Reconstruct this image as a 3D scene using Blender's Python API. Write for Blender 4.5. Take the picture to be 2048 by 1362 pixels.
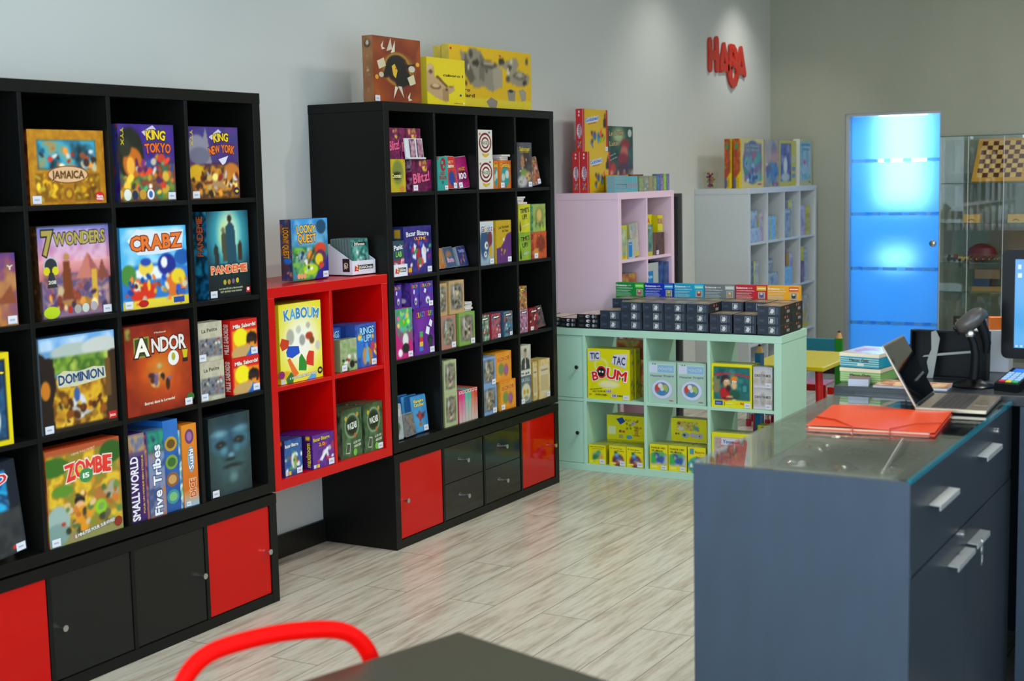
import bpy, math, random
import numpy as np
from mathutils import Vector, Matrix
sc = bpy.context.scene
for o in list(bpy.data.objects): bpy.data.objects.remove(o)

# ------------------------------------------------------------------ camera
cam_d = bpy.data.cameras.new('camera'); cam = bpy.data.objects.new('camera', cam_d); sc.collection.objects.link(cam)
_yaw, _pitch, _roll = .5248, .1166, -.0216
_f = Vector((-math.sin(_yaw)*math.cos(_pitch), math.cos(_yaw)*math.cos(_pitch), -math.sin(_pitch)))
_r = Vector((math.cos(_yaw), math.sin(_yaw), 0)); _u = _r.cross(_f)
_r2 = _r*math.cos(_roll)+_u*math.sin(_roll); _u2 = -_r*math.sin(_roll)+_u*math.cos(_roll)
_m = Matrix((_r2, _u2, -_f)).transposed().to_4x4(); _m.translation = Vector((3.7456, -4.0053, 1.5723))
cam.matrix_world = _m
cam_d.sensor_width = 36; cam_d.lens = 36*2803.43/2048; cam_d.clip_start = .05
cam_d.dof.use_dof = True; cam_d.dof.focus_distance = 5.9; cam_d.dof.aperture_fstop = 4.0
sc.camera = cam
# ------------------------------------------------------------------ light
sc.view_settings.view_transform = 'Standard'; sc.view_settings.look = 'None'; sc.view_settings.gamma = 1
sc.view_settings.exposure = 0.0; sc.view_settings.use_curve_mapping = False
w = bpy.data.worlds.new('sky'); sc.world = w; w.use_nodes = True
bg = w.node_tree.nodes['Background']; bg.inputs[0].default_value = (.5, .7, 1, 1); bg.inputs[1].default_value = 1.2

def area(name, loc, aim, sx, sy, power, col, spread=180):
    l = bpy.data.lights.new(name, 'AREA'); l.shape = 'RECTANGLE'; l.size = sx; l.size_y = sy; l.energy = power; l.color = col
    l.spread = math.radians(spread)
    o = bpy.data.objects.new(name, l); o.location = loc
    o.rotation_euler = (Vector(aim)-Vector(loc)).to_track_quat('-Z', 'Y').to_euler(); sc.collection.objects.link(o); return o
area('daylight_shop_window', (2.9, -6.35, 1.6), (2.4, 0, 1.4), 4.6, 2.3, 190, (.72, .86, 1.0))
area('daylight_side_window', (5.42, -2.6, 1.75), (0, -.4, 1.3), 3.0, 1.9, 80, (.66, .84, 1.0))

# ------------------------------------------------------------------ helpers
def hx(c):
    if not isinstance(c, str): return np.array(c, float)
    c = c.lstrip('#')
    if len(c) == 3: c = ''.join(a*2 for a in c)
    return np.array([int(c[i:i+2], 16)/255 for i in (0, 2, 4)])
def lin(c):
    c = np.asarray(c, float); return np.where(c <= .04045, c/12.92, ((c+.055)/1.055)**2.4)
def L4(c): return tuple(float(x) for x in lin(hx(c)))+(1.0,)

def mat(name, col='#888', rough=.5, metal=0, spec=.5, noise=0, scale=8, coat=0, bump=0, bscale=60, stretch=None, emis=0):
    m = bpy.data.materials.new(name); m.use_nodes = True; nt = m.node_tree; b = nt.nodes['Principled BSDF']
    b.inputs['Roughness'].default_value = rough; b.inputs['Metallic'].default_value = metal
    b.inputs['Specular IOR Level'].default_value = spec; b.inputs['Coat Weight'].default_value = coat
    b.inputs['Coat Roughness'].default_value = .05
    c = L4(col); b.inputs['Base Color'].default_value = c
    tc = nt.nodes.new('ShaderNodeTexCoord'); mp = nt.nodes.new('ShaderNodeMapping'); nt.links.new(tc.outputs['Object'], mp.inputs[0])
    if stretch: mp.inputs['Scale'].default_value = stretch
    n = nt.nodes.new('ShaderNodeTexNoise'); n.inputs['Scale'].default_value = scale; n.inputs['Detail'].default_value = 5
    nt.links.new(mp.outputs[0], n.inputs['Vector'])
    mx = nt.nodes.new('ShaderNodeMix'); mx.data_type = 'RGBA'; nt.links.new(n.outputs['Fac'], mx.inputs['Factor'])
    k = max(noise, .02)
    mx.inputs[6].default_value = tuple(x*(1-k) for x in c[:3])+(1,); mx.inputs[7].default_value = tuple(min(1, x*(1+k)) for x in c[:3])+(1,)
    nt.links.new(mx.outputs[2], b.inputs['Base Color'])
    if bump:
        n2 = nt.nodes.new('ShaderNodeTexNoise'); n2.inputs['Scale'].default_value = bscale; n2.inputs['Detail'].default_value = 4
        nt.links.new(mp.outputs[0], n2.inputs['Vector']); bp = nt.nodes.new('ShaderNodeBump'); bp.inputs['Strength'].default_value = bump
        bp.inputs['Distance'].default_value = .003; nt.links.new(n2.outputs['Fac'], bp.inputs['Height']); nt.links.new(bp.outputs[0], b.inputs['Normal'])
    if emis:
        nt.links.new(mx.outputs[2], b.inputs['Emission Color']); b.inputs['Emission Strength'].default_value = emis
    return m
def glassmat(name, col=(.86, .95, .92), tint=.93, rough=0.0, spec=1.5):
    m = bpy.data.materials.new(name); m.use_nodes = True; nt = m.node_tree; nt.nodes.clear()
    out = nt.nodes.new('ShaderNodeOutputMaterial'); mix = nt.nodes.new('ShaderNodeMixShader')
    tr = nt.nodes.new('ShaderNodeBsdfTransparent'); tr.inputs[0].default_value = (col[0]*tint, col[1]*tint, col[2]*tint, 1)
    gl = nt.nodes.new('ShaderNodeBsdfGlossy'); gl.inputs['Roughness'].default_value = rough; gl.inputs['Color'].default_value = (1, 1, 1, 1)
    lw = nt.nodes.new('ShaderNodeLayerWeight'); lw.inputs['Blend'].default_value = .5
    pw = nt.nodes.new('ShaderNodeMath'); pw.operation = 'POWER'; pw.inputs[1].default_value = 4.0; nt.links.new(lw.outputs['Facing'], pw.inputs[0])
    fr = nt.nodes.new('ShaderNodeMath'); fr.operation = 'MULTIPLY_ADD'; fr.inputs[1].default_value = .9; fr.inputs[2].default_value = (spec-1)**2/(spec+1)**2; nt.links.new(pw.outputs[0], fr.inputs[0])
    nt.links.new(fr.outputs[0], mix.inputs[0]); nt.links.new(tr.outputs[0], mix.inputs[1]); nt.links.new(gl.outputs[0], mix.inputs[2])
    nt.links.new(mix.outputs[0], out.inputs[0]); return m
def cardmat(name, rough, coat):
    m = bpy.data.materials.new(name); m.use_nodes = True; nt = m.node_tree; b = nt.nodes['Principled BSDF']
    a = nt.nodes.new('ShaderNodeAttribute'); a.attribute_name = 'print'; nt.links.new(a.outputs['Color'], b.inputs['Base Color'])
    b.inputs['Roughness'].default_value = rough; b.inputs['Coat Weight'].default_value = coat; b.inputs['Coat Roughness'].default_value = .12
    b.inputs['Specular IOR Level'].default_value = .4
    return m
M = {}
M['card'] = cardmat('printed_card', .38, .12)
M['tinp'] = cardmat('printed_tin', .22, .5)
M['paper'] = cardmat('printed_paper', .7, 0)
M['black'] = mat('black_brown_foil', '#0f100e', .36, noise=.12, scale=40, spec=.22)
M['gblack'] = mat('gloss_black_front', '#141613', .1, noise=.05, spec=.5, coat=.1)
M['sblack'] = mat('satin_black_front', '#1a1b18', .3, noise=.08, spec=.25)
M['red'] = mat('red_lacquer', '#c40303', .28, noise=.04, spec=.4)
M['gred'] = mat('red_gloss_front', '#c00400', .07, noise=.03, scale=3, spec=.3, coat=.0)
M['mint'] = mat('mint_foil', '#b4dfc8', .38, noise=.03, spec=.4)
M['pink'] = mat('pink_foil', '#e8c9d9', .45, noise=.02, spec=.35)
M['white'] = mat('white_foil', '#c9cecd', .4, noise=.02, spec=.4)
M['steel'] = mat('brushed_steel', '#c8c8c4', .25, metal=1, noise=.05, scale=90)
M['alu'] = mat('grey_metal', '#b9bab5', .4, metal=.6, noise=.05)
M['plaster'] = mat('white_painted_plaster', '#cccfca', .62, noise=.03, scale=1.6, bump=.12, bscale=9, spec=.3)
M['concrete'] = mat('grey_green_render', '#9fa190', .75, noise=.09, scale=3, bump=.35, bscale=34, stretch=(1, 1, .35), spec=.25)
M['ceil'] = mat('white_ceiling', '#dcdcd8', .8)
M['skirt'] = mat('black_skirting', '#15140f', .4)
M['blueblack'] = mat('charcoal_laminate', '#34414f', .5, noise=.16, scale=5, spec=.35, stretch=(4, 4, 1), bump=.06)
M['darkfront'] = mat('dark_satin_drawer_front', '#24282b', .3, noise=.08, spec=.5)
M['tabletop'] = mat('dark_brown_table_top', '#3c3a2c', .28, noise=.05, spec=.5)
M['chair'] = mat('bright_red_plastic', '#df0500', .5, noise=.02, spec=.08)
M['plastic'] = mat('black_plastic', '#0d0e0f', .42, noise=.06, spec=.12)
M['gplastic'] = mat('glossy_black_plastic', '#08090a', .25, noise=.05, spec=.12)
M['orange'] = mat('orange_translucent_plastic', '#f04604', .28, noise=.03, spec=.5)
M['dorange'] = mat('dark_orange_elastic', '#b8300a', .5)
M['glass'] = glassmat('clear_glass', (.95, .98, .96), .98)
M['gglass'] = mat('green_glass_edge', '#3c5f5a', .12); M['tealedge'] = mat('teal_glass_edge', '#0c6674', .1)
M['cglass'] = glassmat('cabinet_glass', (.97, .995, .985), .985, spec=1.4)
M['whitep'] = mat('white_plastic', '#d8dade', .35)
M['grey'] = mat('grey_board', '#8e8f8a', .6)
M['signred'] = mat('red_lacquered_letters', '#c01e08', .25, noise=.03, coat=.4)
M['wood'] = mat('light_wood', '#d3a860', .5, noise=.12, scale=20)

class MB:
    """collects coloured polygons, then becomes one mesh"""
    def __init__(s): s.v = []; s.f = []; s.c = []; s.n = 0
    def add(s, vs, fs, cols):
        s.v.append(np.asarray(vs, float).reshape(-1, 3)); k = len(s.v[-1])
        c = np.asarray(cols, float)
        if c.ndim == 1: c = np.tile(c, (k, 1))
        s.c.append(c); s.f += [[i+s.n for i in f] for f in fs]; s.n += k
    def poly(s, vs, col): s.add(vs, [list(range(len(vs)))], hx(col))
    def box(s, x0, y0, z0, x1, y1, z1, col='#888', skip=''):
        vs = [(x0, y0, z0), (x1, y0, z0), (x1, y1, z0), (x0, y1, z0), (x0, y0, z1), (x1, y0, z1), (x1, y1, z1), (x0, y1, z1)]
        fs = {'b': [0, 3, 2, 1], 't': [4, 5, 6, 7], 'f': [0, 1, 5, 4], 'r': [1, 2, 6, 5], 'k': [2, 3, 7, 6], 'l': [3, 0, 4, 7]}
        s.add(vs, [f for k, f in fs.items() if k not in skip], hx(col))
    def prism(s, pts, a, b, ax='y', col='#888'):
        """2D outline (p,q) extruded a..b along axis"""
        n = len(pts)
        mk = {'y': lambda p, t: (p[0], t, p[1]), 'x': lambda p, t: (t, p[0], p[1]), 'z': lambda p, t: (p[0], p[1], t)}[ax]
        vs = [mk(p, a) for p in pts]+[mk(p, b) for p in pts]
        s.add(vs, [list(range(n))[::-1], [n+i for i in range(n)]]+[[i, (i+1) % n, n+(i+1) % n, n+i] for i in range(n)], hx(col))
    def tube(s, pts, r, n=10, col='#888', closed=False, sq=None):
        pts = [Vector(p) for p in pts]; N = len(pts); rs = r if isinstance(r, (list, tuple)) else [r]*N
        vs = []; up = Vector((0, 0, 1)); prev = None
        for i, p in enumerate(pts):
            a = pts[(i-1) % N] if (closed or i > 0) else p; b = pts[(i+1) % N] if (closed or i < N-1) else p
            t = (b-a).normalized()
            if prev is None: x = t.orthogonal().normalized() if abs(t.dot(up)) > .99 else t.cross(up).normalized()
            else: x = (prev-t*prev.dot(t)).normalized()
            prev = x; y = t.cross(x)
            for k in range(n):
                an = 2*math.pi*k/n; q = p+(x*math.cos(an)*(sq or 1)+y*math.sin(an))*rs[i]; vs.append(tuple(q))
        fs = []
        for i in range(N if closed else N-1):
            j = (i+1) % N
            for k in range(n): fs.append([i*n+k, i*n+(k+1) % n, j*n+(k+1) % n, j*n+k])
        if not closed: fs += [list(range(n))[::-1], [(N-1)*n+k for k in range(n)]]
        s.add(vs, fs, hx(col))
    def lathe(s, prof, c=(0, 0, 0), ax='z', n=16, col='#888'):
        vs = []; cx, cy, cz = c
        for r, h in prof:
            for k in range(n):
                a = 2*math.pi*k/n; p, q = r*math.cos(a), r*math.sin(a)
                vs.append({'z': (cx+p, cy+q, cz+h), 'x': (cx+h, cy+p, cz+q), 'y': (cx+p, cy+h, cz+q)}[ax])
        N = len(prof); fs = [[i*n+k, i*n+(k+1) % n, (i+1)*n+(k+1) % n, (i+1)*n+k] for i in range(N-1) for k in range(n)]
        fs += [list(range(n))[::-1], [(N-1)*n+k for k in range(n)]]; s.add(vs, fs, hx(col))
    def mesh(s, name, m, smooth=False):
        me = bpy.data.meshes.new(name); V = np.concatenate(s.v)
        me.from_pydata(V.tolist(), [], s.f)
        C = np.concatenate(s.c); C = np.concatenate([lin(C), np.ones((len(C), 1))], 1).astype(np.float32)
        at = me.color_attributes.new('print', 'FLOAT_COLOR', 'POINT'); at.data.foreach_set('color', C.ravel())
        me.materials.append(m if not isinstance(m, str) else M[m])
        if smooth:
            me.polygons.foreach_set('use_smooth', [True]*len(me.polygons))
            try: me.set_sharp_from_angle(angle=math.radians(35))
            except Exception: pass
        me.update(); return me

def link(o, parent=None):
    sc.collection.objects.link(o)
    if parent is not None: o.parent = parent
    return o
def ob(name, mb, m, parent=None, loc=None, smooth=False, label=None):
    me = mb.mesh(name, m, smooth) if isinstance(mb, MB) else mb
    o = link(bpy.data.objects.new(name, me), parent)
    if loc: o.location = loc
    if label: o['label'] = label
    return o
def tag(o, label, cat, group=None, kind=None):
    if kind: o['kind'] = kind
    o['label'] = label; o['category'] = cat
    if group: o['group'] = group
    return o
def thing(name, label, cat, loc=(0, 0, 0), rot=(0, 0, 0), group=None):
    o = link(bpy.data.objects.new(name, None)); o.empty_display_size = .05
    o.location = loc; o.rotation_euler = rot; return tag(o, label, cat, group)
def struct(name, mb, m, smooth=False):
    o = ob(name, mb, m, smooth=smooth); o['kind'] = 'structure'; return o
def bx(name, m, x0, y0, z0, x1, y1, z1, parent=None, bevel=0, label=None):
    b = MB(); cx, cy, cz = (x0+x1)/2, (y0+y1)/2, z0
    b.box(x0-cx, y0-cy, 0, x1-cx, y1-cy, z1-z0); o = ob(name, b, m, parent, (cx, cy, cz), label=label)
    if bevel:
        md = o.modifiers.new('bevel', 'BEVEL'); md.width = bevel; md.segments = 2; md.limit_method = 'ANGLE'
    return o

# ------------------------------------------------------------------ lettering
_gl = {}
def glyph(ch, off):
    k = (ch, off)
    if k not in _gl:
        cu = bpy.data.curves.new('g', 'FONT'); cu.body = ch; cu.offset = off; cu.resolution_u = 2; cu.size = 1
        o = bpy.data.objects.new('g', cu); sc.collection.objects.link(o)
        me = o.evaluated_get(bpy.context.evaluated_depsgraph_get()).to_mesh()
        v = np.array([(p.co.x, p.co.y) for p in me.vertices]).reshape(-1, 2); f = [list(p.vertices) for p in me.polygons]
        o.to_mesh_clear(); bpy.data.objects.remove(o); bpy.data.curves.remove(cu)
        _gl[k] = (v, f)
    return _gl[k]
def thick(ch, off):
    """bold glyph; the notches of M, W and N break when slightly emboldened, so those are doubled sideways instead"""
    if ch in 'MWNmw' and off < .04:
        v, f = glyph(ch, 0.0); n = len(v)
        return np.concatenate([v-[off*.9, 0], v+[off*.9, 0]]), f+[[i+n for i in q] for q in f]
    return glyph(ch, off)
def letters(s, off):
    x = 0; out = []
    for ch in s:
        if ch == ' ': x += .32; continue
        v0, _ = glyph(ch, 0.0)
        if not len(v0): continue
        mn, mxx = v0[:, 0].min(), v0[:, 0].max(); v, f = thick(ch, off)
        out.append((v-np.array([mn, 0])+np.array([x, 0]), f, x+(mxx-mn)/2)); x += (mxx-mn)+.085
    return out, max(x-.085, .1)
def text(mb, F, s, cx, cy, w, h, col, outline=None, rot=0, arc=0, off=.03, lay=3, shear=0):
    """lettering fitted to width w (cap height h), centre cx,cy in metres; F maps (u,v,layer)->3D; arc in radians bends it"""
    for o_, c_, l_ in ([(.085, outline, lay)] if outline else [])+[(off, col, lay+1)]:
        gl, W = letters(s, o_)
        kx = w/W; ky = h/.7
        for gi, (v, f, gx) in enumerate(gl):
            p = np.stack([(v[:, 0]-W/2)*kx+v[:, 1]*ky*shear, (v[:, 1]-.35)*ky], 1)
            if arc:
                R = w/arc; th = p[:, 0]/R; rr = R+p[:, 1]
                p = np.stack([np.sin(th)*rr, np.cos(th)*rr-R], 1)
            if rot:
                c, q = math.cos(rot), math.sin(rot); p = np.stack([p[:, 0]*c-p[:, 1]*q, p[:, 0]*q+p[:, 1]*c], 1)
            cc = c_[gi % len(c_)] if isinstance(c_, (list, tuple)) and isinstance(c_[0], str) else c_
            lay_ = np.full(len(p), l_+(gi % 2)*.4)
            if len(p) and s.replace(' ', '')[gi] in 'MWNmw' and o_ < .04: lay_[len(p)//2:] += .22
            mb.add([F(a+cx, b+cy, q) for (a, b), q in zip(p, lay_)], f, hx(cc))

# ------------------------------------------------------------------ printed art
def vnoise(ny, nx, scale, rng, octv=3):
    out = np.zeros((ny, nx)); tot = 0
    for o_ in range(octv):
        k = scale*2**o_; gx = max(2, int(k*nx/max(nx, ny))+2); gy = max(2, int(k*ny/max(nx, ny))+2)
        g = rng.random((gy, gx)); yy = np.linspace(0, gy-1.001, ny); xx = np.linspace(0, gx-1.001, nx)
        y0 = yy.astype(int); x0 = xx.astype(int); fy = (yy-y0)[:, None]; fx = (xx-x0)[None]
        fy = fy*fy*(3-2*fy); fx = fx*fx*(3-2*fx)
        v = (g[y0][:, x0]*(1-fy)*(1-fx)+g[y0+1][:, x0]*fy*(1-fx)+g[y0][:, x0+1]*(1-fy)*fx+g[y0+1][:, x0+1]*fy*fx)
        out += v/2**o_; tot += 1/2**o_
    out /= tot; return (out-out.min())/(np.ptp(out)+1e-6)
def paint(ops, w, h, cell, seed=0):
    nx = int(min(112, max(3, w/cell))); ny = int(min(112, max(3, h/cell)))
    A = np.zeros((ny, nx, 3))+.5; X = (np.arange(nx)+.5)/nx; Y = (np.arange(ny)+.5)/ny; X, Y = np.meshgrid(X, Y); asp = h/w
    for op in ops:
        k = op[0]
        if k == 'F': A[:] = hx(op[1])
        elif k == 'G': A[:] = hx(op[2])*(1-Y[..., None])+hx(op[1])*Y[..., None]
        elif k == 'B':     # vertical gradient band v0..v1
            t = np.clip((Y-op[1])/(op[2]-op[1]), 0, 1)[..., None]; m = ((Y >= op[1]) & (Y <= op[2]))[..., None]
            A = np.where(m, hx(op[3])*(1-t)+hx(op[4])*t, A)
        elif k == 'N':     # seed, scale, palette, alpha, (region)
            rng = np.random.default_rng(op[1]+7); n = vnoise(ny, nx, op[2], rng); pal = np.array([hx(c) for c in op[3]])
            t = np.clip((n-.12)/.76, 0, .9999)*(len(pal)-1); i = t.astype(int); fr = (t-i)[..., None]
            i2 = np.minimum(i+1, len(pal)-1); c = pal[i]*(1-fr)+pal[i2]*fr
            al = (op[4] if len(op) > 4 else 1.0)*np.ones((ny, nx, 1))
            if len(op) > 5:
                x0, y0, x1, y1 = op[5]; sft = .03
                mm = np.clip((X-x0)/sft, 0, 1)*np.clip((x1-X)/sft, 0, 1)*np.clip((Y-y0)/sft, 0, 1)*np.clip((y1-Y)/sft, 0, 1); al = al*mm[..., None]
            A = A*(1-al)+c*al
        elif k == 'E':     # cx cy rx ry col soft
            d = np.sqrt(((X-op[1])/op[3])**2+((Y-op[2])/op[4])**2); s = op[6]*.8 if len(op) > 6 else .08
            al = np.clip((1+s-d)/(2*s), 0, 1)[..., None]; A = A*(1-al)+hx(op[5])*al
        elif k == 'R':
            m = ((X >= op[1]) & (X <= op[3]) & (Y >= op[2]) & (Y <= op[4]))[..., None]; A = np.where(m, hx(op[5]), A)
        elif k == 'P':
            pts = op[1]; m = np.zeros((ny, nx), bool); n = len(pts)
            for i in range(n):
                (xa, ya), (xb, yb) = pts[i], pts[(i+1) % n]
                if ya == yb: continue
                c = ((Y >= min(ya, yb)) & (Y < max(ya, yb))) & (X < xa+(Y-ya)*(xb-xa)/(yb-ya)); m ^= c
            A = np.where(m[..., None], hx(op[2]), A)
        elif k == 'S':     # seed n x0 y0 x1 y1 size palette
            rg = random.Random(op[1])
            for _ in range(op[2]):
                cx = rg.uniform(op[3], op[5]); cy = rg.uniform(op[4], op[6]); rx = op[7]*rg.uniform(.4, 1.2); ry = op[7]*rg.uniform(.5, 1.5)/asp
                an = rg.uniform(0, 3.1); dx = X-cx; dy = (Y-cy); u = dx*math.cos(an)+dy*asp*math.sin(an); v = -dx*math.sin(an)+dy*asp*math.cos(an)
                d = np.sqrt((u/rx)**2+(v/(ry*asp))**2); al = np.clip((1.12-d)/.22, 0, 1)[..., None]; c = hx(rg.choice(op[8]))*rg.uniform(.75, 1.2)
                A = A*(1-al)+np.clip(c, 0, 1)*al
    return A
VEC = 'Tepr'
def face(mb, O, U, V, N, w, h, ops, cell=.0038, lay0=0):
    O, U, V, N = (np.array(a, float) for a in (O, U, V, N))
    ras = [o for o in ops if o[0] not in VEC]
    F = lambda u, v, l: O+U*u+V*v+N*(l*.00016+lay0)
    if len(ras) <= 1 and (not ras or ras[0][0] == 'F'):
        mb.poly([F(0, 0, 0), F(w, 0, 0), F(w, h, 0), F(0, h, 0)], ras[0][1] if ras else '#888')
    else:
        A = paint(ras, w, h, cell); ny, nx = A.shape[:2]
        A = np.pad(A, ((0, 1), (0, 1), (0, 0)), 'edge'); A2 = A.copy(); A2[1:, 1:] = (A[1:, 1:]+A[:-1, 1:]+A[1:, :-1]+A[:-1, :-1])/4
        xs = np.linspace(0, w, nx+1); ys = np.linspace(0, h, ny+1); XX, YY = np.meshgrid(xs, ys)
        P = O+U*XX[..., None]+V*YY[..., None]+N*lay0
        idx = np.arange((nx+1)*(ny+1)).reshape(ny+1, nx+1)
        q = np.stack([idx[:-1, :-1], idx[:-1, 1:], idx[1:, 1:], idx[1:, :-1]], -1).reshape(-1, 4)
        mb.add(P.reshape(-1, 3), q.tolist(), A2.reshape(-1, 3))
    l = 1
    for o in ops:
        if o[0] == 'T':
            a = list(o[1:])+[None]*9; s, cx, cy, tw, th, col = a[:6]; outl, rot, arc = a[6], a[7] or 0, a[8] or 0
            lw_, lh_ = (h, w) if abs(abs(rot)-1.57) < .01 else (w, h)      # upright lettering: length along the height
            text(mb, F, s, cx*w, cy*h, tw*lw_, th*lh_, col, outl, rot, arc, lay=l); l += 1.8
        elif o[0] == 'e':
            _, cx, cy, rx, ry, col = o[:6]
            mb.poly([F((cx+rx*math.cos(t))*w, (cy+ry*math.sin(t))*h, l) for t in np.linspace(0, 2*math.pi, 28, endpoint=False)], col); l += .3
        elif o[0] == 'p': mb.poly([F(x*w, y*h, l) for x, y in o[1]], o[2]); l += .3
        elif o[0] == 'r':
            _, x0, y0, x1, y1, col = o; mb.poly([F(x0*w, y0*h, l), F(x1*w, y0*h, l), F(x1*w, y1*h, l), F(x0*w, y1*h, l)], col); l += .3

D = {}     # printed designs: f = front ops, s = side ops, c = plain colour of the other sides, t = top ops
def design(k, c, f, s=None, t=None): D[k] = dict(c=c, f=f, s=s or [('F', c)], t=t or [('F', c)])

def carton(mb, key, w, h, d, cell=.0038):
    g = D[key]; c = g['c']
    face(mb, (0, 0, 0), (1, 0, 0), (0, 0, 1), (0, -1, 0), w, h, g['f'], cell)
    face(mb, (0, d, 0), (0, -1, 0), (0, 0, 1), (-1, 0, 0), d, h, g['s'], cell)
    face(mb, (w, 0, 0), (0, 1, 0), (0, 0, 1), (1, 0, 0), d, h, g['s'], cell)
    face(mb, (0, 0, h), (1, 0, 0), (0, 1, 0), (0, 0, 1), w, d, g['t'], cell)
    mb.poly([(0, 0, 0), (0, d, 0), (w, d, 0), (w, 0, 0)], c); mb.poly([(w, d, 0), (0, d, 0), (0, d, h), (w, d, h)], c)
_mc = {}
def sticker_mesh(sw=.034, sh=.024):
    k = ('st', sw)
    if k not in _mc:
        mb = MB(); mb.box(0, -.0007, 0, sw, 0, sh, '#d9dce4')
        for i in range(4): mb.poly([((.22+i*.14)*sw+a*sw*.09, -.0009, (.38+b*.22)*sh) for a, b in ((0, 0), (1, 0), (1, 1), (0, 1))], '#8b8f9c')
        _mc[k] = mb.mesh('price_sticker', 'paper')
    return _mc[k]
def game(key, w, h, d, loc, face_='+x', label='', cat='board game', group=None, st=None, yaw=0, roll=0, lean=0, name='board_game_box', cell=.0038, part='carton', m='card', ss=.034):
    rz = math.pi/2 if face_ == '+x' else 0
    if st and ss > w*.32: ss = w*.3
    t = thing(name, label, cat, loc, (-lean, roll, rz+yaw), group)
    k = (key, round(w, 3), round(h, 3), round(d, 3))
    if k not in _mc:
        mb = MB(); carton(mb, key, w, h, d, cell); _mc[k] = mb.mesh(part, m)
    ob(part, _mc[k], m, t)
    if st:
        sx = .006 if st == 'l' else w-ss-.006
        ob('price_sticker', sticker_mesh(ss, ss*.7), 'paper', t, (sx, -.0024, .004))
    return t

# ------------------------------------------------------------------ the room
def floor_mat():
    m = bpy.data.materials.new('whitewashed_planks'); m.use_nodes = True; nt = m.node_tree; b = nt.nodes['Principled BSDF']; N = nt.nodes.new; K = nt.links.new
    tc = N('ShaderNodeTexCoord'); mp = N('ShaderNodeMapping'); mp.inputs['Rotation'].default_value = (0, 0, math.pi/2); mp.inputs['Location'].default_value = (.3, .02, 0)
    K(tc.outputs['Object'], mp.inputs[0])
    br = N('ShaderNodeTexBrick'); br.inputs['Scale'].default_value = 1; br.inputs['Brick Width'].default_value = 1.28; br.inputs['Row Height'].default_value = .196
    br.inputs['Mortar Size'].default_value = .0016; br.inputs['Mortar Smooth'].default_value = .3; br.offset = .37
    br.inputs['Color1'].default_value = (0, 0, 0, 1); br.inputs['Color2'].default_value = (1, 1, 1, 1); br.inputs['Mortar'].default_value = (.5, .5, .5, 1)
    K(mp.outputs[0], br.inputs['Vector'])
    m2 = N('ShaderNodeMapping'); m2.inputs['Scale'].default_value = (4.2, .42, 1); K(tc.outputs['Object'], m2.inputs[0])
    vv = N('ShaderNodeVectorMath'); vv.operation = 'MULTIPLY_ADD'; vv.inputs[1].default_value = (7, 3, 0)
    K(br.outputs['Color'], vv.inputs[0]); K(m2.outputs[0], vv.inputs[2])
    n1 = N('ShaderNodeTexNoise'); n1.inputs['Scale'].default_value = 6; n1.inputs['Detail'].default_value = 9; n1.inputs['Roughness'].default_value = .62; n1.inputs['Distortion'].default_value = .25
    K(vv.outputs[0], n1.inputs['Vector'])
    cr = N('ShaderNodeValToRGB'); e = cr.color_ramp.elements; e[0].position = .3; e[0].color = L4('#a39987'); e[1].position = .56; e[1].color = L4('#c8c4b4')
    x = cr.color_ramp.elements.new(.44); x.color = L4('#bcb5a4')
    K(n1.outputs['Fac'], cr.inputs[0])
    m3 = N('ShaderNodeMapping'); m3.inputs['Scale'].default_value = (9, .8, 1); K(tc.outputs['Object'], m3.inputs[0])
    n2 = N('ShaderNodeTexNoise'); n2.inputs['Scale'].default_value = 5; n2.inputs['Detail'].default_value = 7; n2.inputs['Roughness'].default_value = .7; K(m3.outputs[0], n2.inputs['Vector'])
    c2 = N('ShaderNodeValToRGB'); c2.color_ramp.elements[0].position = .36; c2.color_ramp.elements[0].color = (.74, .71, .66, 1); c2.color_ramp.elements[1].position = .52; c2.color_ramp.elements[1].color = (1, 1, 1, 1)
    K(n2.outputs['Fac'], c2.inputs[0])
    mu = N('ShaderNodeMix'); mu.data_type = 'RGBA'; mu.blend_type = 'MULTIPLY'; mu.inputs[0].default_value = .75; K(cr.outputs[0], mu.inputs[6]); K(c2.outputs[0], mu.inputs[7])
    jn = N('ShaderNodeMix'); jn.data_type = 'RGBA'; K(br.outputs['Fac'], jn.inputs[0]); K(mu.outputs[2], jn.inputs[6]); jn.inputs[7].default_value = L4('#6b6355')
    K(jn.outputs[2], b.inputs['Base Color']); b.inputs['Roughness'].default_value = .23; b.inputs['Specular IOR Level'].default_value = .5
    bp = N('ShaderNodeBump'); bp.inputs['Strength'].default_value = .12; bp.inputs['Distance'].default_value = .002; K(n1.outputs['Fac'], bp.inputs['Height']); K(bp.outputs[0], b.inputs['Normal'])
    return m
M['floor'] = floor_mat()
XR, YF, YB, H = 5.6, -6.6, 6.54, 3.2
def slab(name, m, x0, y0, z0, x1, y1, z1):
    b = MB(); b.box(x0, y0, z0, x1, y1, z1); return struct(name, b, m)
slab('floor', 'floor', -.15, YF-.15, -.1, XR+.15, YB+2.2, 0)
slab('ceiling', 'ceil', -.15, YF-.15, H, XR+.15, YB+.2, H+.12)
slab('wall_left', 'plaster', -.15, YF-.15, 0, 0, YB+.2, H)
# back wall with the door opening
DX0, DX1, DH = .589, 1.297, 1.985
b = MB(); b.box(0, YB, 0, DX0, YB+.2, H); b.box(DX0, YB, DH, DX1, YB+.2, H); b.box(DX1, YB, 0, XR, YB+.2, H); struct('wall_back', b, 'concrete')
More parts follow.
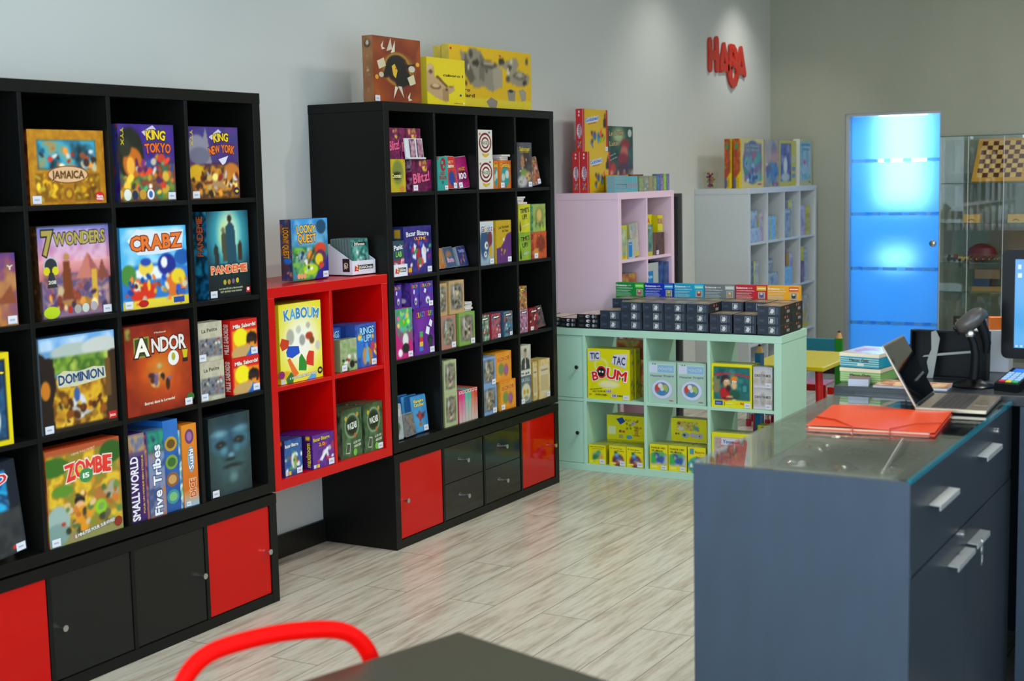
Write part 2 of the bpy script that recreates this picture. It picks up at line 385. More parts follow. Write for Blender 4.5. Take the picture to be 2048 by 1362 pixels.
# right wall and shop front, each with a window opening (behind and beside the camera)
b = MB(); b.box(XR, YF, 0, XR+.15, -4.2, H); b.box(XR, -1.0, 0, XR+.15, YB, H); b.box(XR, -4.2, 0, XR+.15, -1.0, .75); b.box(XR, -4.2, 2.75, XR+.15, -1.0, H); struct('wall_right', b, 'plaster')
b = MB(); b.box(0, YF-.15, 0, .5, YF, H); b.box(5.3, YF-.15, 0, XR, YF, H); b.box(.5, YF-.15, 0, 5.3, YF, .35); b.box(.5, YF-.15, 2.85, 5.3, YF, H); struct('wall_front', b, 'plaster')
def win(name, rects, depth):
    b = MB()
    for r in rects: b.box(*r)
    return struct(name, b, 'alu')
win('window_1', [(.5, YF-.1, .35, .56, YF-.04, 2.85), (5.24, YF-.1, .35, 5.3, YF-.04, 2.85), (2.87, YF-.1, .35, 2.93, YF-.04, 2.85), (.5, YF-.1, .35, 5.3, YF-.04, .41), (.5, YF-.1, 2.79, 5.3, YF-.04, 2.85)], 0)
win('window_2', [(XR+.04, -4.2, .75, XR+.1, -4.14, 2.75), (XR+.04, -1.06, .75, XR+.1, -1.0, 2.75), (XR+.04, -4.2, .75, XR+.1, -1, .81), (XR+.04, -4.2, 2.69, XR+.1, -1, 2.75)], 0)
# skirting boards where nothing stands against the wall
slab('baseboard_left', 'skirt', 0, .003, 0, .014, .775, .098)
slab('baseboard_front', 'skirt', 0, YF, 0, .014, -1.475, .098)
slab('baseboard_back', 'skirt', .4, YB-.014, 0, DX0-.02, YB, .098)
slab('baseboard_right', 'skirt', DX1+.02, YB-.014, 0, XR, YB, .098)
# door: frosted pane with clear bands, in an aluminium frame
b = MB(); b.box(DX0, YB+.02, 0, DX0+.028, YB+.12, DH); b.box(DX0+.028, YB+.02, DH-.02, DX1, YB+.12, DH); b.box(DX1-.006, YB+.02, 0, DX1, YB+.12, DH-.02)
struct('trim_1', b, 'alu')
def frosted():
    m = bpy.data.materials.new('blue_frosted_glass'); m.use_nodes = True; nt = m.node_tree; nt.nodes.clear(); N = nt.nodes.new; K = nt.links.new
    out = N('ShaderNodeOutputMaterial'); rf = N('ShaderNodeBsdfRefraction'); rf.inputs['Roughness'].default_value = .5; rf.inputs['IOR'].default_value = 1.15; rf.inputs['Color'].default_value = (.6, .86, 1, 1)
    tl = N('ShaderNodeBsdfTranslucent'); tl.inputs[0].default_value = (.25, .62, 1, 1)
    gl = N('ShaderNodeBsdfGlossy'); gl.inputs['Roughness'].default_value = .12
    a = N('ShaderNodeMixShader'); a.inputs[0].default_value = .45; K(rf.outputs[0], a.inputs[1]); K(tl.outputs[0], a.inputs[2])
    c = N('ShaderNodeMixShader'); c.inputs[0].default_value = .05; K(a.outputs[0], c.inputs[1]); K(gl.outputs[0], c.inputs[2]); K(c.outputs[0], out.inputs[0]); return m
M['frost'] = frosted(); M['blueglass'] = glassmat('blue_clear_band_glass', (.75, .85, .95), .9)
door = link(bpy.data.objects.new('door_1', None)); door['kind'] = 'structure'; door.location = (DX0+.03, YB+.07, .01)
pw = DX1-DX0-.04; bands = [.39, .805, 1.22, 1.62]; z0 = 0; q = MB(); q2 = MB()
for z in bands+[DH-.035]:
    z1 = z-.012 if z in bands else z
    q.box(0, -.004, z0, pw, .004, z1)
    if z in bands: q2.box(0, -.004, z-.012, pw, .004, z+.012)
    z0 = z+.012
ob('frosted_pane', q, 'frost', door); ob('clear_band', q2, 'blueglass', door)
q = MB(); rg = random.Random(4)
for z in bands:     # short frosted dashes that break up each clear band
    x = .0
    while x < pw-.05:
        g = rg.uniform(.03, .07); x += rg.uniform(.05, .12); x1 = min(x+g, pw)
        q.box(x, -.0055, z-.012, x1, -.0045, z+.012); x = x1
ob('frosted_dash', q, 'frost', door)
q = MB(); q.lathe([(.012, 0), (.018, -.004), (.026, -.012), (.026, -.03), (.018, -.036), (.004, -.037)], (.625, -.004, 1.0), 'y', 20); ob('door_knob', q, 'steel', door, smooth=True)
# lobby behind the door: pale blue room with added glowing panes opposite the door
M['lobby'] = mat('pale_blue_paint', '#9ccdf0', .7); M['lobbyglow'] = mat('lobby_pane_glow', '#dff4ff', .5, emis=9)
q = MB(); q.box(-.3, YB+2.0, 0, 2.2, YB+2.1, 2.6); q.box(-.3, YB+.2, 0, -.2, YB+2.0, 2.6); q.box(2.1, YB+.2, 0, 2.2, YB+2.0, 2.6); q.box(-.3, YB+.2, 2.6, 2.2, YB+2.1, 2.7); struct('wall_lobby', q, 'lobby')
q = MB(); q.box(.30, YB+1.985, 1.25, .72, YB+1.998, 2.5); q.box(.33, YB+1.985, .72, .60, YB+1.998, .84); struct('lobby_glow_panes', q, 'lobbyglow')  # panes added to shape the door's glow; the lower stands in for a reflection
area('lobby_blue_fill', (.9, YB+1.2, 2.5), (.8, YB+1.0, 0), 1.6, 1.2, 30, (.5, .8, 1))  # blue fill lamp added to brighten the lobby and the frosted door
# ceiling spots
M['lampglow'] = mat('lamp_bulb_glow', '#fff4de', .4, emis=12)
def spot(x, y, power, ax, ay, col=(1, .97, .91), size=100, blend=1.0, lab=''):
    t = thing('ceiling_spotlight', lab, 'ceiling light', (x, y, H))
    a = MB(); a.lathe([(.05, 0), (.05, -.012)], (0, 0, 0), 'z', 18); ob('mount', a, 'whitep', t)
    a = MB(); a.lathe([(.012, -.012), (.012, -.05), (.045, -.06), (.05, -.13), (.043, -.13), (.04, -.1)], (0, 0, 0), 'z', 18); ob('lamp_housing', a, 'whitep', t, smooth=True)
    a = MB(); a.lathe([(.001, -.11), (.036, -.11), (.036, -.116)], (0, 0, 0), 'z', 18); ob('bulb', a, 'lampglow', t)
    l = bpy.data.lights.new('spot', 'SPOT'); l.energy = power; l.color = col; l.spot_size = math.radians(size); l.spot_blend = blend; l.shadow_soft_size = .04
    o = link(bpy.data.objects.new('spot_lamp', l)); o.location = (x, y, H-.14); o.rotation_euler = (Vector((ax, ay, 1.2))-Vector((x, y, H-.14))).to_track_quat('-Z', 'Y').to_euler()
for i, (x, y, p, ax, ay) in enumerate([(.5, 5.75, 30, .1, 5.85), (.6, 4.35, 20, .1, 4.4), (.6, 1.15, 8, .1, 1.2), (.7, -.55, 7, .1, -.5), (2.2, 4.6, 95, 1.6, 3.9), (2.3, 1.6, 95, 1.3, 1.7), (2.3, -1.0, 80, 1.4, -.6), (3.4, 1.2, 70, 2.9, .6), (1.9, -3.2, 60, 1.9, -2.6)]):
    spot(x, y, p, ax, ay, lab='white ceiling spotlight above the shop, %s' % ['beside the back corner', 'over the pink shelves', 'over the tall black shelves', 'over the left black shelves', 'over the play table', 'over the floor before the mint unit', 'over the open floor by the counter', 'over the cash desk', 'over the brown table'][i])

M['panelglow'] = mat('fill_panel_glow', '#fff8ec', .4, emis=2.2)  # unseen panels added to lift the soft light in the room
for i, (x, y, lb) in enumerate([(2.9, 4.6, 'over the back of the shop'), (2.9, 1.2, 'over the middle of the shop'), (2.9, -2.6, 'over the front of the shop')]):
    t = thing('ceiling_fill_panel', 'square white panel added for fill light %s' % lb, 'ceiling light', (x, y, H-.03), group='added fill light panels')
    b = MB(); b.box(-.32, -.32, 0, .32, -.3, .03); b.box(-.32, .3, 0, .32, .32, .03); b.box(-.32, -.3, 0, -.3, .3, .03); b.box(.3, -.3, 0, .32, .3, .03); ob('panel_frame', b, 'whitep', t)
    b = MB(); b.box(-.3, -.3, .005, .3, .3, .025); ob('diffuser', b, 'panelglow', t)
    area('fill_panel_lamp', (x, y, H-.035), (x, y, 0), .58, .58, (34, 24, 12)[i], (1, .985, .95))

# ------------------------------------------------------------------ square-celled shelf units
T_, I_, CL = .038, .016, .3365
PT = CL+I_
def unit(name, label, ncol, nrow, m, loc, face_='+x', depth=.39, back=True, hs=1.0, group=None, front=None, depth_in=.006):
    t = thing(name, label, 'shelf unit', loc, (0, 0, math.pi/2 if face_ == '+x' else 0), group)
    W = 2*T_+ncol*PT-I_; Hh = 2*T_+nrow*PT-I_; D_ = depth
    for nm, r in (('side_panel', (0, 0, 0, T_, D_, Hh-T_)), ('side_panel', (W-T_, 0, 0, W, D_, Hh-T_)), ('top_panel', (-.002, 0, Hh-T_, W+.002, D_, Hh)), ('bottom_panel', (T_, .001, 0, W-T_, D_, T_))):
        o = bx(nm, m, *r, parent=t, bevel=.0012)
    for i in range(1, ncol): bx('divider', m, T_+i*PT-I_, .002, T_, T_+i*PT, D_-.004, Hh-T_, parent=t, bevel=.0008)
    for j in range(1, nrow):
        for i in range(ncol): bx('shelf_board', m, T_+i*PT, .004, T_+j*PT-I_, T_+i*PT+CL, D_-.004, T_+j*PT, parent=t, bevel=.0006)
    if back: bx('back_panel', m, T_, D_-.0035, T_, W-T_, D_-.0005, Hh-T_, parent=t)
    t.scale = (1, 1, hs)
    for (ci, ri, kind, mm, side) in (front or []):
        x0 = T_+ci*PT+.002; z0 = T_+ri*PT+.002; x1 = x0+CL-.004; z1 = z0+CL-.004
        def knob(par, kx, kz):
            a = MB(); a.lathe([(.0045, 0), (.0045, -.008), (.011, -.024), (.0105, -.027), (.002, -.0275)], (0, 0, 0), 'y', 14); ob('knob', a, 'steel', par, (kx, 0, kz), smooth=True)
        if kind == 'door':
            cx = (x0+x1)/2
            o = ob('door', MB(), mm, t) if False else None
            a = MB(); a.box(-(x1-x0)/2, 0, 0, (x1-x0)/2, .018, z1-z0); o = ob('door', a, mm, t, (cx, depth_in, z0), label='red glossy door' if mm == 'gred' else None)
            md = o.modifiers.new('bevel', 'BEVEL'); md.width = .0012; md.segments = 2
            knob(o, (-1 if side == 'l' else 1)*((x1-x0)/2-.026), (z1-z0)/2)
        else:
            hh = (z1-z0)/2
            for q in range(2):
                a = MB(); a.box(-(x1-x0)/2, 0, 0, (x1-x0)/2, .018, hh-.0025); o = ob('drawer', a, mm, t, ((x0+x1)/2, depth_in, z0+q*hh))
                md = o.modifiers.new('bevel', 'BEVEL'); md.width = .0012; md.segments = 2
                knob(o, 0, hh/2)
    return t
# A: left black unit on its low cabinet, B: the second pair
unit('low_cabinet', 'low black cabinet with two black and two red doors under the left black shelves', 4, 1, 'black', (.391, -1.47, 0), front=[(0, 0, 'door', 'gred', 'l'), (1, 0, 'door', 'sblack', 'l'), (2, 0, 'door', 'sblack', 'r'), (3, 0, 'door', 'gred', 'r')], group='low cabinets under the black shelves')
unit('cube_shelf', 'black sixteen-cell shelf unit holding large board games, cut off at the picture edge', 4, 4, 'black', (.391, -1.47, .42), group='black cube shelves')
unit('low_cabinet', 'low black cabinet with red end doors and four glossy drawers', 4, 1, 'black', (.391, .778, 0), front=[(0, 0, 'door', 'gred', 'l'), (1, 0, 'drawer', 'gblack', ''), (2, 0, 'drawer', 'gblack', ''), (3, 0, 'door', 'gred', 'r')], group='low cabinets under the black shelves')
unit('cube_shelf', 'tall black sixteen-cell shelf unit with small card games, brown and yellow boxes on top', 4, 4, 'black', (.391, .778, .42), group='black cube shelves')
unit('wall_cube_shelf', 'red four-cell shelf hung on the wall between the two black units', 2, 2, 'red', (.388, .004, .4155), depth=.386)
unit('cube_shelf', 'mint green room-divider shelf with two doors at its left and open backs', 4, 2, 'mint', (0.0, 2.56, 0), '-y', back=False, front=[(0, 0, 'door', 'mint', 'r'), (0, 1, 'door', 'mint', 'r')])
unit('cube_shelf', 'pink shelf unit two cells wide behind the mint unit', 2, 4, 'pink', (.391, 2.985, 0))
unit('cube_shelf', 'white sixteen-cell shelf unit standing in the far corner', 4, 4, 'white', (.391, 5.01, 0), hs=1.457/1.47)

# chalk board leaning behind the pink unit
t = thing('chalkboard', 'dark grey-framed chalkboard standing between the pink and white shelves', 'board', (.334, 4.0, 0))
bx('board_panel', mat('chalk_slate', '#262a2a', .7, noise=.35, scale=9), -.30, -.004, .03, -.022, .004, 1.425, parent=t)
b = MB(); b.box(-.325, -.01, 0, -.30, .01, 1.446); b.box(-.022, -.01, 0, 0, .01, 1.446); b.box(-.30, -.01, 0, -.022, .01, .03); b.box(-.30, -.01, 1.425, -.022, .01, 1.446); ob('board_frame', b, mat('board_frame_grey', '#4a4d4a', .5), t)

# wall letters
def strokes(poly, r, n=9): 
    a = MB(); a.tube(poly, r, n); return a
t = thing('wall_sign', 'red three-dimensional HABA letters on the white wall near the far corner', 'sign', (0, 5.59, 2.17))
def letter(name, segs, wd=.037):
    """segs: list of polylines in (y,z) relative; a rounded bar follows each"""
    a = MB()
    for pl in segs:
        for i in range(len(pl)-1):
            (y0, z0), (y1, z1) = pl[i], pl[i+1]; an = math.atan2(z1-z0, y1-y0); r = wd
            pts = [(y0+r*math.cos(an+math.pi/2+k*math.pi/8), z0+r*math.sin(an+math.pi/2+k*math.pi/8)) for k in range(9)]+[(y1+r*math.cos(an-math.pi/2+k*math.pi/8), z1+r*math.sin(an-math.pi/2+k*math.pi/8)) for k in range(9)]
            a.prism(pts, .003, .015+.0012*(len(a.v) % 5), 'x')
    return ob(name, a, 'signred', t)
letter('letter_h', [[(-.309, .30), (-.306, .125)], [(-.189, .315), (-.181, .128)], [(-.306, .212), (-.183, .215)]], .034)
letter('letter_a', [[(-.049, .29), (-.11, .125)], [(-.049, .29), (.028, .128)], [(-.101, .135), (.019, .141)]], .028)
letter('letter_b', [[(.077, .285), (.08, .107), (.045, .11)], [(.077, .285), (.134, .284), (.167, .262), (.171, .228), (.142, .195), (.076, .178)], [(.042, .152), (.048, .095), (.075, .055), (.122, .028), (.174, .045), (.206, .088), (.214, .131), (.19, .167), (.133, .178)], [(.08, .17), (.085, .05)]], .029)
letter('letter_a', [[(.288, .285), (.222, .131)], [(.288, .285), (.36, .115)], [(.232, .135), (.34, .131)]], .028)

# ------------------------------------------------------------------ printed designs (boxes, tins, books)
SKY = ['#2d6fb0', '#5aa9d8', '#a8d4e8', '#e9e4d0']
design('chest', '#5a2410', [('F', '#a86a12'), ('N', 1, 14, ['#8a5208', '#c98a1c', '#b4761a', '#8f5a10'], 1), ('R', .03, .03, .97, .97, '#b57a16'), ('N', 2, 20, ['#a8680e', '#d79a20'], .7), ('R', .11, .47, .89, .87, '#1c5c70'),
  ('N', 3, 5, ['#18323a', '#2c6f86', '#3ba3c4', '#6fa28c', '#b98a4a', '#243c3a'], 1, (.11, .47, .89, .87)), ('S', 5, 26, .15, .5, .87, .72, .035, ['#c0392b', '#e6d6a8', '#3a2a24', '#d98a3a', '#1d6c8c', '#8a4a2c', '#dfe6e2']),
  ('R', .08, .04, .92, .42, '#8c5c0c'), ('S', 6, 90, .1, .07, .9, .4, .028, ['#d9a81c', '#a86e0c', '#e8c83a', '#6f4408', '#c08a14']), ('R', .43, .0, .57, .3, '#b07414'), ('E', .5, .14, .06, .08, '#7a4a0a'), ('E', .5, .14, .04, .055, '#d29a24'),
  ('e', .5, .4, .27, .12, '#8a4a14'), ('e', .5, .4, .255, .105, '#e0b488'), ('T', 'JAMAICA', .5, .4, .42, .1, '#5a3418', '#caa06a'), ('e', .91, .09, .06, .07, '#d32420'), ('T', 'Game', .91, .1, .08, .035, '#fff'), ('T', 'WORKS', .91, .06, .09, .03, '#fff')],
  [('F', '#6a2a12'), ('N', 3, 9, ['#4a1a0c', '#9a4a1c', '#5a2410'], 1)])
design('tokyo', '#3a1c7a', [('G', '#3a2080', '#4a2a20'), ('N', 11, 4, ['#3b1f86', '#4a2896', '#2c3a6c', '#58309c'], .9, (0, .5, 1, 1)), ('N', 12, 6, ['#3a2c1c', '#8a6a3a', '#a03820', '#2f6a58', '#6a8a2c', '#c87a2c'], 1, (0, 0, 1, .5)),
  ('E', .2, .62, .24, .34, '#1d2218'), ('E', .24, .5, .17, .2, '#c86a18'), ('E', .2, .46, .07, .12, '#f6b23a'), ('E', .12, .7, .1, .12, '#2a3020'), ('S', 3, 40, .3, .1, .95, .6, .05, ['#d8402a', '#e8b83a', '#4a9a6a', '#e07a2a', '#2c4a8c', '#e8e0c8', '#7a2a6a']),
  ('S', 4, 10, 0, .02, .4, .3, .06, ['#e8b43a', '#b8902c', '#5a4a2c']), ('p', [(.42, .9), (.62, .99), (.68, .94), (.48, .85)], '#c9c2d8'), ('T', 'KING', .67, .87, .34, .12, '#f6d21c', '#3a1408', -.02, .35), ('T', 'TOKYO', .7, .7, .46, .12, '#f06a1c', '#4a1408', .0, .3),
  ('e', .12, .09, .065, .075, '#e6e8dc'), ('e', .25, .085, .05, .06, '#2a3050'), ('e', .39, .09, .06, .065, '#c8962a'), ('e', .53, .09, .065, .07, '#e8e8e8'), ('e', .53, .09, .035, .045, '#3a66b0'), ('T', 'YYX', .07, .84, .22, .05, '#d0b43a', None, -1.57)],
  [('N', 3, 6, ['#2a1c66', '#4a3290', '#27406a', '#8a3a3a'], 1)])
design('newyork', '#3a1c6a', [('G', '#45257e', '#5a3318'), ('N', 21, 4, ['#2f2468', '#4a2f80', '#3a3f78', '#5b3a86'], .9, (0, .5, 1, 1)), ('N', 22, 6, ['#5a3a18', '#c07818', '#3a2a2a', '#e0962a', '#7a3418'], 1, (0, 0, 1, .48)),
  ('P', [(.24, .5), (.29, .85), (.33, 1), (.37, .85), (.44, .5)], '#8d8792'), ('E', .15, .72, .19, .17, '#8b8798'), ('E', .2, .6, .2, .12, '#6d6c80'), ('E', .13, .36, .15, .12, '#d8a818'), ('E', .62, .25, .25, .1, '#b08a5a'), ('E', .84, .37, .16, .13, '#c8782a'),
  ('S', 8, 40, .05, .02, .95, .35, .045, ['#e8962a', '#3a2414', '#f0c86a', '#6a3a1c', '#d8d4e0', '#8a2a18']), ('p', [(.58, .55), (.78, .6), (.72, .5), (.66, .47)], '#dcdce8'), ('p', [(.4, .86), (.6, .97), (.66, .93), (.46, .82)], '#cfc8dc'),
  ('T', 'KING', .64, .86, .3, .11, '#f6d21c', '#301008', .05, .35), ('T', 'NEW YORK', .65, .7, .52, .11, '#f0781c', '#401408', .04, .5), ('e', .93, .1, .055, .055, '#26225a'), ('e', .93, .1, .035, .02, '#e8c81c'), ('T', 'YYX', .05, .84, .22, .05, '#d0b43a', None, -1.57)])
design('seven', '#241a14', [('F', '#2c2420'), ('R', .03, .02, .98, .97, '#8a6a8a'), ('B', .62, .98, '#e08a9a', '#6a78c0'), ('B', .42, .62, '#c06a6a', '#e8a0a0'), ('N', 31, 4, ['#7a5a9a', '#e09ac0', '#f0d0e0', '#c87aa8'], .6, (.03, .6, .98, .97)),
  ('N', 32, 7, ['#5a3a4a', '#a86a6a', '#4a4a7a', '#c89a8a', '#7a5a4a'], .9, (.03, .04, .98, .5)), ('P', [(.5, .42), (.68, .7), (.88, .42)], '#c87868'), ('P', [(.68, .7), (.88, .42), (.72, .42)], '#a85a58'), ('P', [(.8, .4), (.88, .62), (.97, .4)], '#8a4a3a'), ('R', .72, .1, .8, .5, '#d8a83a'),
  ('P', [(.3, .2), (.33, .62), (.42, .62), (.46, .2)], '#7a3a1c'), ('E', .38, .66, .04, .04, '#b8864a'), ('R', .2, .14, .75, .19, '#b07a3a'), ('S', 9, 30, .1, .08, .9, .35, .04, ['#6a4a7a', '#d8903a', '#4a3a5a', '#e8c89a', '#8a3a2a']),
  ('T', '7', .13, .82, .13, .25, '#b09a4a', '#2a2c1c'), ('T', 'WONDERS', .58, .86, .72, .13, '#b4a24e', '#2a3444', .02), ('e', .16, .57, .1, .1, '#b8bcc0'), ('e', .16, .57, .085, .085, '#2c3034'), ('e', .1, .52, .045, .045, '#d4c81c'), ('e', .22, .52, .045, .045, '#d4c81c'),
  ('p', [(.1, .34), (.24, .34), (.19, .5), (.13, .5)], '#2c3034'), ('T', '2011', .165, .4, .1, .035, '#d8d8c8'), ('e', .14, .075, .11, .065, '#b8d01c'), ('r', .37, .05, .42, .12, '#b83020'), ('e', .5, .085, .05, .05, '#a8a49a'), ('e', .61, .09, .05, .05, '#c8d0c0'), ('e', .73, .1, .05, .05, '#b0a8b0')],
  [('N', 3, 12, ['#1a1410', '#5a3a1c', '#2a1c14', '#8a5a2a'], 1)])
design('crabz', '#2f9fdc', [('G', '#3fb0e8', '#7cc8e8'), ('N', 41, 3, ['#4ab4ea', '#a8def4', '#e8f4f4', '#58b8e8'], .8, (0, .5, 1, 1)), ('E', .5, .3, .75, .25, '#2a78c8'), ('E', .5, .43, .35, .08, '#e8f0f0'), ('E', .68, .52, .14, .14, '#1c2c8c'), ('E', .64, .55, .05, .07, '#f0f0e8'), ('E', .36, .5, .11, .1, '#f0d04a'), ('E', .36, .57, .08, .05, '#2848a8'),
  ('E', .1, .42, .11, .13, '#4a8a3a'), ('E', .3, .2, .2, .13, '#d83018'), ('E', .2, .28, .055, .06, '#f8e8d8'), ('E', .2, .28, .03, .03, '#201010'), ('E', .82, .27, .17, .17, '#e07028'), ('E', .85, .36, .11, .1, '#f0d030'), ('E', .92, .6, .12, .1, '#1c5aa8'), ('P', [(0, 0), (0, .1), (1, .12), (1, 0)], '#e8d03a'),
  ('S', 14, 34, .05, .05, .95, .4, .035, ['#2048b0', '#e8b030', '#d84a20', '#f4e8c0', '#1c5cc0', '#f07828']), ('p', [(.1, .84), (.25, .98), (.6, .93), (.96, .95), (.93, .7), (.6, .66), (.25, .66)], '#dce4ec'), ('T', 'CRABZ', .53, .81, .76, .17, '#e8762a', '#7a2a1c', .02),
  ('e', .3, .06, .075, .045, '#b81c18'), ('r', .76, .03, .93, .1, '#2048a0'), ('r', .83, .13, .95, .2, '#3a60a8')], [('F', '#2a9ce0'), ('N', 3, 4, ['#2a90dc', '#48b4ea'], 1), ('E', .5, .3, .3, .06, '#e8f0f4'), ('T', 'CRABZ', .5, .4, .26, .5, '#d83a2a', '#fff', -1.57)])
design('pandemie', '#10304a', [('F', '#0c1c22'), ('E', .5, .7, .62, .5, '#12506a', .5), ('E', .52, .72, .4, .36, '#48b8c0', .6), ('E', .52, .74, .22, .24, '#d8ecc0', .6), ('E', .42, .7, .1, .14, '#c8d88a', .8), ('P', [(.36, .42), (.34, .72), (.4, .78), (.47, .72), (.5, .42)], '#4a4a38'), ('E', .39, .78, .04, .035, '#7a7458'), ('P', [(.46, .4), (.45, .82), (.56, .88), (.66, .82), (.7, .4)], '#1f4a5c'), ('E', .55, .91, .05, .045, '#3a2a20'),
  ('P', [(.17, .4), (.16, .58), (.2, .63), (.26, .58), (.28, .4)], '#27302c'), ('P', [(.72, .42), (.73, .6), (.79, .66), (.83, .6), (.82, .42)], '#3c3020'), ('B', 0, .4, '#0c1214', '#1c3a40'), ('N', 51, 8, ['#0c1214', '#14282c'], .5, (0, 0, 1, .35)), ('S', 15, 6, .3, .15, .75, .25, .02, ['#1c6a5c', '#184a48']),
  ('T', 'PANDEMIE', .5, .33, .84, .085, '#e85a28', '#f0d8b0', .01), ('T', 'LE JEU DE', .5, .965, .2, .012, '#b8c0a8'), ('e', .38, .18, .035, .03, '#b0a02c'), ('e', .48, .18, .035, .03, '#b08a2c'), ('e', .58, .185, .035, .03, '#7a5a7a'), ('e', .68, .19, .035, .03, '#c8b82c'),
  ('T', 'LA SANTE DE L\'HUMANITE', .52, .105, .56, .018, '#c8c8a0'), ('T', 'EST ENTRE VOS MAINS!', .52, .07, .5, .018, '#c8c8a0'), ('r', .88, .035, .98, .1, '#c8242c'), ('e', .93, .075, .03, .02, '#f0e8e0')],
  [('N', 3, 6, ['#0c3a5a', '#1c7aa8', '#0a2434', '#2a9ac0'], 1), ('T', 'PANDEMIE', .55, .72, .45, .4, '#d8683a', '#203040', 1.57)])
design('desert', '#7a5a30', [('G', '#4a2c7a', '#b88030'), ('N', 61, 4, ['#5a3a80', '#8a4a6a', '#c8803a', '#d8a050'], .7), ('P', [(.6, .3), (.9, .55), (1, .3)], '#8a4a2c'), ('T', 'Y', .9, .8, .1, .06, '#e8e0d0')])
design('splendid', '#e0c810', [('F', '#e2ca0c'), ('R', -.1, .06, .93, .93, '#12202c'), ('N', 71, 4, ['#0c1420', '#1c3a5c', '#2a5a80', '#141c2a'], 1, (-.2, .06, .92, .92)), ('E', .55, .55, .2, .2, '#3a6a8a'), ('E', .72, .28, .1, .16, '#d8dccc'), ('T', 'endor', .47, .78, .86, .09, '#e8c83a', '#3a2a10')])
design('dominion', '#3a5a7a', [('G', '#6aa8e0', '#5a4420'), ('N', 81, 3, ['#88bce8', '#e8f0f4', '#6aa4dc'], .7, (0, .85, 1, 1)), ('E', .45, .83, .3, .09, '#b0bcb4'), ('E', .8, .85, .25, .1, '#c8ccc4'), ('N', 82, 6, ['#4a7a28', '#88a838', '#3a6420', '#b0c050'], 1, (0, .6, 1, .8)), ('N', 83, 6, ['#7a4a10', '#c89020', '#e0b028', '#5a3410', '#a87018'], 1, (.1, 0, .95, .58)),
  ('P', [(0, 0), (0, .86), (.08, .8), (.17, .78), (.2, .5), (.14, .3), (.16, .06), (.1, 0)], '#241a16'), ('P', [(1, 0), (1, .8), (.9, .78), (.88, .4), (.84, .1), (.9, 0)], '#3a2818'), ('R', .85, .3, .93, .7, '#6a4a20'), ('E', .48, .24, .1, .14, '#d8d8d8'), ('E', .46, .37, .04, .08, '#3a5a98'), ('E', .52, .2, .16, .06, '#b8b8b0'), ('S', 16, 30, .2, .05, .9, .3, .04, ['#5a3010', '#e0b43a', '#8a4a14', '#c88c28', '#3a2818']), ('E', .06, .46, .06, .1, '#c87820'), ('R', 0, 0, 1, .05, '#2a2018'),
  ('p', [(.22, .6), (.3, .64), (.5, .61), (.7, .64), (.85, .62), (.86, .5), (.7, .48), (.45, .46), (.22, .47)], '#cfc8a0'), ('T', 'DOMINION', .53, .555, .6, .1, '#1c3c6c', '#c8d0c0', .03), ('r', .87, .04, .98, .12, '#c81c1c'), ('T', 'jeux', .925, .08, .08, .03, '#f0d8d0')],
  [('F', '#8aa0b0')])
design('andor', '#7a1c10', [('F', '#7c1c0e'), ('E', .52, .42, .6, .4, '#b8380c', .8), ('E', .52, .46, .34, .28, '#e86a14', .8), ('E', .5, .48, .16, .14, '#f8a82c', .8), ('E', .5, .52, .035, .03, '#d8f0b0', .5), ('N', 91, 7, ['#5a1408', '#8a2410', '#b03a10'], .35), ('S', 17, 16, .36, .32, .66, .44, .035, ['#3a2030', '#5a3018', '#8a6a8a', '#2a1a18', '#c89a5a']), ('E', .62, .3, .03, .07, '#3a1c10'), ('E', .44, .36, .03, .06, '#6a5a80'),
  ('N', 92, 12, ['#7a8a3a', '#3a4a20', '#b8a040'], 1, (0, .84, .1, 1)), ('r', .13, .64, .36, .87, '#8a8a3a'), ('r', .15, .66, .34, .85, '#3a4a22'), ('T', 'A', .25, .755, .2, .2, '#f4eede', '#3a1008'), ('T', 'NDOR', .66, .76, .52, .16, '#e8e0d8', '#4a1408'), ('T', 'Michael', .53, .9, .17, .018, '#d8b8a8'),
  ('e', .72, .585, .085, .085, '#e8e8e0'), ('e', .72, .6, .03, .045, '#b0a82c'), ('p', [(.86, .66), (.95, .66), (.93, .56), (.88, .56)], '#c8b820'), ('r', .865, .52, .945, .565, '#281c14'), ('T', 'Entrez dans la Legende!', .48, .125, .46, .03, '#e8d8c8', None, .02), ('e', .96, .1, .06, .05, '#3a6a30')],
  [('F', '#8c1c12'), ('N', 3, 4, ['#8c1c10', '#a82c18'], 1), ('R', .1, .3, .6, .42, '#c8d8d0'), ('R', .2, .82, .9, .95, '#7a9a3a')])
design('battle', '#b8b094', [('F', '#b6b096'), ('N', 101, 5, ['#a8a288', '#c8c2a8', '#b0a890'], .8), ('N', 102, 12, ['#b0a890', '#6a6a70', '#4a5a80', '#8a7a68', '#3a3a40'], .8, (.05, .1, 1, .6)), ('S', 18, 30, .15, .15, .95, .55, .04, ['#5a6a90', '#3a3838', '#c8c0a8', '#7a5a4a']), ('T', 'La Petite', .5, .8, .6, .09, '#5a5448', None, .05), ('e', .85, .55, .06, .02, '#b83040')], [('F', '#a09a84')])
design('loot', '#c81c18', [('F', '#d42018'), ('R', .04, .02, .98, .72, '#f08c1c'), ('E', .36, .52, .26, .26, '#f6e61c', .06), ('E', .5, .1, .5, .2, '#c8a060'), ('P', [(.55, 0), (.75, .25), (1, .1), (1, 0)], '#2a6ac0'), ('E', .78, .5, .2, .14, '#2a1a18'), ('S', 19, 12, .6, .35, .95, .62, .05, ['#201410', '#3a2018', '#100c0c']), ('T', 'Mille Sabords!', .52, .84, .84, .1, '#f4ece0', '#7a100c', .03)], [('F', '#c81814'), ('T', 'MILLE SABORDS!', .55, .5, .8, .4, '#f0d8c8', None, 1.57)])
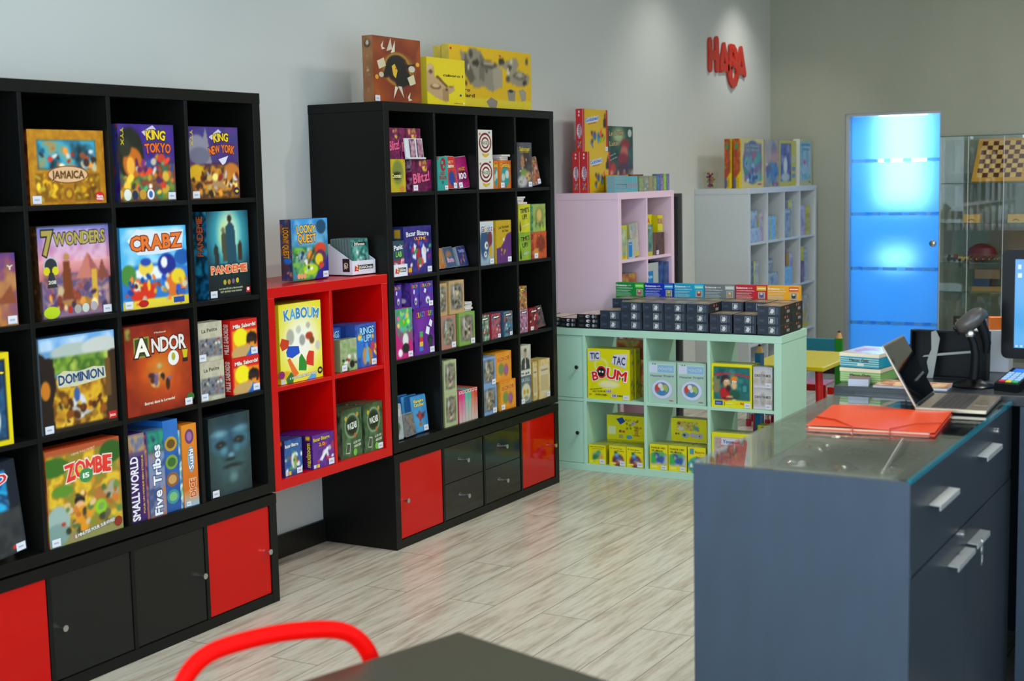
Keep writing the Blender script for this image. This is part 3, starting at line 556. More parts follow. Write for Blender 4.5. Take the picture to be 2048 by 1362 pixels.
design('kraken', '#b8b494', [('F', '#b8b496'), ('N', 105, 4, ['#a8a488', '#cac6a8'], 1)])
design('rapa', '#1a2430', [('F', '#141c28'), ('N', 111, 4, ['#0c3a70', '#1880b8', '#2ab0dc', '#0c2c58', '#58c8e8'], 1, (0, .3, .85, .93)), ('N', 112, 4, ['#141820', '#3a3c3a', '#20242c'], 1, (.4, 0, 1, .5)), ('E', .3, .5, .3, .12, '#3ab8e0', .4), ('E', .15, .35, .25, .1, '#1c78c0', .4), ('T', 'AND', .55, .82, .6, .1, '#d8282c', '#f0f0f4', .06), ('r', .8, .05, .92, .09, '#c8242c')])
design('zombie', '#c8481c', [('G', '#b0502a', '#8a8a50'), ('N', 121, 6, ['#c8a020', '#e8c030', '#a87820', '#7a8a30', '#d89a28'], 1, (0, .1, 1, .95)), ('E', .1, .82, .2, .1, '#3a6a20'), ('E', .88, .86, .16, .12, '#2f5a1c'), ('E', .2, .56, .14, .06, '#5a8a28'), ('E', .13, .25, .15, .17, '#9ab0a8'), ('E', .1, .12, .16, .12, '#7a9890'), ('E', .19, .22, .03, .02, '#b83020'), ('E', .42, .42, .07, .06, '#141414'), ('E', .42, .36, .07, .06, '#e8b078'), ('E', .45, .22, .1, .14, '#e09018'), ('E', .7, .42, .08, .1, '#b07030'), ('E', .7, .3, .08, .08, '#8ac820'), ('E', .88, .45, .08, .1, '#a8a088'),
  ('S', 20, 40, .25, .05, .98, .5, .04, ['#8a6a38', '#c8a870', '#5a5a38', '#d8c8a8', '#6a8a40', '#b86a28', '#3a3a28']), ('T', 'MEME PAS MORT', .5, .93, .32, .02, '#e8a890', None, .1), ('T', 'ZOMBIE', .56, .755, .62, .17, '#d8281c', '#f0d8c8', .02, .25), ('T', 'ZOMBIE', .56, .76, .6, .15, '#e03828', None, .02, .25), ('e', .52, .67, .09, .075, '#3a8a4a'), ('T', '15', .52, .67, .08, .05, '#f0f0e0'), ('e', .93, .09, .055, .055, '#8a2c18'), ('T', '15 MINUTES POUR SURVIVRE!', .6, .09, .55, .035, '#e8e8e0', '#4a4a30', .12)],
  [('F', '#d8581c'), ('N', 3, 5, ['#c8a028', '#e06020', '#8a3018'], 1), ('T', 'ZOMBIE', .5, .75, .35, .5, '#f0e8c8', None, -1.57)])
design('spine_small', '#3a1c5c', [('G', '#6a5a7a', '#2a1450'), ('N', 3, 8, ['#5a6a9a', '#c8a05a', '#7a3a5a'], .9, (0, .78, 1, 1)), ('R', .05, .02, .95, .74, '#3c1a62'), ('T', 'SMALLWORLD', .32, .385, 0.72, .46, '#ece6f0', '#1c0c30', 1.57), ('T', 'POUR UN MONDE BIEN ETRIQUE', .82, .42, .66, .1, '#d8a83a', None, 1.57)])
design('spine_orange', '#b0602a', [('N', 3, 6, ['#c8602a', '#4a3a8a', '#e0a03a', '#8a2a5a', '#3a2a5a'], 1)])
design('spine_five', '#4a6a9a', [('G', '#2a5a6a', '#b85a20'), ('N', 4, 6, ['#2a4a8a', '#7a9ac8', '#8a8ab0', '#c87a3a'], .8, (0, .0, 1, .75)), ('N', 5, 9, ['#1c6a5a', '#2aa07a', '#1c3a5a'], .9, (0, .75, 1, 1)), ('T', 'Five Tribes', .5, .42, .8, .48, '#e8ecf0', '#2a3a6a', 1.57)])
design('spine_blue', '#2468b8', [('G', '#2a70c0', '#1c3c78'), ('N', 6, 4, ['#1c4a98', '#3880c8'], .4), ('e', .5, .74, .42, .08, '#b8942a'), ('e', .5, .54, .42, .08, '#7a9a3a'), ('e', .5, .35, .42, .08, '#8a5a3a'), ('e', .5, .16, .42, .08, '#3a8a9a'), ('e', .5, .74, .28, .05, '#6a4a1c'), ('e', .5, .54, .28, .05, '#38682a'), ('e', .5, .35, .28, .05, '#c89a5a'), ('e', .5, .16, .28, .05, '#78b870')])
design('spine_teal', '#1c6a8a', [('N', 7, 5, ['#1c8a9a', '#2a5a9a', '#e8e8e0', '#2a9a6a'], 1)])
design('spine_sushi', '#d8781c', [('G', '#e08a20', '#c8601c'), ('B', 0, .2, '#9ac0d8', '#d87a2a'), ('e', .5, .85, .3, .09, '#6a3a6a'), ('e', .5, .85, .18, .055, '#9a6a9a'), ('e', .55, .57, .22, .16, '#8aa8b8'), ('T', 'Sushi', .55, .57, .24, .3, '#e8ecf0', '#3a5a7a', 1.57), ('T', 'DICE', .6, .22, .22, .4, '#c8402a', '#f0d8a0', 1.57)])
design('abyss', '#20282c', [('F', '#1a2629'), ('E', .5, .55, .5, .5, '#355658', .5), ('E', .5, .72, .36, .2, '#27506a', .5), ('E', .25, .68, .2, .14, '#3a6a80', .5), ('E', .78, .68, .18, .14, '#3f7084', .5), ('E', .28, .64, .13, .05, '#0c1518', .4), ('E', .72, .66, .13, .05, '#0c1518', .4), ('E', .27, .64, .04, .015, '#6a4a30', .6), ('E', .7, .665, .04, .015, '#6a4a30', .6), ('E', .5, .55, .11, .09, '#2c5060', .5), ('E', .52, .49, .07, .03, '#78a8b8', .6), ('E', .35, .56, .08, .05, '#5a98b0', .7), ('E', .66, .57, .08, .05, '#4a8498', .7),
  ('E', .55, .35, .22, .03, '#0c1818', .5), ('E', .5, .44, .12, .02, '#12201f', .5), ('E', .25, .78, .16, .04, '#7ab0c0', .7), ('E', .74, .8, .16, .04, '#6aa0b4', .7), ('E', .56, .31, .15, .03, '#44605f', .6), ('E', .56, .21, .09, .06, '#6a9088', .8), ('E', .5, .95, .3, .1, '#18323c', .6), ('N', 131, 8, ['#141c1e', '#3a565a', '#283a3c'], .22)], [('F', '#181f20')])
design('loony', '#1c4a90', [('G', '#3a9ae0', '#3a6a28'), ('N', 141, 3, ['#3a9ae0', '#8ac8f0', '#2a70b8'], .7, (0, .55, 1, 1)), ('N', 142, 4, ['#3a7ab0', '#4a9a6a', '#8ac840', '#2a6a3a', '#6ab0c8'], 1, (0, 0, .8, .55)), ('E', .82, .86, .14, .12, '#1c4a6a'), ('E', .78, .5, .16, .1, '#d8442a'), ('E', .78, .34, .16, .14, '#5a2a5a'), ('E', .74, .32, .11, .1, '#e8d028'), ('E', .8, .22, .07, .06, '#c8403a'), ('E', .28, .38, .12, .1, '#8a9a9a'), ('E', .5, .4, .09, .08, '#e88a28'), ('P', [(.3, .1), (.5, .3), (.65, .52), (.6, .52), (.42, .28)], '#7a4a20'), ('E', .5, .17, .2, .09, '#b8d828'), ('P', [(.6, 0), (.7, .12), (.88, .2), (1, .42), (1, 0)], '#26228a'), ('S', 21, 30, .05, .1, .6, .5, .03, ['#2a5a3a', '#7ac8d8', '#c8e060', '#1c3a5a', '#e8f0e8']),
  ('T', 'LOONY', .4, .84, .5, .13, '#f4c42c', '#1c2a6a', .0, .3), ('T', 'QUEST', .42, .68, .5, .13, '#f4b42c', '#1c2a6a', -.02, -.25), ('e', .16, .07, .04, .045, '#f0a070'), ('e', .24, .07, .04, .045, '#f0a070'), ('e', .32, .07, .04, .045, '#f0a070')],
  [('G', '#1c3a70', '#2a1c60'), ('N', 8, 5, ['#1c3a70', '#7a4a2a', '#28489a', '#c86a2a'], .8), ('E', .6, .33, .35, .06, '#2a78d8'), ('T', 'LOONY QUEST', .5, .62, .5, .5, '#f0a82c', '#4a1c10', -1.57), ('S', 3, 3, .5, .06, .9, .2, .1, ['#f0a070'])])
design('kaboum', '#e4d81c', [('F', '#e6d912'), ('E', .5, .52, .5, .4, '#f2efb0', .8), ('E', .52, .5, .3, .28, '#f6f4e4', .7), ('E', .25, .58, .09, .1, '#b0b0a0'), ('E', .45, .66, .06, .05, '#c8c8b8'), ('E', .68, .7, .05, .04, '#b8b8a8'), ('E', .53, .52, .07, .07, '#a0a098'), ('E', .9, .42, .06, .06, '#c8c8b8'), ('E', .7, .56, .09, .05, '#b03a20'), ('E', .76, .5, .06, .05, '#7a4a1c'), ('E', .12, .1, .14, .06, '#d8a81c'),
  ('p', [(0, .5), (.05, .58), (.22, .54), (.2, .45), (.05, .42)], '#c83c1c'), ('p', [(.14, .4), (.2, .47), (.44, .45), (.46, .36), (.28, .31), (.16, .34)], '#1c50c0'), ('p', [(.16, .3), (.22, .32), (.42, .1), (.3, .06)], '#e8702c'), ('p', [(.44, .3), (.5, .35), (.62, .22), (.6, .12), (.42, .14)], '#2c8a2c'), ('p', [(.62, .3), (.68, .37), (.8, .35), (.78, .16), (.6, .2)], '#d83020'), ('p', [(.12, .06), (.24, .14), (.3, .08), (.28, 0), (.14, 0)], '#28752c'), ('p', [(.6, 0), (.75, .07), (.84, .04), (.82, 0)], '#58a8e0'), ('e', .02, .12, .07, .05, '#8a1c6a'), ('r', .0, .0, .1, .06, '#c8d0c0'),
  ('T', 'KABOUM', .53, .87, .82, .13, ['#2a86c8', '#4aa8d8', '#2a86c8'], '#e8e8b8', -.03, .3), ('T', 'A VOS TOURS, PRETS, BATISSEZ!', .52, .065, .65, .028, '#f4f4f4', '#3a3a3a', .03), ('e', .93, .09, .06, .045, '#14204a'), ('e', .93, .09, .035, .018, '#e8c81c')],
  [('F', '#d8c814'), ('T', 'KABOUM', .5, .82, .25, .4, '#2a2a2a', None, 1.57)])
design('rings', '#2a4c9c', [('G', '#2a3f90', '#2a68c0'), ('N', 151, 5, ['#2a48a0', '#3a70c8', '#1c3078'], .7), ('S', 22, 10, .05, .25, .95, .8, .09, ['#f0b82c', '#e8a020', '#2a7ad8', '#58b0f0']), ('P', [(.0, .3), (.05, .6), (.35, .62), (.4, .38), (.2, .25)], '#2a72c8'), ('E', .45, .25, .12, .2, '#c08a4a'), ('E', .68, .22, .13, .18, '#b07838'), ('E', .82, .45, .1, .12, '#b8405a'), ('P', [(.45, .1), (.55, .6), (.66, .12)], '#58b0e8'), ('T', 'RINGS', .56, .84, .66, .16, '#8fd0f4', '#1c2a60', .03), ('T', 'UP!', .58, .66, .36, .15, '#8fd0f4', '#1c2a60', .05)])
design('bugs', '#7a8a60', [('G', '#98a880', '#6a8a4a'), ('N', 161, 4, ['#8a9a70', '#b0b890', '#7a9a5a'], .8), ('S', 23, 14, .05, .02, .95, .45, .1, ['#1c1c1c', '#c84030', '#8ab838', '#e8e8e0', '#a8301c', '#3a4a28']), ('E', .7, .2, .14, .12, '#141414')])
design('bbblue', '#1c3c7a', [('F', '#234a88'), ('N', 171, 5, ['#1c3c78', '#3a68a8', '#28508c'], .8), ('E', .52, .42, .15, .24, '#d8dccc'), ('E', .6, .36, .1, .2, '#8aa85a'), ('S', 24, 16, .05, .1, .95, .65, .07, ['#e8ecec', '#b83a30', '#3a7a3a', '#c8ccd8']), ('T', 'Bazar Bizarre', .42, .85, .74, .09, '#e4ecdc', '#1c2c5c', .02, .2), ('r', .03, .03, .17, .14, '#c8ccd4'), ('r', .2, .03, .34, .14, '#e8b420')], [('F', '#30205c'), ('R', .3, .85, .7, .97, '#e8b81c')])
design('bbpurp', '#4a1c7c', [('F', '#4c2078'), ('N', 181, 5, ['#3c1868', '#6a3098', '#502480'], .8), ('S', 25, 14, .1, .12, .95, .7, .07, ['#e8e0f0', '#b8304a', '#e8e8e8', '#9a2c6a']), ('P', [(.3, .25), (.42, .2), (.75, .5), (.7, .6)], '#e8ecec'), ('T', 'Bazar Bizarre', .42, .87, .74, .1, '#e0c42c', '#2c0c50', .02), ('T', '2.0', .42, .7, .26, .1, '#e8a020', '#2c0c50'), ('r', .03, .03, .15, .13, '#c8ccd4'), ('r', .18, .03, .3, .13, '#e8b420')],
  [('F', '#3c1668'), ('R', .25, .85, .75, .97, '#e8b81c'), ('T', 'maxizoom', .5, .42, .7, .5, '#e0c42c', '#2c0c50', 1.57)])
design('azap', '#3a4a34', [('F', '#2f4a2a'), ('N', 191, 4, ['#24381f', '#4a6a40', '#34502e', '#5a7a50'], .8), ('E', .5, .65, .36, .26, '#8aa07a', .04), ('E', .5, .65, .31, .22, '#2a4424', .04), ('E', .5, .65, .24, .17, '#16200f', .1), ('e', .2, .82, .06, .05, '#b8a02c'), ('e', .78, .86, .06, .05, '#b0882c'), ('e', .64, .44, .05, .05, '#b85a2c'), ('T', 'WAZABI', .5, .65, .46, .13, '#e4ece0', '#101810', .1), ('T', 'LE JEU QUI', .72, .3, .34, .04, '#d8dcc8', None, .1), ('T', 'ARRACHE!', .74, .22, .34, .05, '#d8dcc8', None, .1), ('p', [(.14, .1), (.22, .32), (.4, .3), (.36, .08)], '#a8b0a0'), ('p', [(.17, .12), (.23, .29), (.37, .27), (.33, .11)], '#3a4a34'), ('e', .62, .09, .09, .075, '#6ab840')],
  [('F', '#263a22'), ('N', 7, 6, ['#1c2c1a', '#4a5a44', '#6a8a70'], .9)])
design('brownbig', '#7c3e18', [('F', '#8c3c08'), ('N', 201, 3, ['#9a4408', '#7a3408', '#a85010'], .8), ('E', .52, .5, .36, .36, '#6a1808', .7), ('E', .52, .52, .3, .2, '#a8942c', .5), ('E', .5, .52, .27, .25, '#b89a2c', .1), ('E', .5, .52, .24, .22, '#5a1808', .1), ('E', .47, .54, .21, .19, '#0c0806', .06), ('E', .62, .4, .16, .12, '#0c0806', .1), ('P', [(.2, .42), (.3, .66), (.52, .74), (.7, .66), (.56, .68), (.4, .6), (.32, .48)], '#0c0806'), ('P', [(.44, .36), (.6, .3), (.84, .36), (.74, .3), (.58, .24), (.46, .28)], '#0c0806'), ('P', [(.66, .6), (.9, .62), (.7, .54)], '#0c0806'), ('P', [(.3, .38), (.08, .4), (.3, .46)], '#0c0806'), ('p', [(.38, .56), (.44, .6), (.5, .5), (.46, .38), (.41, .42)], '#d8b02c'), ('e', .47, .53, .02, .014, '#c83818'),
  ('p', [(.28, .78), (.37, .99), (.4, .82)], '#c8c0a8'), ('p', [(.37, .76), (.46, .96), (.45, .78)], '#dcd4bc'), ('p', [(.08, .62), (.12, .5), (.26, .56), (.22, .68)], '#d0c4a0'), ('p', [(.7, .4), (.76, .28), (.88, .32), (.84, .46)], '#d0c4a0'), ('p', [(.44, .26), (.4, .06), (.5, .24)], '#dcd4bc'), ('p', [(.5, .26), (.62, .08), (.58, .26)], '#c8c0a8'), ('e', .93, .62, .04, .035, '#e0a02c'), ('e', .07, .38, .035, .035, '#d89a2c'), ('p', [(.17, .86), (.22, .94), (.2, .84), (.26, .82), (.19, .8)], '#dcd4bc'), ('p', [(.7, .1), (.76, .18), (.74, .08), (.8, .06), (.72, .04)], '#dcd4bc'), ('e', .8, .54, .07, .05, '#c8c0a8'), ('e', .16, .42, .05, .04, '#c8b8a0')],
  [('F', '#8a5a34'), ('N', 9, 3, ['#7c4c28', '#9a6840'], .8), ('E', .5, .88, .3, .06, '#3a2a1c'), ('E', .5, .89, .16, .04, '#c8b89a'), ('S', 4, 9, .4, .1, .6, .7, .07, ['#b89a60'])])
BLK = '#b09a78'
design('marble1', '#dcc010', [('G', '#ddc60e', '#e0cc04'), ('P', [(.0, .3), (0, .82), (.1, .88), (.18, .8), (.2, .6), (.5, .42), (.7, .45), (.72, .34), (.52, .24), (.5, .08), (.2, .18)], '#b89a70'), ('P', [(.4, .12), (.4, .36), (.56, .4), (.55, .1)], '#a07f50'), ('P', [(.0, .7), (.0, .82), (.1, .88), (.16, .8)], '#c8ae84'), ('E', .1, .7, .05, .04, '#6a4c28'), ('E', .22, .4, .14, .06, '#7a5a34'), ('E', .22, .42, .1, .035, '#c8ae84'), ('E', .5, .35, .03, .03, '#503618'), ('E', .62, .42, .06, .02, '#8a683c'), ('P', [(.22, .6), (.5, .4), (.54, .43), (.27, .64)], '#6a4c28'),
  ('T', 'cuboro 1', .68, .655, .52, .055, '#2a2a24'), ('e', .87, .25, .03, .025, '#3a2a8c'), ('T', 'cuboro', .8, .08, .24, .025, '#8a6a2c'), ('e', .95, .085, .025, .02, '#e8e0c0')])
design('marble_std', '#e0b808', [('G', '#e4b800', '#dcb008'), ('B', 0, .2, '#d8c41c', '#dcc82c'), ('P', [(.12, .92), (.2, .88), (.24, .98), (.36, .95), (.42, .8), (.55, .78), (.6, .68), (.62, .4), (.5, .3), (.4, .38), (.28, .34), (.22, .5), (.16, .6)], '#8e8674'), ('P', [(.18, .9), (.24, .7), (.3, .5), (.24, .4), (.16, .6)], '#5e584a'), ('P', [(.36, .9), (.42, .8), (.4, .45), (.34, .5)], '#6e6858'), ('P', [(.5, .78), (.62, .7), (.63, .42), (.52, .32)], '#a49a86'),
  ('P', [(.56, .76), (.7, .84), (.8, .9), (.84, .8), (.8, .66), (.7, .62), (.66, .7)], '#9a907c'), ('P', [(.7, .6), (.84, .7), (.98, .62), (.96, .46), (.84, .42), (.7, .5)], '#968c78'), ('E', .46, .74, .1, .06, '#4e483a'), ('E', .46, .76, .07, .035, '#a89e8a'), ('E', .85, .6, .09, .05, '#5a5446'), ('E', .85, .61, .06, .03, '#b8ae98'), ('E', .72, .74, .03, .03, '#3e382c'), ('E', .3, .74, .04, .04, '#2e281c'), ('S', 26, 14, .16, .4, .95, .9, .02, ['#3e382c', '#c8bea8', '#4e483a']), ('p', [(.68, .35), (.73, .38), (.79, .35), (.78, .18), (.7, .18)], '#8e8674'), ('p', [(.83, .36), (.89, .39), (.93, .34), (.92, .2), (.87, .18)], '#9a927e'), ('e', .73, .34, .03, .025, '#3a342a'), ('p', [(.42, .14), (.48, .22), (.56, .16), (.54, .03), (.47, .03)], '#8a7e74'), ('e', .02, .93, .012, .02, '#c83020'), ('e', .6, .9, .015, .02, '#c8641c'),
  ('T', 'cuboro', .13, .31, .2, .055, '#3a3218'), ('T', 'standard', .15, .225, .26, .055, '#3a3218'), ('T', 'cuboro', .9, .05, .11, .02, '#8a6a2c'), ('e', .97, .05, .01, .015, '#e8e0c0')], [('F', '#d8bc40'), ('N', 3, 8, ['#c8ac38', '#e0c858'], .8)])
design('blitz', '#5c0c3c', [('F', '#5e0c40'), ('N', 211, 4, ['#3c0828', '#8a1458', '#4a0a34', '#a02868'], .9), ('S', 27, 12, .4, .6, .8, .95, .08, ['#c8b03a', '#b8b8d0', '#a02058', '#e0a060']), ('T', 'Blitz!', .47, .45, .82, .3, '#e05a8a', '#300818', .12)], [('N', 5, 6, ['#2c0820', '#7a1450', '#b89ab0', '#1c0818'], 1)])
design('yellowco', '#c8b01c', [('F', '#c8ac1c'), ('E', .5, .55, .42, .45, '#a8a828', .1), ('E', .5, .6, .34, .36, '#78803a', .2), ('E', .45, .5, .3, .12, '#2a2a1c', .1), ('E', .75, .1, .18, .1, '#c8882c'), ('T', 'Cocotaki', .42, .5, .6, .12, '#e8e48c', '#2a2a1c')])
design('tealco', '#2a948a', [('F', '#2c968c'), ('e', .55, .76, .26, .2, '#98202c'), ('e', .48, .82, .1, .05, '#2a968c'), ('e', .62, .7, .1, .05, '#2a968c'), ('T', 'RED', .5, .5, .4, .09, '#a02028'), ('T', 'DRAGON', .5, .38, .66, .1, '#a02028'), ('e', .5, .24, .12, .05, '#1c6a68'), ('r', .0, .9, .12, 1, '#a83030')])
design('redtin', '#c8281c', [('F', '#c82818'), ('N', 221, 12, ['#b82014', '#e03828'], .6), ('E', .55, .3, .35, .25, '#1c3a90'), ('T', 'Unanimo', .5, .72, .7, .12, '#f0e8d8', '#8a1410', .05), ('T', 'PARTY', .5, .84, .7, .09, '#e8a898', None, .05)])
design('magtin', '#98145c', [('F', '#9c1460'), ('N', 231, 4, ['#7c0c4c', '#b82478'], .7), ('E', .5, .4, .4, .2, '#5c0c3c', .4), ('T', 'MAGIC', .5, .62, .6, .12, '#d8902c', '#4c0830', .0, .3), ('T', '100', .5, .38, .66, .2, '#e8dce8', '#6c1048')])
design('targets', '#d0ccc0', [('F', '#d6d2c8'), ('e', .5, .56, .44, .34, '#6e1420'), ('e', .5, .56, .36, .27, '#d8d4ca'), ('e', .5, .56, .27, .2, '#6e1420'), ('e', .5, .56, .19, .14, '#d8d4ca'), ('T', 'TARGETS', .5, .56, .66, .11, '#6a7a60', '#d8d4ca', .0), ('p', [(.25, .22), (.5, .17), (.78, .22), (.7, .12), (.3, .12)], '#c8a81c'), ('e', .5, .12, .12, .05, '#c8b020'), ('S', 3, 1, .1, .8, .2, .9, .05, ['#8a3040']), ('r', .72, .88, .86, .94, '#5a6a7a')], [('F', '#7c2430')])
design('comi', '#c8641c', [('F', '#c8641c'), ('N', 241, 4, ['#b8541a', '#d87a28'], .7), ('E', .5, .42, .36, .36, '#2a8a88', .06), ('E', .32, .4, .16, .14, '#b0c0b8', .05), ('E', .66, .5, .17, .15, '#b8c8c0', .05), ('T', 'Comitutto', .5, .85, .8, .16, '#e8c43a', '#6a2c10', .0, .5)], [('F', '#d87a1c'), ('T', 'COMITUTTO', .5, .5, .8, .5, '#6a2c10', None, 1.57)])
design('cards_white', '#cfcac4', [('F', '#cfcac4')])
design('sab', '#34363c', [('G', '#3c3e44', '#4a4a4c'), ('N', 251, 4, ['#2c2e34', '#54565c', '#3c3e44'], .8), ('E', .58, .62, .2, .22, '#3a2a20', .2), ('E', .35, .58, .13, .14, '#a07050', .2), ('E', .45, .3, .22, .12, '#6a8a3a', .3), ('E', .35, .14, .32, .13, '#b0b0b0', .3), ('E', .75, .25, .18, .1, '#c89a5a', .5), ('S', 28, 14, .1, .05, .9, .7, .05, ['#3a4a8a', '#b8b0a0', '#7a3020', '#5a4a38']), ('T', 'Saboteur', .52, .86, .7, .09, '#c8b02c', '#1c1c1c'), ('T', 'DAS DUELL', .52, .79, .6, .03, '#a89a3c', '#1c1c1c')])
design('sabtin', '#504438', [('N', 261, 6, ['#4a3a30', '#a87a4a', '#8a2820', '#c8c0b0', '#3a3a40'], 1), ('T', 'Saboteur', .5, .88, .8, .08, '#b8a83c', '#2a2a1c')])
design('ultime', '#28206c', [('F', '#28226e'), ('N', 271, 5, ['#1c1858', '#3a3088', '#282468'], .8), ('P', [(.3, .35), (.36, .65), (.44, .6), (.42, .3)], '#dcdcec'), ('P', [(.62, .5), (.7, .62), (.8, .5), (.78, .2), (.66, .22)], '#dcdcec'), ('E', .52, .42, .07, .12, '#a82838'), ('E', .58, .24, .12, .1, '#c84a4a'), ('S', 29, 26, .05, .05, .95, .7, .05, ['#b82838', '#3a50b0', '#3a8a4a', '#e8e8f0', '#2a3a9a', '#8a2a6a', '#c8402c']), ('T', 'Bazar Bizarre', .5, .86, .8, .1, '#d8dce8', '#14104a', .0, .25), ('T', 'ULTIME', .58, .74, .4, .06, '#e8a03a', '#14104a'), ('r', .14, .05, .26, .14, '#d8a82c')], [('F', '#1c2c6c'), ('R', .2, .76, .75, .95, '#d8a82c')])
design('panic', '#3a5a6a', [('F', '#2c4a5a'), ('B', .0, .45, '#9a2c38', '#8a3a4a'), ('S', 30, 18, .05, .1, .95, .5, .09, ['#b83a48', '#d8d8d0', '#7a2030', '#e09aa0']), ('T', 'Panic', .48, .82, .75, .14, '#e8eef0', '#2a2a5a', .1), ('T', 'LAB', .5, .62, .5, .15, '#8ad048', '#2a2a5a')])
design('tinorange', '#b06a2c', [('F', '#b0682c'), ('N', 281, 6, ['#9a4a1c', '#c8803a', '#5a7a5a'], .9), ('r', .15, .15, .4, .4, '#6a3a28')])
design('tinfluo', '#3a5070', [('F', '#33486a'), ('E', .45, .6, .34, .26, '#c8702c', .2), ('E', .6, .35, .3, .2, '#2a6a98', .3), ('N', 3, 8, ['#2a3c60', '#486890'], .4), ('T', 'fiesta', .5, .35, .7, .2, '#c84a8a', '#d8d8e0')])
design('tinblue', '#2c3468', [('F', '#2a3066'), ('N', 291, 6, ['#1c2454', '#4a58a0'], .8), ('S', 31, 8, .2, .15, .8, .55, .09, ['#c86a2c', '#2a6aa8', '#d8b03a', '#8a3a8a']), ('T', 'TANTRIX', .5, .78, .72, .16, '#a8b0d8', '#141c44')])
design('gloobz', '#b8c0c4', [('G', '#c0c8cc', '#8aa0b0'), ('E', .4, .5, .3, .36, '#2a4a70', .2), ('E', .75, .6, .16, .2, '#6a2a3a', .2), ('E', .52, .45, .12, .09, '#d8dcdc', .1), ('E', .55, .45, .05, .04, '#202428', .1), ('E', .45, .25, .1, .07, '#d8dcdc', .1), ('E', .46, .25, .04, .03, '#202428', .1), ('E', .8, .3, .12, .14, '#b89a2c', .2), ('T', 'Gloobz', .55, .84, .74, .13, ['#3a5a9a', '#8a3a4a', '#c89a2c', '#3a7a5a'], '#e8ecec', .05)], [('F', '#c8cccc')])
design('corsari', '#b89a18', [('F', '#b89a1a'), ('P', [(0, 0), (0, .35), (.3, .38), (.5, .5), (.7, .68), (1, .72), (1, 0)], '#5a2a6c'), ('E', .5, .55, .06, .04, '#e8e0c0'), ('S', 32, 10, .3, .05, .9, .6, .05, ['#a8882c', '#c8a02c', '#7a4a8a']), ('T', 'Les Magiciens', .5, .85, .7, .07, '#5c4a10', None, .05), ('T', 'du Vent', .6, .76, .4, .06, '#5c4a10')], [('F', '#c8a420'), ('E', .5, .8, .35, .07, '#b85a1c')])
design('tuyellow', '#b8b41c', [('F', '#b8b61c'), ('N', 301, 3, ['#a8a818', '#ccc82c'], .7), ('p', [(.05, .1), (.12, .5), (.22, .1), (.14, .0)], '#2a2c10'), ('T', 'TIME\'S', .52, .78, .76, .16, '#20240c', '#b8c438', .08), ('T', 'UP!', .5, .55, .4, .17, '#20240c', '#b8c438', .08), ('T', 'ACADEMY', .62, .25, .6, .06, '#e0dca0', None, .15)])
design('tugreen', '#78a01c', [('F', '#7aa420'), ('N', 311, 3, ['#6a9018', '#98b838'], .7), ('p', [(.05, .1), (.12, .5), (.22, .1), (.14, .0)], '#20240c'), ('T', 'TIME\'S', .52, .78, .76, .16, '#181c0c', '#98b838', .08), ('T', 'UP!', .5, .55, .4, .17, '#181c0c', '#98b838', .08), ('T', 'KIDS', .6, .25, .4, .09, '#c8d8c0', '#3a5a5a', .15)])
design('junglegr', '#7a9a4c', [('F', '#80a048'), ('N', 321, 4, ['#6a8a38', '#98b060', '#8a9a4a'], .8), ('E', .5, .55, .32, .34, '#7a7a40', .2), ('E', .5, .6, .2, .22, '#c8b060', .4), ('E', .8, .12, .2, .1, '#a8b83c'), ('S', 33, 10, .1, .1, .9, .4, .05, ['#5a7a2c', '#b8b040', '#3a5a28'])], [('F', '#5aa86c'), ('N', 3, 8, ['#3a8a58', '#a8d0b0', '#2a6a48'], .8)])
design('junglered', '#b03818', [('F', '#b03c1a'), ('N', 331, 4, ['#98301a', '#c8602c', '#b04a20'], .8), ('E', .55, .55, .34, .3, '#7a2c18', .2), ('S', 34, 16, .15, .2, .9, .9, .05, ['#c8a83c', '#d8b84a', '#8a2c18', '#5a6a28']), ('E', .2, .2, .2, .2, '#c88a2c')], [('F', '#b82820'), ('N', 3, 8, ['#a02018', '#e0a090', '#b83028'], .8)])
design('crazygr', '#c01c7a', [('G', '#4a9a7a', '#b81870'), ('P', [(0, 0), (0, .9), (.12, .5), (.4, .3), (.9, .35), (1, .2), (1, 0)], '#c41c78'), ('E', .55, .72, .35, .2, '#5ab0a0', .2), ('E', .55, .75, .24, .12, '#4ab83a', .3), ('S', 35, 18, .15, .5, .95, .95, .07, ['#3aa85a', '#d84a8a', '#e8b04a', '#4a9ad0', '#8ad048']), ('E', .6, .36, .16, .14, '#e0e4e0', .1), ('E', .6, .2, .2, .1, '#1c1c20', .1), ('E', .3, .12, .12, .08, '#f0f0f0', .2)], [('F', '#b8186c')])
design('crazyp', '#5c1c8c', [('F', '#5a1c88'), ('N', 341, 3, ['#4c1478', '#7a2ca0'], .8), ('p', [(.55, .45), (.62, .6), (.78, .55), (.72, .4)], '#e0e4ec'), ('p', [(.72, .62), (.8, .74), (.92, .68), (.86, .56)], '#e0e4ec'), ('r', .26, .38, .42, .5, '#48a848'), ('r', .25, .28, .42, .38, '#c83030'), ('r', .24, .18, .42, .28, '#d8b82c'), ('r', .23, .08, .42, .18, '#3a70c8'), ('e', .78, .3, .14, .1, '#1c2428'), ('e', .8, .2, .1, .12, '#2a3438'), ('T', 'CRAZY CUPS', .52, .87, .84, .11, ['#d83a3a', '#d8b82c', '#48a848', '#3a80d8', '#d84a9a'], '#38105c', .02, .15)], [('F', '#4c1c90'), ('N', 3, 5, ['#28106c', '#8a3aa8', '#3a50b8'], .9)])
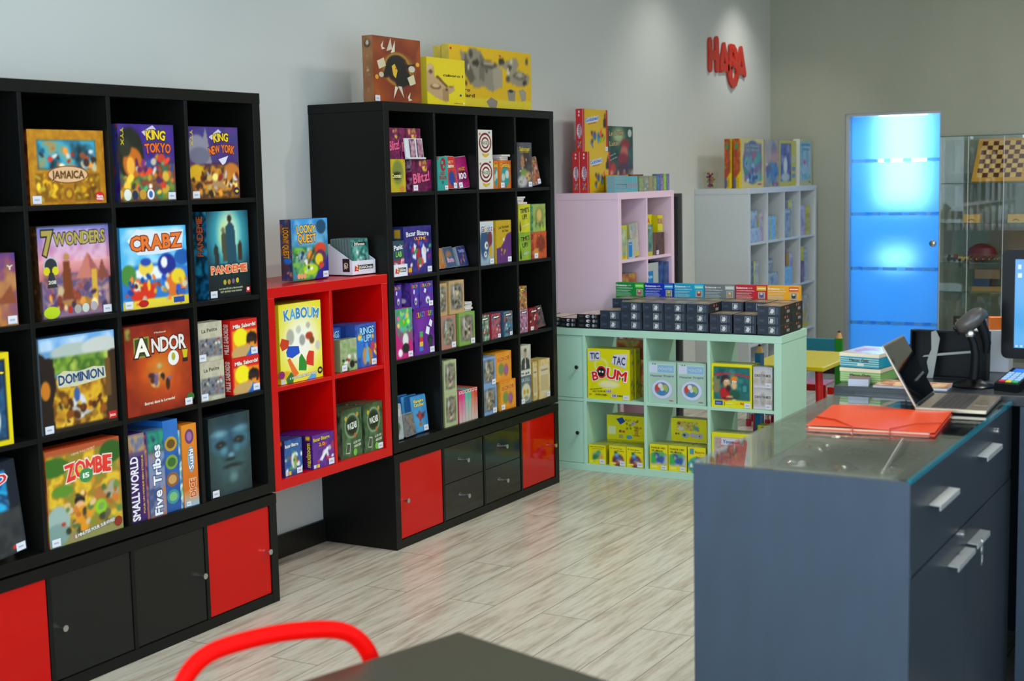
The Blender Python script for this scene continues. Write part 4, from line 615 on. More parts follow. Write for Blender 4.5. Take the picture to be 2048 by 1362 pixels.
design('crazysm', '#34186c', [('F', '#3c1c7c'), ('N', 351, 5, ['#281064', '#6a30a0', '#2a50b0'], .8), ('E', .6, .28, .16, .14, '#e0e4f0', .1), ('E', .6, .25, .06, .06, '#1c1c28', .1), ('p', [(.3, .6), (.36, .75), (.5, .7), (.44, .55)], '#d8dcec'), ('T', 'CRAZY+', .5, .86, .8, .12, ['#d84a4a', '#d8b83c', '#58b858'], '#28084c')], [('F', '#30388c'), ('N', 3, 5, ['#2830a0', '#6a3a98', '#1c1858'], .9), ('E', .5, .3, .2, .1, '#d8dcec')])
def fig(k, c, c2, seed): design(k, c, [('F', c), ('R', .1, .12, .9, .9, c2), ('E', .5, .52, .38, .38, '#4a4a44', .2), ('N', seed, 6, ['#3a3c38', '#8a8478', '#a89a80', '#5a5a50'], .85, (.16, .16, .84, .86)), ('S', seed, 12, .35, .2, .65, .75, .07, ['#b0a488', '#3c3830', '#c8bca0', '#6a6458']), ('E', .32, .7, .04, .16, '#c0c8c8', .7)])
fig('figpink', '#b07868', '#8a8078', 3); fig('figgreen', '#7aa048', '#7a7a68', 4); fig('figtan', '#b89a68', '#8a8478', 5); fig('figolive', '#a8b488', '#7a8a68', 6); fig('figblue', '#7c9cc8', '#5a7898', 7)
def cardg(k, c, pal, t, seed, tc='#e8e4d8'): design(k, c, [('F', c), ('N', seed, 5, pal, .9), ('S', seed, 14, .1, .08, .9, .7, .08, pal+['#e8e4d8']), ('r', .12, .8, .88, .92, '#2a2a30')]+([('T', t, .5, .86, .6, .09, tc, None)] if t else [('p', [(.18, .83), (.3, .9), (.5, .88), (.82, .9), (.8, .84), (.5, .83)], tc)]))
cardg('cg_green', '#6a8a78', ['#4a7a5a', '#b8c8b8', '#3a5a4a', '#a83a2a'], '', 11); cardg('cg_red', '#a83040', ['#a82838', '#5a7a98', '#c84a4a', '#38304a'], '', 12); cardg('cg_blue', '#3a5a78', ['#2a4a70', '#4a90a8', '#98503a', '#1c3048'], '', 13)
cardg('cg_k', '#c8581c', ['#c8501c', '#2a4a78', '#d8a82c', '#7a2a18'], 'K', 14, '#e8d03a'); cardg('cg_mauve', '#8a4a6a', ['#8a4a6a', '#b8a0b0', '#5a2a4a'], '', 15); cardg('cg_dred', '#8c1c20', ['#9a1c24', '#38181c', '#c83a3a'], '', 16); cardg('cg_navy', '#2a3a4c', ['#283848', '#7a5a4a', '#16202c'], '', 17); cardg('cg_zig', '#2f6a62', ['#38988a', '#1c4c48', '#78c4b4', '#24544c'], 'Difference', 18)
design('whitetin', '#a8b0b4', [('F', '#a4aeb2'), ('N', 361, 4, ['#98a2a8', '#c0c8cc'], .7), ('E', .5, .35, .3, .12, '#4a6a3a', .4), ('E', .4, .22, .2, .1, '#5a5a4c', .4), ('r', .15, .66, .85, .88, '#c8d0d4')])
design('greytin', '#5c6470', [('N', 371, 5, ['#4a5260', '#8a6a4c', '#6a7480', '#38404c'], 1)])
design('vamp', '#3a88c0', [('G', '#3c8cc4', '#3a7eb4'), ('N', 381, 3, ['#3a88c0', '#58a8d8'], .6), ('P', [(.2, .52), (.35, .5), (.5, .58), (.68, .48), (.88, .52), (.75, .36), (.6, .34), (.5, .26), (.42, .36)], '#6a1c30'), ('E', .5, .44, .1, .1, '#a83a2c', .2), ('E', .5, .2, .12, .05, '#98581c', .3), ('T', 'Vampire', .5, .87, .7, .09, '#e8dc3c', '#1c4a70'), ('T', 'Catcher', .52, .76, .7, .09, '#e8dc3c', '#1c4a70')], [('F', '#1c5aa0')])
design('oranged', '#d88a18', [('F', '#d88c18'), ('R', .07, .07, .93, .93, '#e09a1c'), ('E', .35, .42, .18, .2, '#4a8a5a', .3), ('E', .66, .36, .15, .2, '#7a4a8a', .3), ('N', 391, 5, ['#d8801c', '#c8701c', '#e8a82c'], .3), ('E', .66, .38, .08, .12, '#9a5aa0', .3), ('T', 'ISCROB', .5, .76, .74, .13, '#b83a2c', '#e8b43c', .05)], [('F', '#d8981c'), ('N', 3, 6, ['#c88418', '#e8b040'], .8)])
design('mrjack', '#b8b8a4', [('F', '#b4b4a4'), ('N', 401, 3, ['#a0a090', '#c8c8b4'], .7), ('P', [(.12, .2), (.18, .5), (.4, .6), (.66, .6), (.86, .48), (.9, .2)], '#2c3034'), ('P', [(.45, .22), (.48, .58), (.56, .58), (.58, .22)], '#c8c8bc'), ('E', .52, .72, .12, .13, '#a89078', .1), ('E', .52, .84, .13, .06, '#5a5248', .2), ('R', 0, 0, 1, .17, '#d0d0c8'), ('T', 'Mr Jack', .5, .085, .7, .08, '#2a2a2a')])
design('skulls', '#5a6468', [('F', '#56646c'), ('N', 411, 5, ['#48565e', '#78868a'], .7), ('E', .52, .4, .4, .32, '#c8c8a8', .06), ('E', .38, .42, .1, .09, '#b8902c', .2), ('E', .66, .42, .1, .09, '#b8902c', .2), ('E', .52, .2, .2, .08, '#8a8a78', .3), ('T', 'SKULL', .5, .86, .76, .12, '#a8b8c8', '#2c3840')])
design('yellold', '#c8b070', [('F', '#c4ac6c'), ('N', 421, 4, ['#b89c58', '#d8c890', '#a89058'], .8), ('r', .1, .12, .9, .85, '#c8c0a0'), ('r', .16, .2, .84, .6, '#b8a878'), ('T', 'Contrario', .5, .74, .6, .06, '#7a6a3c')], [('F', '#c8a450'), ('N', 3, 5, ['#b89040', '#d8b860'], .7), ('T', 'RED', .5, .5, .2, .5, '#b02818', None, 1.57)])
for k_, c_ in (('th1', '#c83a6a'), ('th2', '#d8388c'), ('th3', '#5ab09a'), ('th4', '#58a89a'), ('th5', '#c8643a'), ('th6', '#c8483a')): design(k_, c_, [('G', c_, '#c8b8b0'), ('B', .72, .9, c_, c_), ('r', .1, .9, .9, .99, '#d8d0d0'), ('e', .5, .95, .3, .03, '#c83a3a')])
Yw = '#e4dc0c'
design('ttb', '#dcd40c', [('F', '#e2da08'), ('E', .32, .68, .17, .14, '#e8e8a0', .1), ('E', .32, .68, .13, .1, Yw, .1), ('E', .5, .3, .25, .08, '#f0ecb0', .3), ('p', [(.03, .93), (.06, .74), (.31, .78), (.31, .95)], '#b8b8a8'), ('p', [(.02, .94), (.05, .75), (.3, .79), (.3, .96)], '#d8d8e4'), ('T', 'TIC', .17, .855, .2, .12, '#1c2a5c', None, .06), ('p', [(.55, .72), (.62, .88), (.95, .9), (.9, .62)], '#c8c4b0'), ('p', [(.56, .74), (.63, .9), (.95, .92), (.9, .64)], '#d8d8e4'), ('T', 'TAC', .75, .78, .28, .15, '#1c3060', None, -.06, 0),
  ('e', .33, .54, .13, .135, '#d8dcd4'), ('e', .33, .54, .118, .122, '#c81c1c'), ('e', .33, .54, .085, .09, '#18191a'), ('e', .29, .55, .022, .02, '#e8e8e8'), ('e', .36, .545, .022, .02, '#e8e8e8'), ('T', 'B', .18, .46, .13, .17, '#e01c18', '#f0f0f0', .15), ('T', 'UM', .69, .5, .46, .2, '#e01c18', '#f0f0f0', -.14), ('p', [(.3, .31), (.4, .25), (.62, .25), (.62, .27), (.42, .29), (.33, .34)], '#ecebc0'),
  ('T', 'VITE, UN BON MOT', .2, .2, .3, .022, '#2a2a18', None, .12), ('T', 'MOT POUR NE', .27, .155, .3, .028, '#2a2a18', None, .06), ('r', .44, .14, .57, .195, '#d0c8d8'), ('T', 'PAS', .505, .167, .1, .032, '#2c2c50', None, .04), ('T', 'EXPLOSER...', .34, .09, .3, .03, '#2a2a18'), ('r', .56, .05, .7, .12, '#d0c8d8'), ('T', 'DE', .63, .085, .08, .04, '#2c2c50'), ('T', 'RIRE', .77, .085, .13, .03, '#2a2a18'), ('T', '8+', .07, .09, .06, .04, '#e06a18')],
  [('F', '#b8b40c'), ('S', 5, 9, .3, .1, .75, .95, .16, ['#6a6e50', '#8a9a98', '#c86a2a', '#8a8a40'])])
design('propre', '#a8ccb8', [('F', '#aacdba'), ('r', .05, .72, .95, .95, '#b4d8d4'), ('r', .05, .74, .33, .92, '#d0d8f0'), ('r', .35, .74, .92, .92, '#8fbcdc'), ('T', 'MONSTER', .63, .83, .48, .07, '#c0dcf0', '#6a9ac8'), ('e', .18, .94, .02, .015, '#2a4a50'), ('e', .26, .94, .02, .015, '#2a4a50'), ('T', 'Monster Propre', .5, .66, .82, .05, '#78809c', None, .02), ('e', .5, .33, .37, .24, '#b8c0e0'), ('e', .5, .335, .35, .225, '#d0d8f0'), ('e', .49, .34, .26, .165, '#6888a8'), ('e', .33, .36, .08, .09, '#c84a40'), ('e', .44, .42, .08, .06, '#e0e0d8'), ('e', .6, .38, .09, .07, '#b0b84a'), ('e', .66, .34, .05, .06, '#8ac060'), ('e', .48, .26, .13, .07, '#3a88b8'), ('e', .5, .34, .06, .05, '#c8d8e0'), ('T', 'HABA', .82, .07, .16, .03, '#c8281c', None, -.02)], [('F', '#8fbaa8')], [('F', '#a8c8bc')])
design('amon', '#e0d80c', [('F', '#e6de0a'), ('R', .06, .17, .94, .92, '#1c6068'), ('N', 441, 4, ['#1a585c', '#2a7a78', '#206468', '#389088'], 1, (.07, .18, .93, .91)), ('E', .12, .62, .1, .1, '#7a8460'), ('E', .16, .67, .04, .03, '#2a3830'), ('E', .12, .45, .1, .12, '#84805a'), ('E', .34, .62, .11, .13, '#3a2228'), ('E', .38, .56, .09, .1, '#e0b078'), ('E', .36, .28, .14, .12, '#c01c28'), ('E', .3, .36, .09, .1, '#c01c28'), ('E', .42, .44, .06, .08, '#3a2228'), ('E', .56, .66, .09, .07, '#f0801c'), ('E', .56, .52, .07, .1, '#e4bc8c'), ('E', .58, .3, .13, .12, '#1c5a44'), ('E', .45, .24, .09, .03, '#e0b078'), ('E', .56, .2, .05, .03, '#e8e0d8'), ('R', .28, .19, .64, .22, '#1c2430'), ('P', [(.74, .36), (.74, .55), (.9, .55), (.9, .36)], '#1c4a58'), ('P', [(.76, .38), (.76, .53), (.88, .53), (.88, .38)], '#3a9a98'),
  ('e', .345, .605, .022, .022, '#f0f0f0'), ('e', .4, .61, .026, .026, '#f0f0f0'), ('e', .54, .6, .03, .024, '#f0f0f0'), ('e', .6, .595, .02, .02, '#f0f0f0'), ('e', .35, .6, .01, .01, '#181818'), ('e', .405, .605, .01, .01, '#181818'), ('e', .545, .595, .01, .01, '#181818'), ('e', .6, .59, .008, .01, '#181818'), ('r', .06, .915, .94, .925, '#4a5a2a'), ('T', 'OPERATION AMON-RE', .5, .78, .9, .06, '#c0283c', None, -.02, .5), ('r', .08, .05, .28, .15, '#2a4aa0'), ('r', .1, .08, .24, .11, '#7a9ad8'), ('T', '|', .32, .1, .01, .06, '#3a3a18'), ('r', .35, .085, .53, .11, '#ecec88'), ('r', .6, .085, .68, .1, '#d8c02c'), ('T', 'HA', .76, .11, .09, .06, '#d81c1c')], [('F', '#b8b40c'), ('S', 3, 3, .3, .5, .7, .9, .2, ['#4a5a3a'])], [('F', '#a8a838'), ('N', 3, 5, ['#90a068', '#b8b840'], .6)])
design('silver', '#b8b8b4', [('G', '#b0b4c8', '#c4c4c0'), ('E', .5, .6, .5, .3, '#d0cfcc', .5), ('E', .5, .5, .13, .3, '#8c8888', .3), ('E', .5, .55, .05, .2, '#b8b4b0', .5), ('E', .15, .35, .14, .14, '#a8a090', .6), ('E', .85, .35, .14, .14, '#a8a090', .6), ('N', 451, 6, ['#a8a8a4', '#c8c8c8', '#b8b4ac'], .3), ('T', 'DESTINIES', .5, .6, .82, .11, '#5a5658', '#c0beb8'), ('r', .06, .04, .6, .12, '#d0d0dc')], [('F', '#a4a8ac')], [('F', '#8a9aa4')])
design('dragonsm', '#e2da0c', [('F', '#e4dc0a'), ('E', .5, .48, .3, .22, '#c8c078', .4), ('E', .42, .4, .2, .13, '#3a8a58', .2), ('E', .55, .58, .13, .12, '#58a07a', .2), ('E', .72, .38, .12, .13, '#d8a05a', .3), ('E', .32, .3, .12, .08, '#2a7850', .3), ('E', .6, .66, .1, .05, '#5a9a70', .2), ('T', 'VIENS CHEZ LES BONSAIS', .5, .9, .84, .045, '#7a3c1c', None, .0, .2), ('T', 'PETITS DRAGONS', .52, .8, .6, .035, '#7a3c1c', None, 0, .2), ('r', .1, .09, .38, .16, '#ece868'), ('T', 'HABA', .3, .12, .14, .05, '#e09050')], [('F', '#c0b80c')], [('F', '#aab04c')])
design('campsm', '#e2da0c', [('F', '#e4dc0a'), ('E', .52, .3, .34, .3, '#a83a28', .05), ('E', .52, .28, .3, .26, '#4a3a5a', .1), ('S', 5, 16, .28, .12, .78, .42, .07, ['#c8a8b8', '#d84a3a', '#e8a04a', '#3a5a98', '#e8e0e0']), ('E', .44, .55, .13, .12, '#4a9ad8', .15), ('E', .42, .57, .05, .04, '#8ac8f0', .2), ('E', .38, .68, .09, .04, '#2a3028', .2), ('E', .5, .16, .34, .05, '#c85a2c', .3), ('T', 'Il camion', .42, .87, .66, .06, '#6a6a40', None, -.03), ('T', 'du puits', .66, .76, .4, .055, '#6a6a40', None, -.05), ('r', .1, .09, .4, .16, '#ece868')], [('F', '#c0b80c')], [('F', '#a8b04a')])
design('paniersm', '#e2da0c', [('F', '#e4dc0a'), ('R', .08, .2, .94, .64, '#5a9a78'), ('E', .5, .6, .4, .12, '#5aa878', .05), ('E', .22, .42, .14, .2, '#3ab050', .2), ('E', .85, .4, .12, .2, '#b0c0c8', .3), ('E', .38, .58, .13, .08, '#28387c', .1), ('E', .34, .58, .04, .03, '#d8e0e8', .2), ('E', .4, .49, .07, .05, '#c8c0b8', .1), ('E', .58, .4, .22, .13, '#2c5ca8', .1), ('E', .7, .48, .12, .07, '#4a5a90', .2), ('R', .08, .2, .94, .27, '#a8a8c0'), ('E', .48, .26, .14, .04, '#c8a8c0', .3), ('T', 'PANIQUE CHEZ', .48, .86, .78, .065, '#3a2c1c', None, -.02), ('T', 'LES HIBOUX', .42, .75, .62, .065, '#3a2c1c', None, -.02), ('r', .1, .07, .42, .16, '#ece868')], [('F', '#c0b80c')], [('F', '#a8b04a')])
design('biquette', '#e2da0c', [('F', '#e4dc0a'), ('E', .5, .3, .5, .32, '#3aa0a8', .05), ('S', 7, 18, .05, .1, .95, .5, .08, ['#e8e4d8', '#c86a3a', '#3a8a90', '#e8b858', '#d8d0c0']), ('r', .1, .72, .34, .94, '#4a9aa8'), ('T', 'Biquette', .66, .82, .52, .09, '#a86a2c'), ('T', 'et', .7, .72, .08, .03, '#a86a2c'), ('T', 'Biquette', .7, .62, .48, .08, '#a86a2c')], [('F', '#c0b80c')], [('F', '#a8b04a')])
design('backa', '#e2da0c', [('F', '#e2da0a'), ('p', [(.25, .85), (.42, .93), (.5, .76), (.36, .62)], '#1c4a98'), ('S', 8, 40, .5, .45, .86, .85, .018, ['#6a4a2c', '#8a7a38', '#b8902c', '#3a3a2c']), ('E', .7, .7, .08, .07, '#c8c8b0', .2), ('E', .7, .7, .04, .04, '#9890a0', .3), ('r', .03, .22, .24, .54, '#ecec9c'), ('r', .06, .24, .22, .52, '#e4e8b8'), ('e', .9, .53, .035, .05, '#e0901c'), ('r', .73, .42, .84, .445, '#a83a18'), ('r', .75, .22, .765, .43, '#a83a18'), ('r', .785, .22, .8, .43, '#a83a18'), ('r', .82, .22, .835, .43, '#a83a18'), ('r', .7, .2, .88, .225, '#a83a18'), ('r', .32, .08, .43, .22, '#b0a858'), ('e', .6, .14, .08, .08, '#5aa8c8'), ('e', .36, .36, .04, .06, '#8a6a3c'), ('e', .45, .35, .04, .05, '#c85a3c')], [('F', '#b8b008')], [('F', '#b4b83c')])
design('backb', '#e2da0c', [('F', '#e2da0a'), ('P', [(.14, .45), (.17, .88), (.74, .86), (.82, .46)], '#c8bc48'), ('S', 9, 60, .17, .48, .76, .84, .016, ['#e8e4c0', '#b8843c', '#8a7a3c', '#d8d080', '#7a4a3c']), ('E', .28, .55, .08, .1, '#d0cfc0', .2), ('E', .22, .78, .05, .06, '#7a3c38', .3), ('E', .7, .6, .08, .09, '#5a9a90', .2), ('e', .4, .28, .11, .12, '#9ab0b8'), ('p', [(.35, .35), (.42, .3), (.38, .2), (.33, .28)], '#1c4a60'), ('e', .6, .3, .07, .11, '#b8b4c0'), ('e', .7, .28, .07, .11, '#b8b4c0'), ('e', .82, .27, .08, .12, '#b8b4c0'), ('e', .8, .27, .02, .03, '#3a3a78'), ('e', .14, .32, .03, .05, '#6a4a3c'), ('e', .21, .32, .03, .05, '#8a7a3c')], [('F', '#b8b008')], [('F', '#b4b83c')])
design('yoom', '#e2da0c', [('F', '#e4dc0a'), ('R', .05, .05, .95, .9, '#b8b0b8'), ('N', 461, 8, ['#c8b0b8', '#8ab090', '#c87a80', '#b8c8c8', '#b85a60', '#d8c8c8'], 1, (.06, .06, .94, .89)), ('S', 10, 20, .1, .1, .9, .55, .06, ['#c04050', '#d89090', '#4a8a9a', '#e8e0e0', '#98a878', '#3a6aa8']), ('r', .24, .72, .8, .88, '#ccd2dc'), ('T', 'Yoom', .41, .8, .26, .08, '#2c4a98'), ('T', 'nooto', .64, .79, .26, .06, '#b83a6a')], [('F', '#b8b040')], [('F', '#a0a860')])
design('smyel', '#c8c41c', [('F', '#c4bc14'), ('e', .3, .6, .1, .2, '#5a7a4c'), ('e', .6, .6, .1, .2, '#4a6a4c')])
design('behindg', '#7a7a3a', [('F', '#8a8a3c'), ('N', 471, 6, ['#6a6a3c', '#b8a04a', '#b84a2c', '#4a5a3c'], .9)], None, [('N', 5, 6, ['#b8a890', '#a8584a', '#6a9a60', '#c8c4b8'], 1)])
design('deck', '#2a3544', [('F', '#2b3644'), ('r', .06, .12, .065, .86, '#78889a'), ('r', .1, .35, .3, .6, '#3e4c5c'), ('r', .5, .14, .76, .84, '#a8b4bc'), ('r', .52, .18, .74, .8, '#2b3644'), ('p', [(.54, .3), (.58, .6), (.56, .76), (.62, .7), (.69, .74), (.72, .5), (.69, .24), (.6, .22)], '#d0d6d8'), ('r', .81, .12, .83, .86, '#5e6e80'), ('r', .86, .12, .9, .86, '#4e5e70')], [('F', '#181817'), ('r', .4, .6, .5, .85, '#b85a3c'), ('r', .55, .15, .8, .45, '#8a8884'), ('r', .6, .6, .68, .85, '#9a5a4a'), ('r', .1, .2, .35, .3, '#2c2c2a')], [('F', '#5e5a50'), ('N', 481, 4, ['#544f48', '#7a7468', '#8a7a5c', '#5c6468'], .9), ('E', .5, .5, .2, .2, '#a89070', .5)])
design('thindeck', '#16181a', [('F', '#15181b'), ('r', .1, .25, .3, .75, '#333c44'), ('e', .5, .5, .1, .34, '#c8ccd0'), ('e', .55, .45, .04, .16, '#15181b'), ('e', .76, .5, .06, .36, '#9a9ea4'), ('r', .84, .2, .92, .8, '#5a6068')], None, [('F', '#b8a498'), ('N', 491, 5, ['#a08c84', '#d0c4b4', '#b89c94'], .8)])
SCI = [('green', '#128a3c', '#4ad02c', '#c84a58'), ('blue', '#1030b0', '#2aa0f0', '#8aa04a'), ('cyan', '#1aa0c8', '#48c8d8', '#a83a3a'), ('grey', '#70787c', '#b0b8b8', '#c88a5a'), ('red', '#c02030', '#f0b01c', '#5a4aa0'), ('amber', '#f0a818', '#e05a20', '#3a2c28')]
for n_, a_, b_, p_ in SCI: design('sci_'+n_, a_, [('G', a_, a_), ('e', .45, .3, .22, .18, a_), ('T', 'Science', .2, .93, .36, .045, '#f0f4f4', '#203038' if n_ == 'grey' else None), ('T', 'ecole', .47, .93, .14, .028, '#c8d8c0'), ('T', 'LE MONDE EXPERIMENTAL', .32, .86, .56, .018, '#e8f0e8'), ('r', .02, .8, .52, .808, '#c8dcd0'), ('r', .02, .775, .44, .782, '#c8dcd0'), ('r', .02, .73, .5, .738, '#c8dcd0'), ('r', .02, .7, .55, .707, '#c8dcd0'), ('r', .02, .67, .5, .677, '#c8dcd0'), ('r', .68, .87, .98, .975, b_), ('r', .7, .91, .96, .935, '#e8f0c8'), ('r', .73, .68, .94, .84, '#c8ccc0'), ('r', .745, .69, .925, .83, '#8a8a70'), ('e', .83, .75, .06, .05, p_), ('e', .83, .79, .04, .025, '#e0c8b8')])
design('gobb', '#c8181c', [('F', '#d8b414'), ('R', .93, 0, 1, 1, '#b81818'), ('R', 0, 0, .03, 1, '#c01c1c'), ('S', 11, 9, .1, .15, .85, .55, .07, ['#2a7ac8', '#e06a1c', '#8ab820', '#c83018', '#2a78c0', '#d8581c']), ('S', 13, 8, .15, .2, .85, .5, .035, ['#c02818', '#1c2c3c', '#2a1c14']), ('P', [(.8, .58), (.8, .72), (.85, .8), (.86, .92), (.9, .92), (.91, .8), (.94, .72), (.94, .58)], '#3a2418'), ('p', [(.05, .72), (.2, .8), (.45, .84), (.62, .86), (.62, .74), (.4, .68), (.1, .66)], '#c8d0c8'), ('T', 'Gobblet!', .34, .77, .55, .09, '#1c5ab8', '#e8f0f0', .12), ('T', 'GOURMET', .34, .67, .34, .035, '#b82840', None, .1)], [('F', '#c8202a'), ('r', .86, 0, .9, 1, '#e8c8c0'), ('e', .42, .48, .3, .17, '#e0d8dc'), ('T', 'Gobblet', .42, .5, .34, .4, '#8a4a78', None, 1.57), ('p', [(.2, .1), (.3, .08), (.65, .22), (.6, .26)], '#c8a03a'), ('p', [(.2, .22), (.6, .08), (.66, .12), (.28, .27)], '#7a6aa0'), ('e', .42, .93, .1, .03, '#e8c8c8'), ('e', .4, .85, .1, .03, '#e8c8c8')], [('F', '#e0c830')])
design('lutin', '#1c3c28', [('G', '#234a30', '#7a3a18'), ('N', 501, 4, ['#163824', '#2c5438', '#1c4028', '#3c6040'], .9, (0, .3, 1, 1)), ('E', .48, .86, .2, .12, '#a8b888', .6), ('E', .72, .72, .17, .09, '#8a2a20', .2), ('E', .68, .6, .14, .1, '#b8684a', .3), ('E', .63, .5, .18, .1, '#8a2820', .3), ('E', .7, .3, .3, .14, '#4a3028', .4), ('E', .28, .36, .1, .09, '#b83a28', .3), ('E', .22, .28, .06, .05, '#d89878', .3), ('E', .3, .16, .14, .1, '#2c3c70', .3), ('B', 0, .12, '#7a3c14', '#8a5024'), ('S', 12, 24, .4, .12, .98, .4, .05, ['#7a3a2a', '#b0583a', '#c8b8a0', '#3a2c24', '#8a7a4a']), ('T', 'Le Trone', .4, .9, .5, .07, '#b8a468', '#2a2c18', .05), ('T', 'Lutin', .32, .74, .32, .07, '#b8a468', '#2a2c18', .05), ('e', .88, .9, .07, .06, '#b8c0b8'), ('T', 'Trouvez vos', .22, .56, .3, .02, '#c0c8b8', None, .2), ('T', 'cadeaux de Noel', .24, .5, .34, .02, '#c0c8b8', None, .2)])
design('tealpack', '#5aa8b0', [('F', '#5fa9b2'), ('R', .08, .3, .92, .6, '#a08a98')], [('F', '#68b0b8'), ('R', .1, .3, .9, .6, '#a08a98')])
def sm(k, c, pal, sd): design(k, c, [('F', c), ('N', sd, 5, pal, 1), ('r', .08, .86, .92, .95, pal[0])])
sm('pk1', '#7a9060', ['#6a8a68', '#a8a860', '#4a6a7a'], 1); sm('pk2', '#a8806a', ['#a87868', '#4a8a80', '#c0a890'], 2); sm('pk3', '#98a060', ['#8a9a58', '#b0886a', '#6a8a60'], 3); sm('pk4', '#5a6a9a', ['#4a5a98', '#3a7a98', '#8a88a8'], 4); sm('pk5', '#7a5a90', ['#7a5a98', '#a08ab8', '#4a3a68'], 5); sm('pk6', '#90b830', ['#8ab428', '#a8d04a', '#587a2c'], 6); sm('pk7', '#6a6a90', ['#5a5a8a', '#8a7898', '#4a6a88'], 7)
design('pbook', '#c8c01c', [('F', '#c8c41c'), ('N', 511, 5, ['#98a868', '#c8d0a0', '#7a9a90', '#c8b868'], 1, (-.1, .1, .94, .93)), ('r', .5, .04, .8, .12, '#d0902c')], [('F', '#d0c418')])
design('pbook2', '#a8b0a0', [('F', '#a0a8a8'), ('N', 521, 5, ['#8898a0', '#c0c4b8', '#a89a98', '#98a898'], 1), ('r', .1, .0, .98, .14, '#c0bc38'), ('E', .45, .4, .2, .18, '#b8a850', .3)], [('F', '#b8b86c')])
design('ponza', '#d8cc08', [('F', '#dcd008'), ('R', -.1, .05, .88, .6, '#8aa8b8'), ('N', 525, 5, ['#9ab0b8', '#6a8898'], .8, (-.1, .05, .88, .6)), ('T', 'BONZA', .42, .85, .84, .13, ['#1c1c28', '#8a3c6a', '#b82c4c', '#c02848', '#c82838'], '#c8c080')], [('F', '#d0c408'), ('T', 'BONZA', .5, .5, .6, .1, '#6a3c28', None, 1.57)])
design('pgreen', '#4a6a58', [('G', '#6a9070', '#2c5058'), ('N', 531, 5, ['#4a7868', '#8aa890', '#2a4a50'], .8), ('r', 0, 0, .9, .14, '#c0b82c'), ('T', 'L AFFAIRE', .4, .9, .7, .06, '#c8d0a8')], [('F', '#a8a83c')])
design('pbrown', '#4a342c', [('F', '#40302a'), ('N', 541, 5, ['#33262a', '#7a4c30', '#4a3c38'], .9)], [('F', '#8a6a60')])
design('sblue', '#1c78b8', [('F', '#b0b8b4'), ('r', .0, .1, .55, .85, '#1c80c8'), ('T', 'Aqua', .27, .75, .4, .06, '#b8dcf0')], [('F', '#a8ac98')])
design('navyb', '#1c3c74', [('N', 551, 4, ['#1c3c78', '#3a5c98', '#102850'], 1)])
design('hspine', '#d8ac14', [('F', '#dcc010'), ('P', [(0, .2), (0, 1), (.75, 1), (.9, .8), (.8, .6), (.88, .35), (.3, .2)], '#a8401c'), ('N', 561, 6, ['#a83818', '#c86a28', '#8a3020', '#b8902c'], .8, (0, .35, .85, 1)), ('E', .4, .85, .2, .07, '#3a8a4a'), ('E', .1, .1, .3, .14, '#5a5a7a'), ('T', 'HABA', .6, .12, .2, .12, '#c8281c', None, 1.57)])
design('hdragon', '#c8b81c', [('F', '#ccb81c'), ('E', .5, .52, .42, .44, '#3a3c50', .06), ('N', 571, 5, ['#4a4a60', '#6a6a58', '#8a4a4a', '#3a6a50'], .95, (.12, .12, .92, .92)), ('E', .6, .62, .14, .12, '#a83038', .3), ('E', .3, .5, .18, .13, '#4a8a60', .3), ('E', .75, .6, .12, .14, '#4a8a4a', .3), ('E', .6, .22, .3, .1, '#7a9a88', .3), ('S', 14, 20, .15, .15, .9, .6, .06, ['#3a8a4a', '#a83c48', '#98a8b0', '#3c3c58', '#7ab07a']), ('T', 'LA VALLEE', .5, .86, .6, .06, '#9a9a68', '#4a4838'), ('T', 'DES VIKINGS', .5, .77, .6, .06, '#9a9a68', '#4a4838'), ('r', .72, .05, .9, .09, '#b8401c')])
design('hpirate', '#b8a04a', [('F', '#a89058'), ('E', .65, .75, .2, .2, '#8a6848', .3), ('E', .65, .6, .24, .12, '#b07050', .3), ('E', .55, .32, .42, .2, '#2a6a98', .2), ('E', .3, .38, .2, .08, '#5a2a38', .3), ('N', 581, 5, ['#b8a05c', '#8a7a5c', '#2a6090'], .35), ('S', 15, 14, .1, .05, .9, .5, .06, ['#1c4a80', '#b84a38', '#c8a060', '#1c8088']), ('r', .6, .05, .85, .1, '#b8303c')])
design('hwiz', '#b8b42c', [('F', '#b4b030'), ('R', .05, .1, .7, .93, '#3a4078'), ('N', 591, 5, ['#2c3a80', '#5a5a90', '#9a9ab0'], .8, (.05, .3, .7, .93)), ('E', .35, .45, .12, .2, '#c8ccc4', .3), ('E', .35, .2, .26, .1, '#a8b8b0', .3), ('e', .84, .6, .12, .08, '#9ab8c8'), ('e', .84, .6, .08, .055, '#b8b42c'), ('r', .74, .33, .96, .42, '#5a80a8'), ('r', .74, .18, .96, .27, '#5a80a8')])
design('hsea', '#a8b4a0', [('F', '#b0b890'), ('R', .06, .13, .93, .93, '#7ab0c8'), ('N', 601, 5, ['#8ab8c8', '#a8c0d0', '#5aa8b8', '#98a8b8'], 1, (.06, .13, .93, .93)), ('E', .4, .5, .1, .05, '#c85a88', .4), ('T', 'MON PREMIER', .48, .87, .7, .05, '#2a8cb0'), ('T', 'TRESOR', .48, .78, .6, .05, '#2a8cb0'), ('r', .75, .05, .88, .09, '#b0405c')], [('F', '#c8ccc8')])
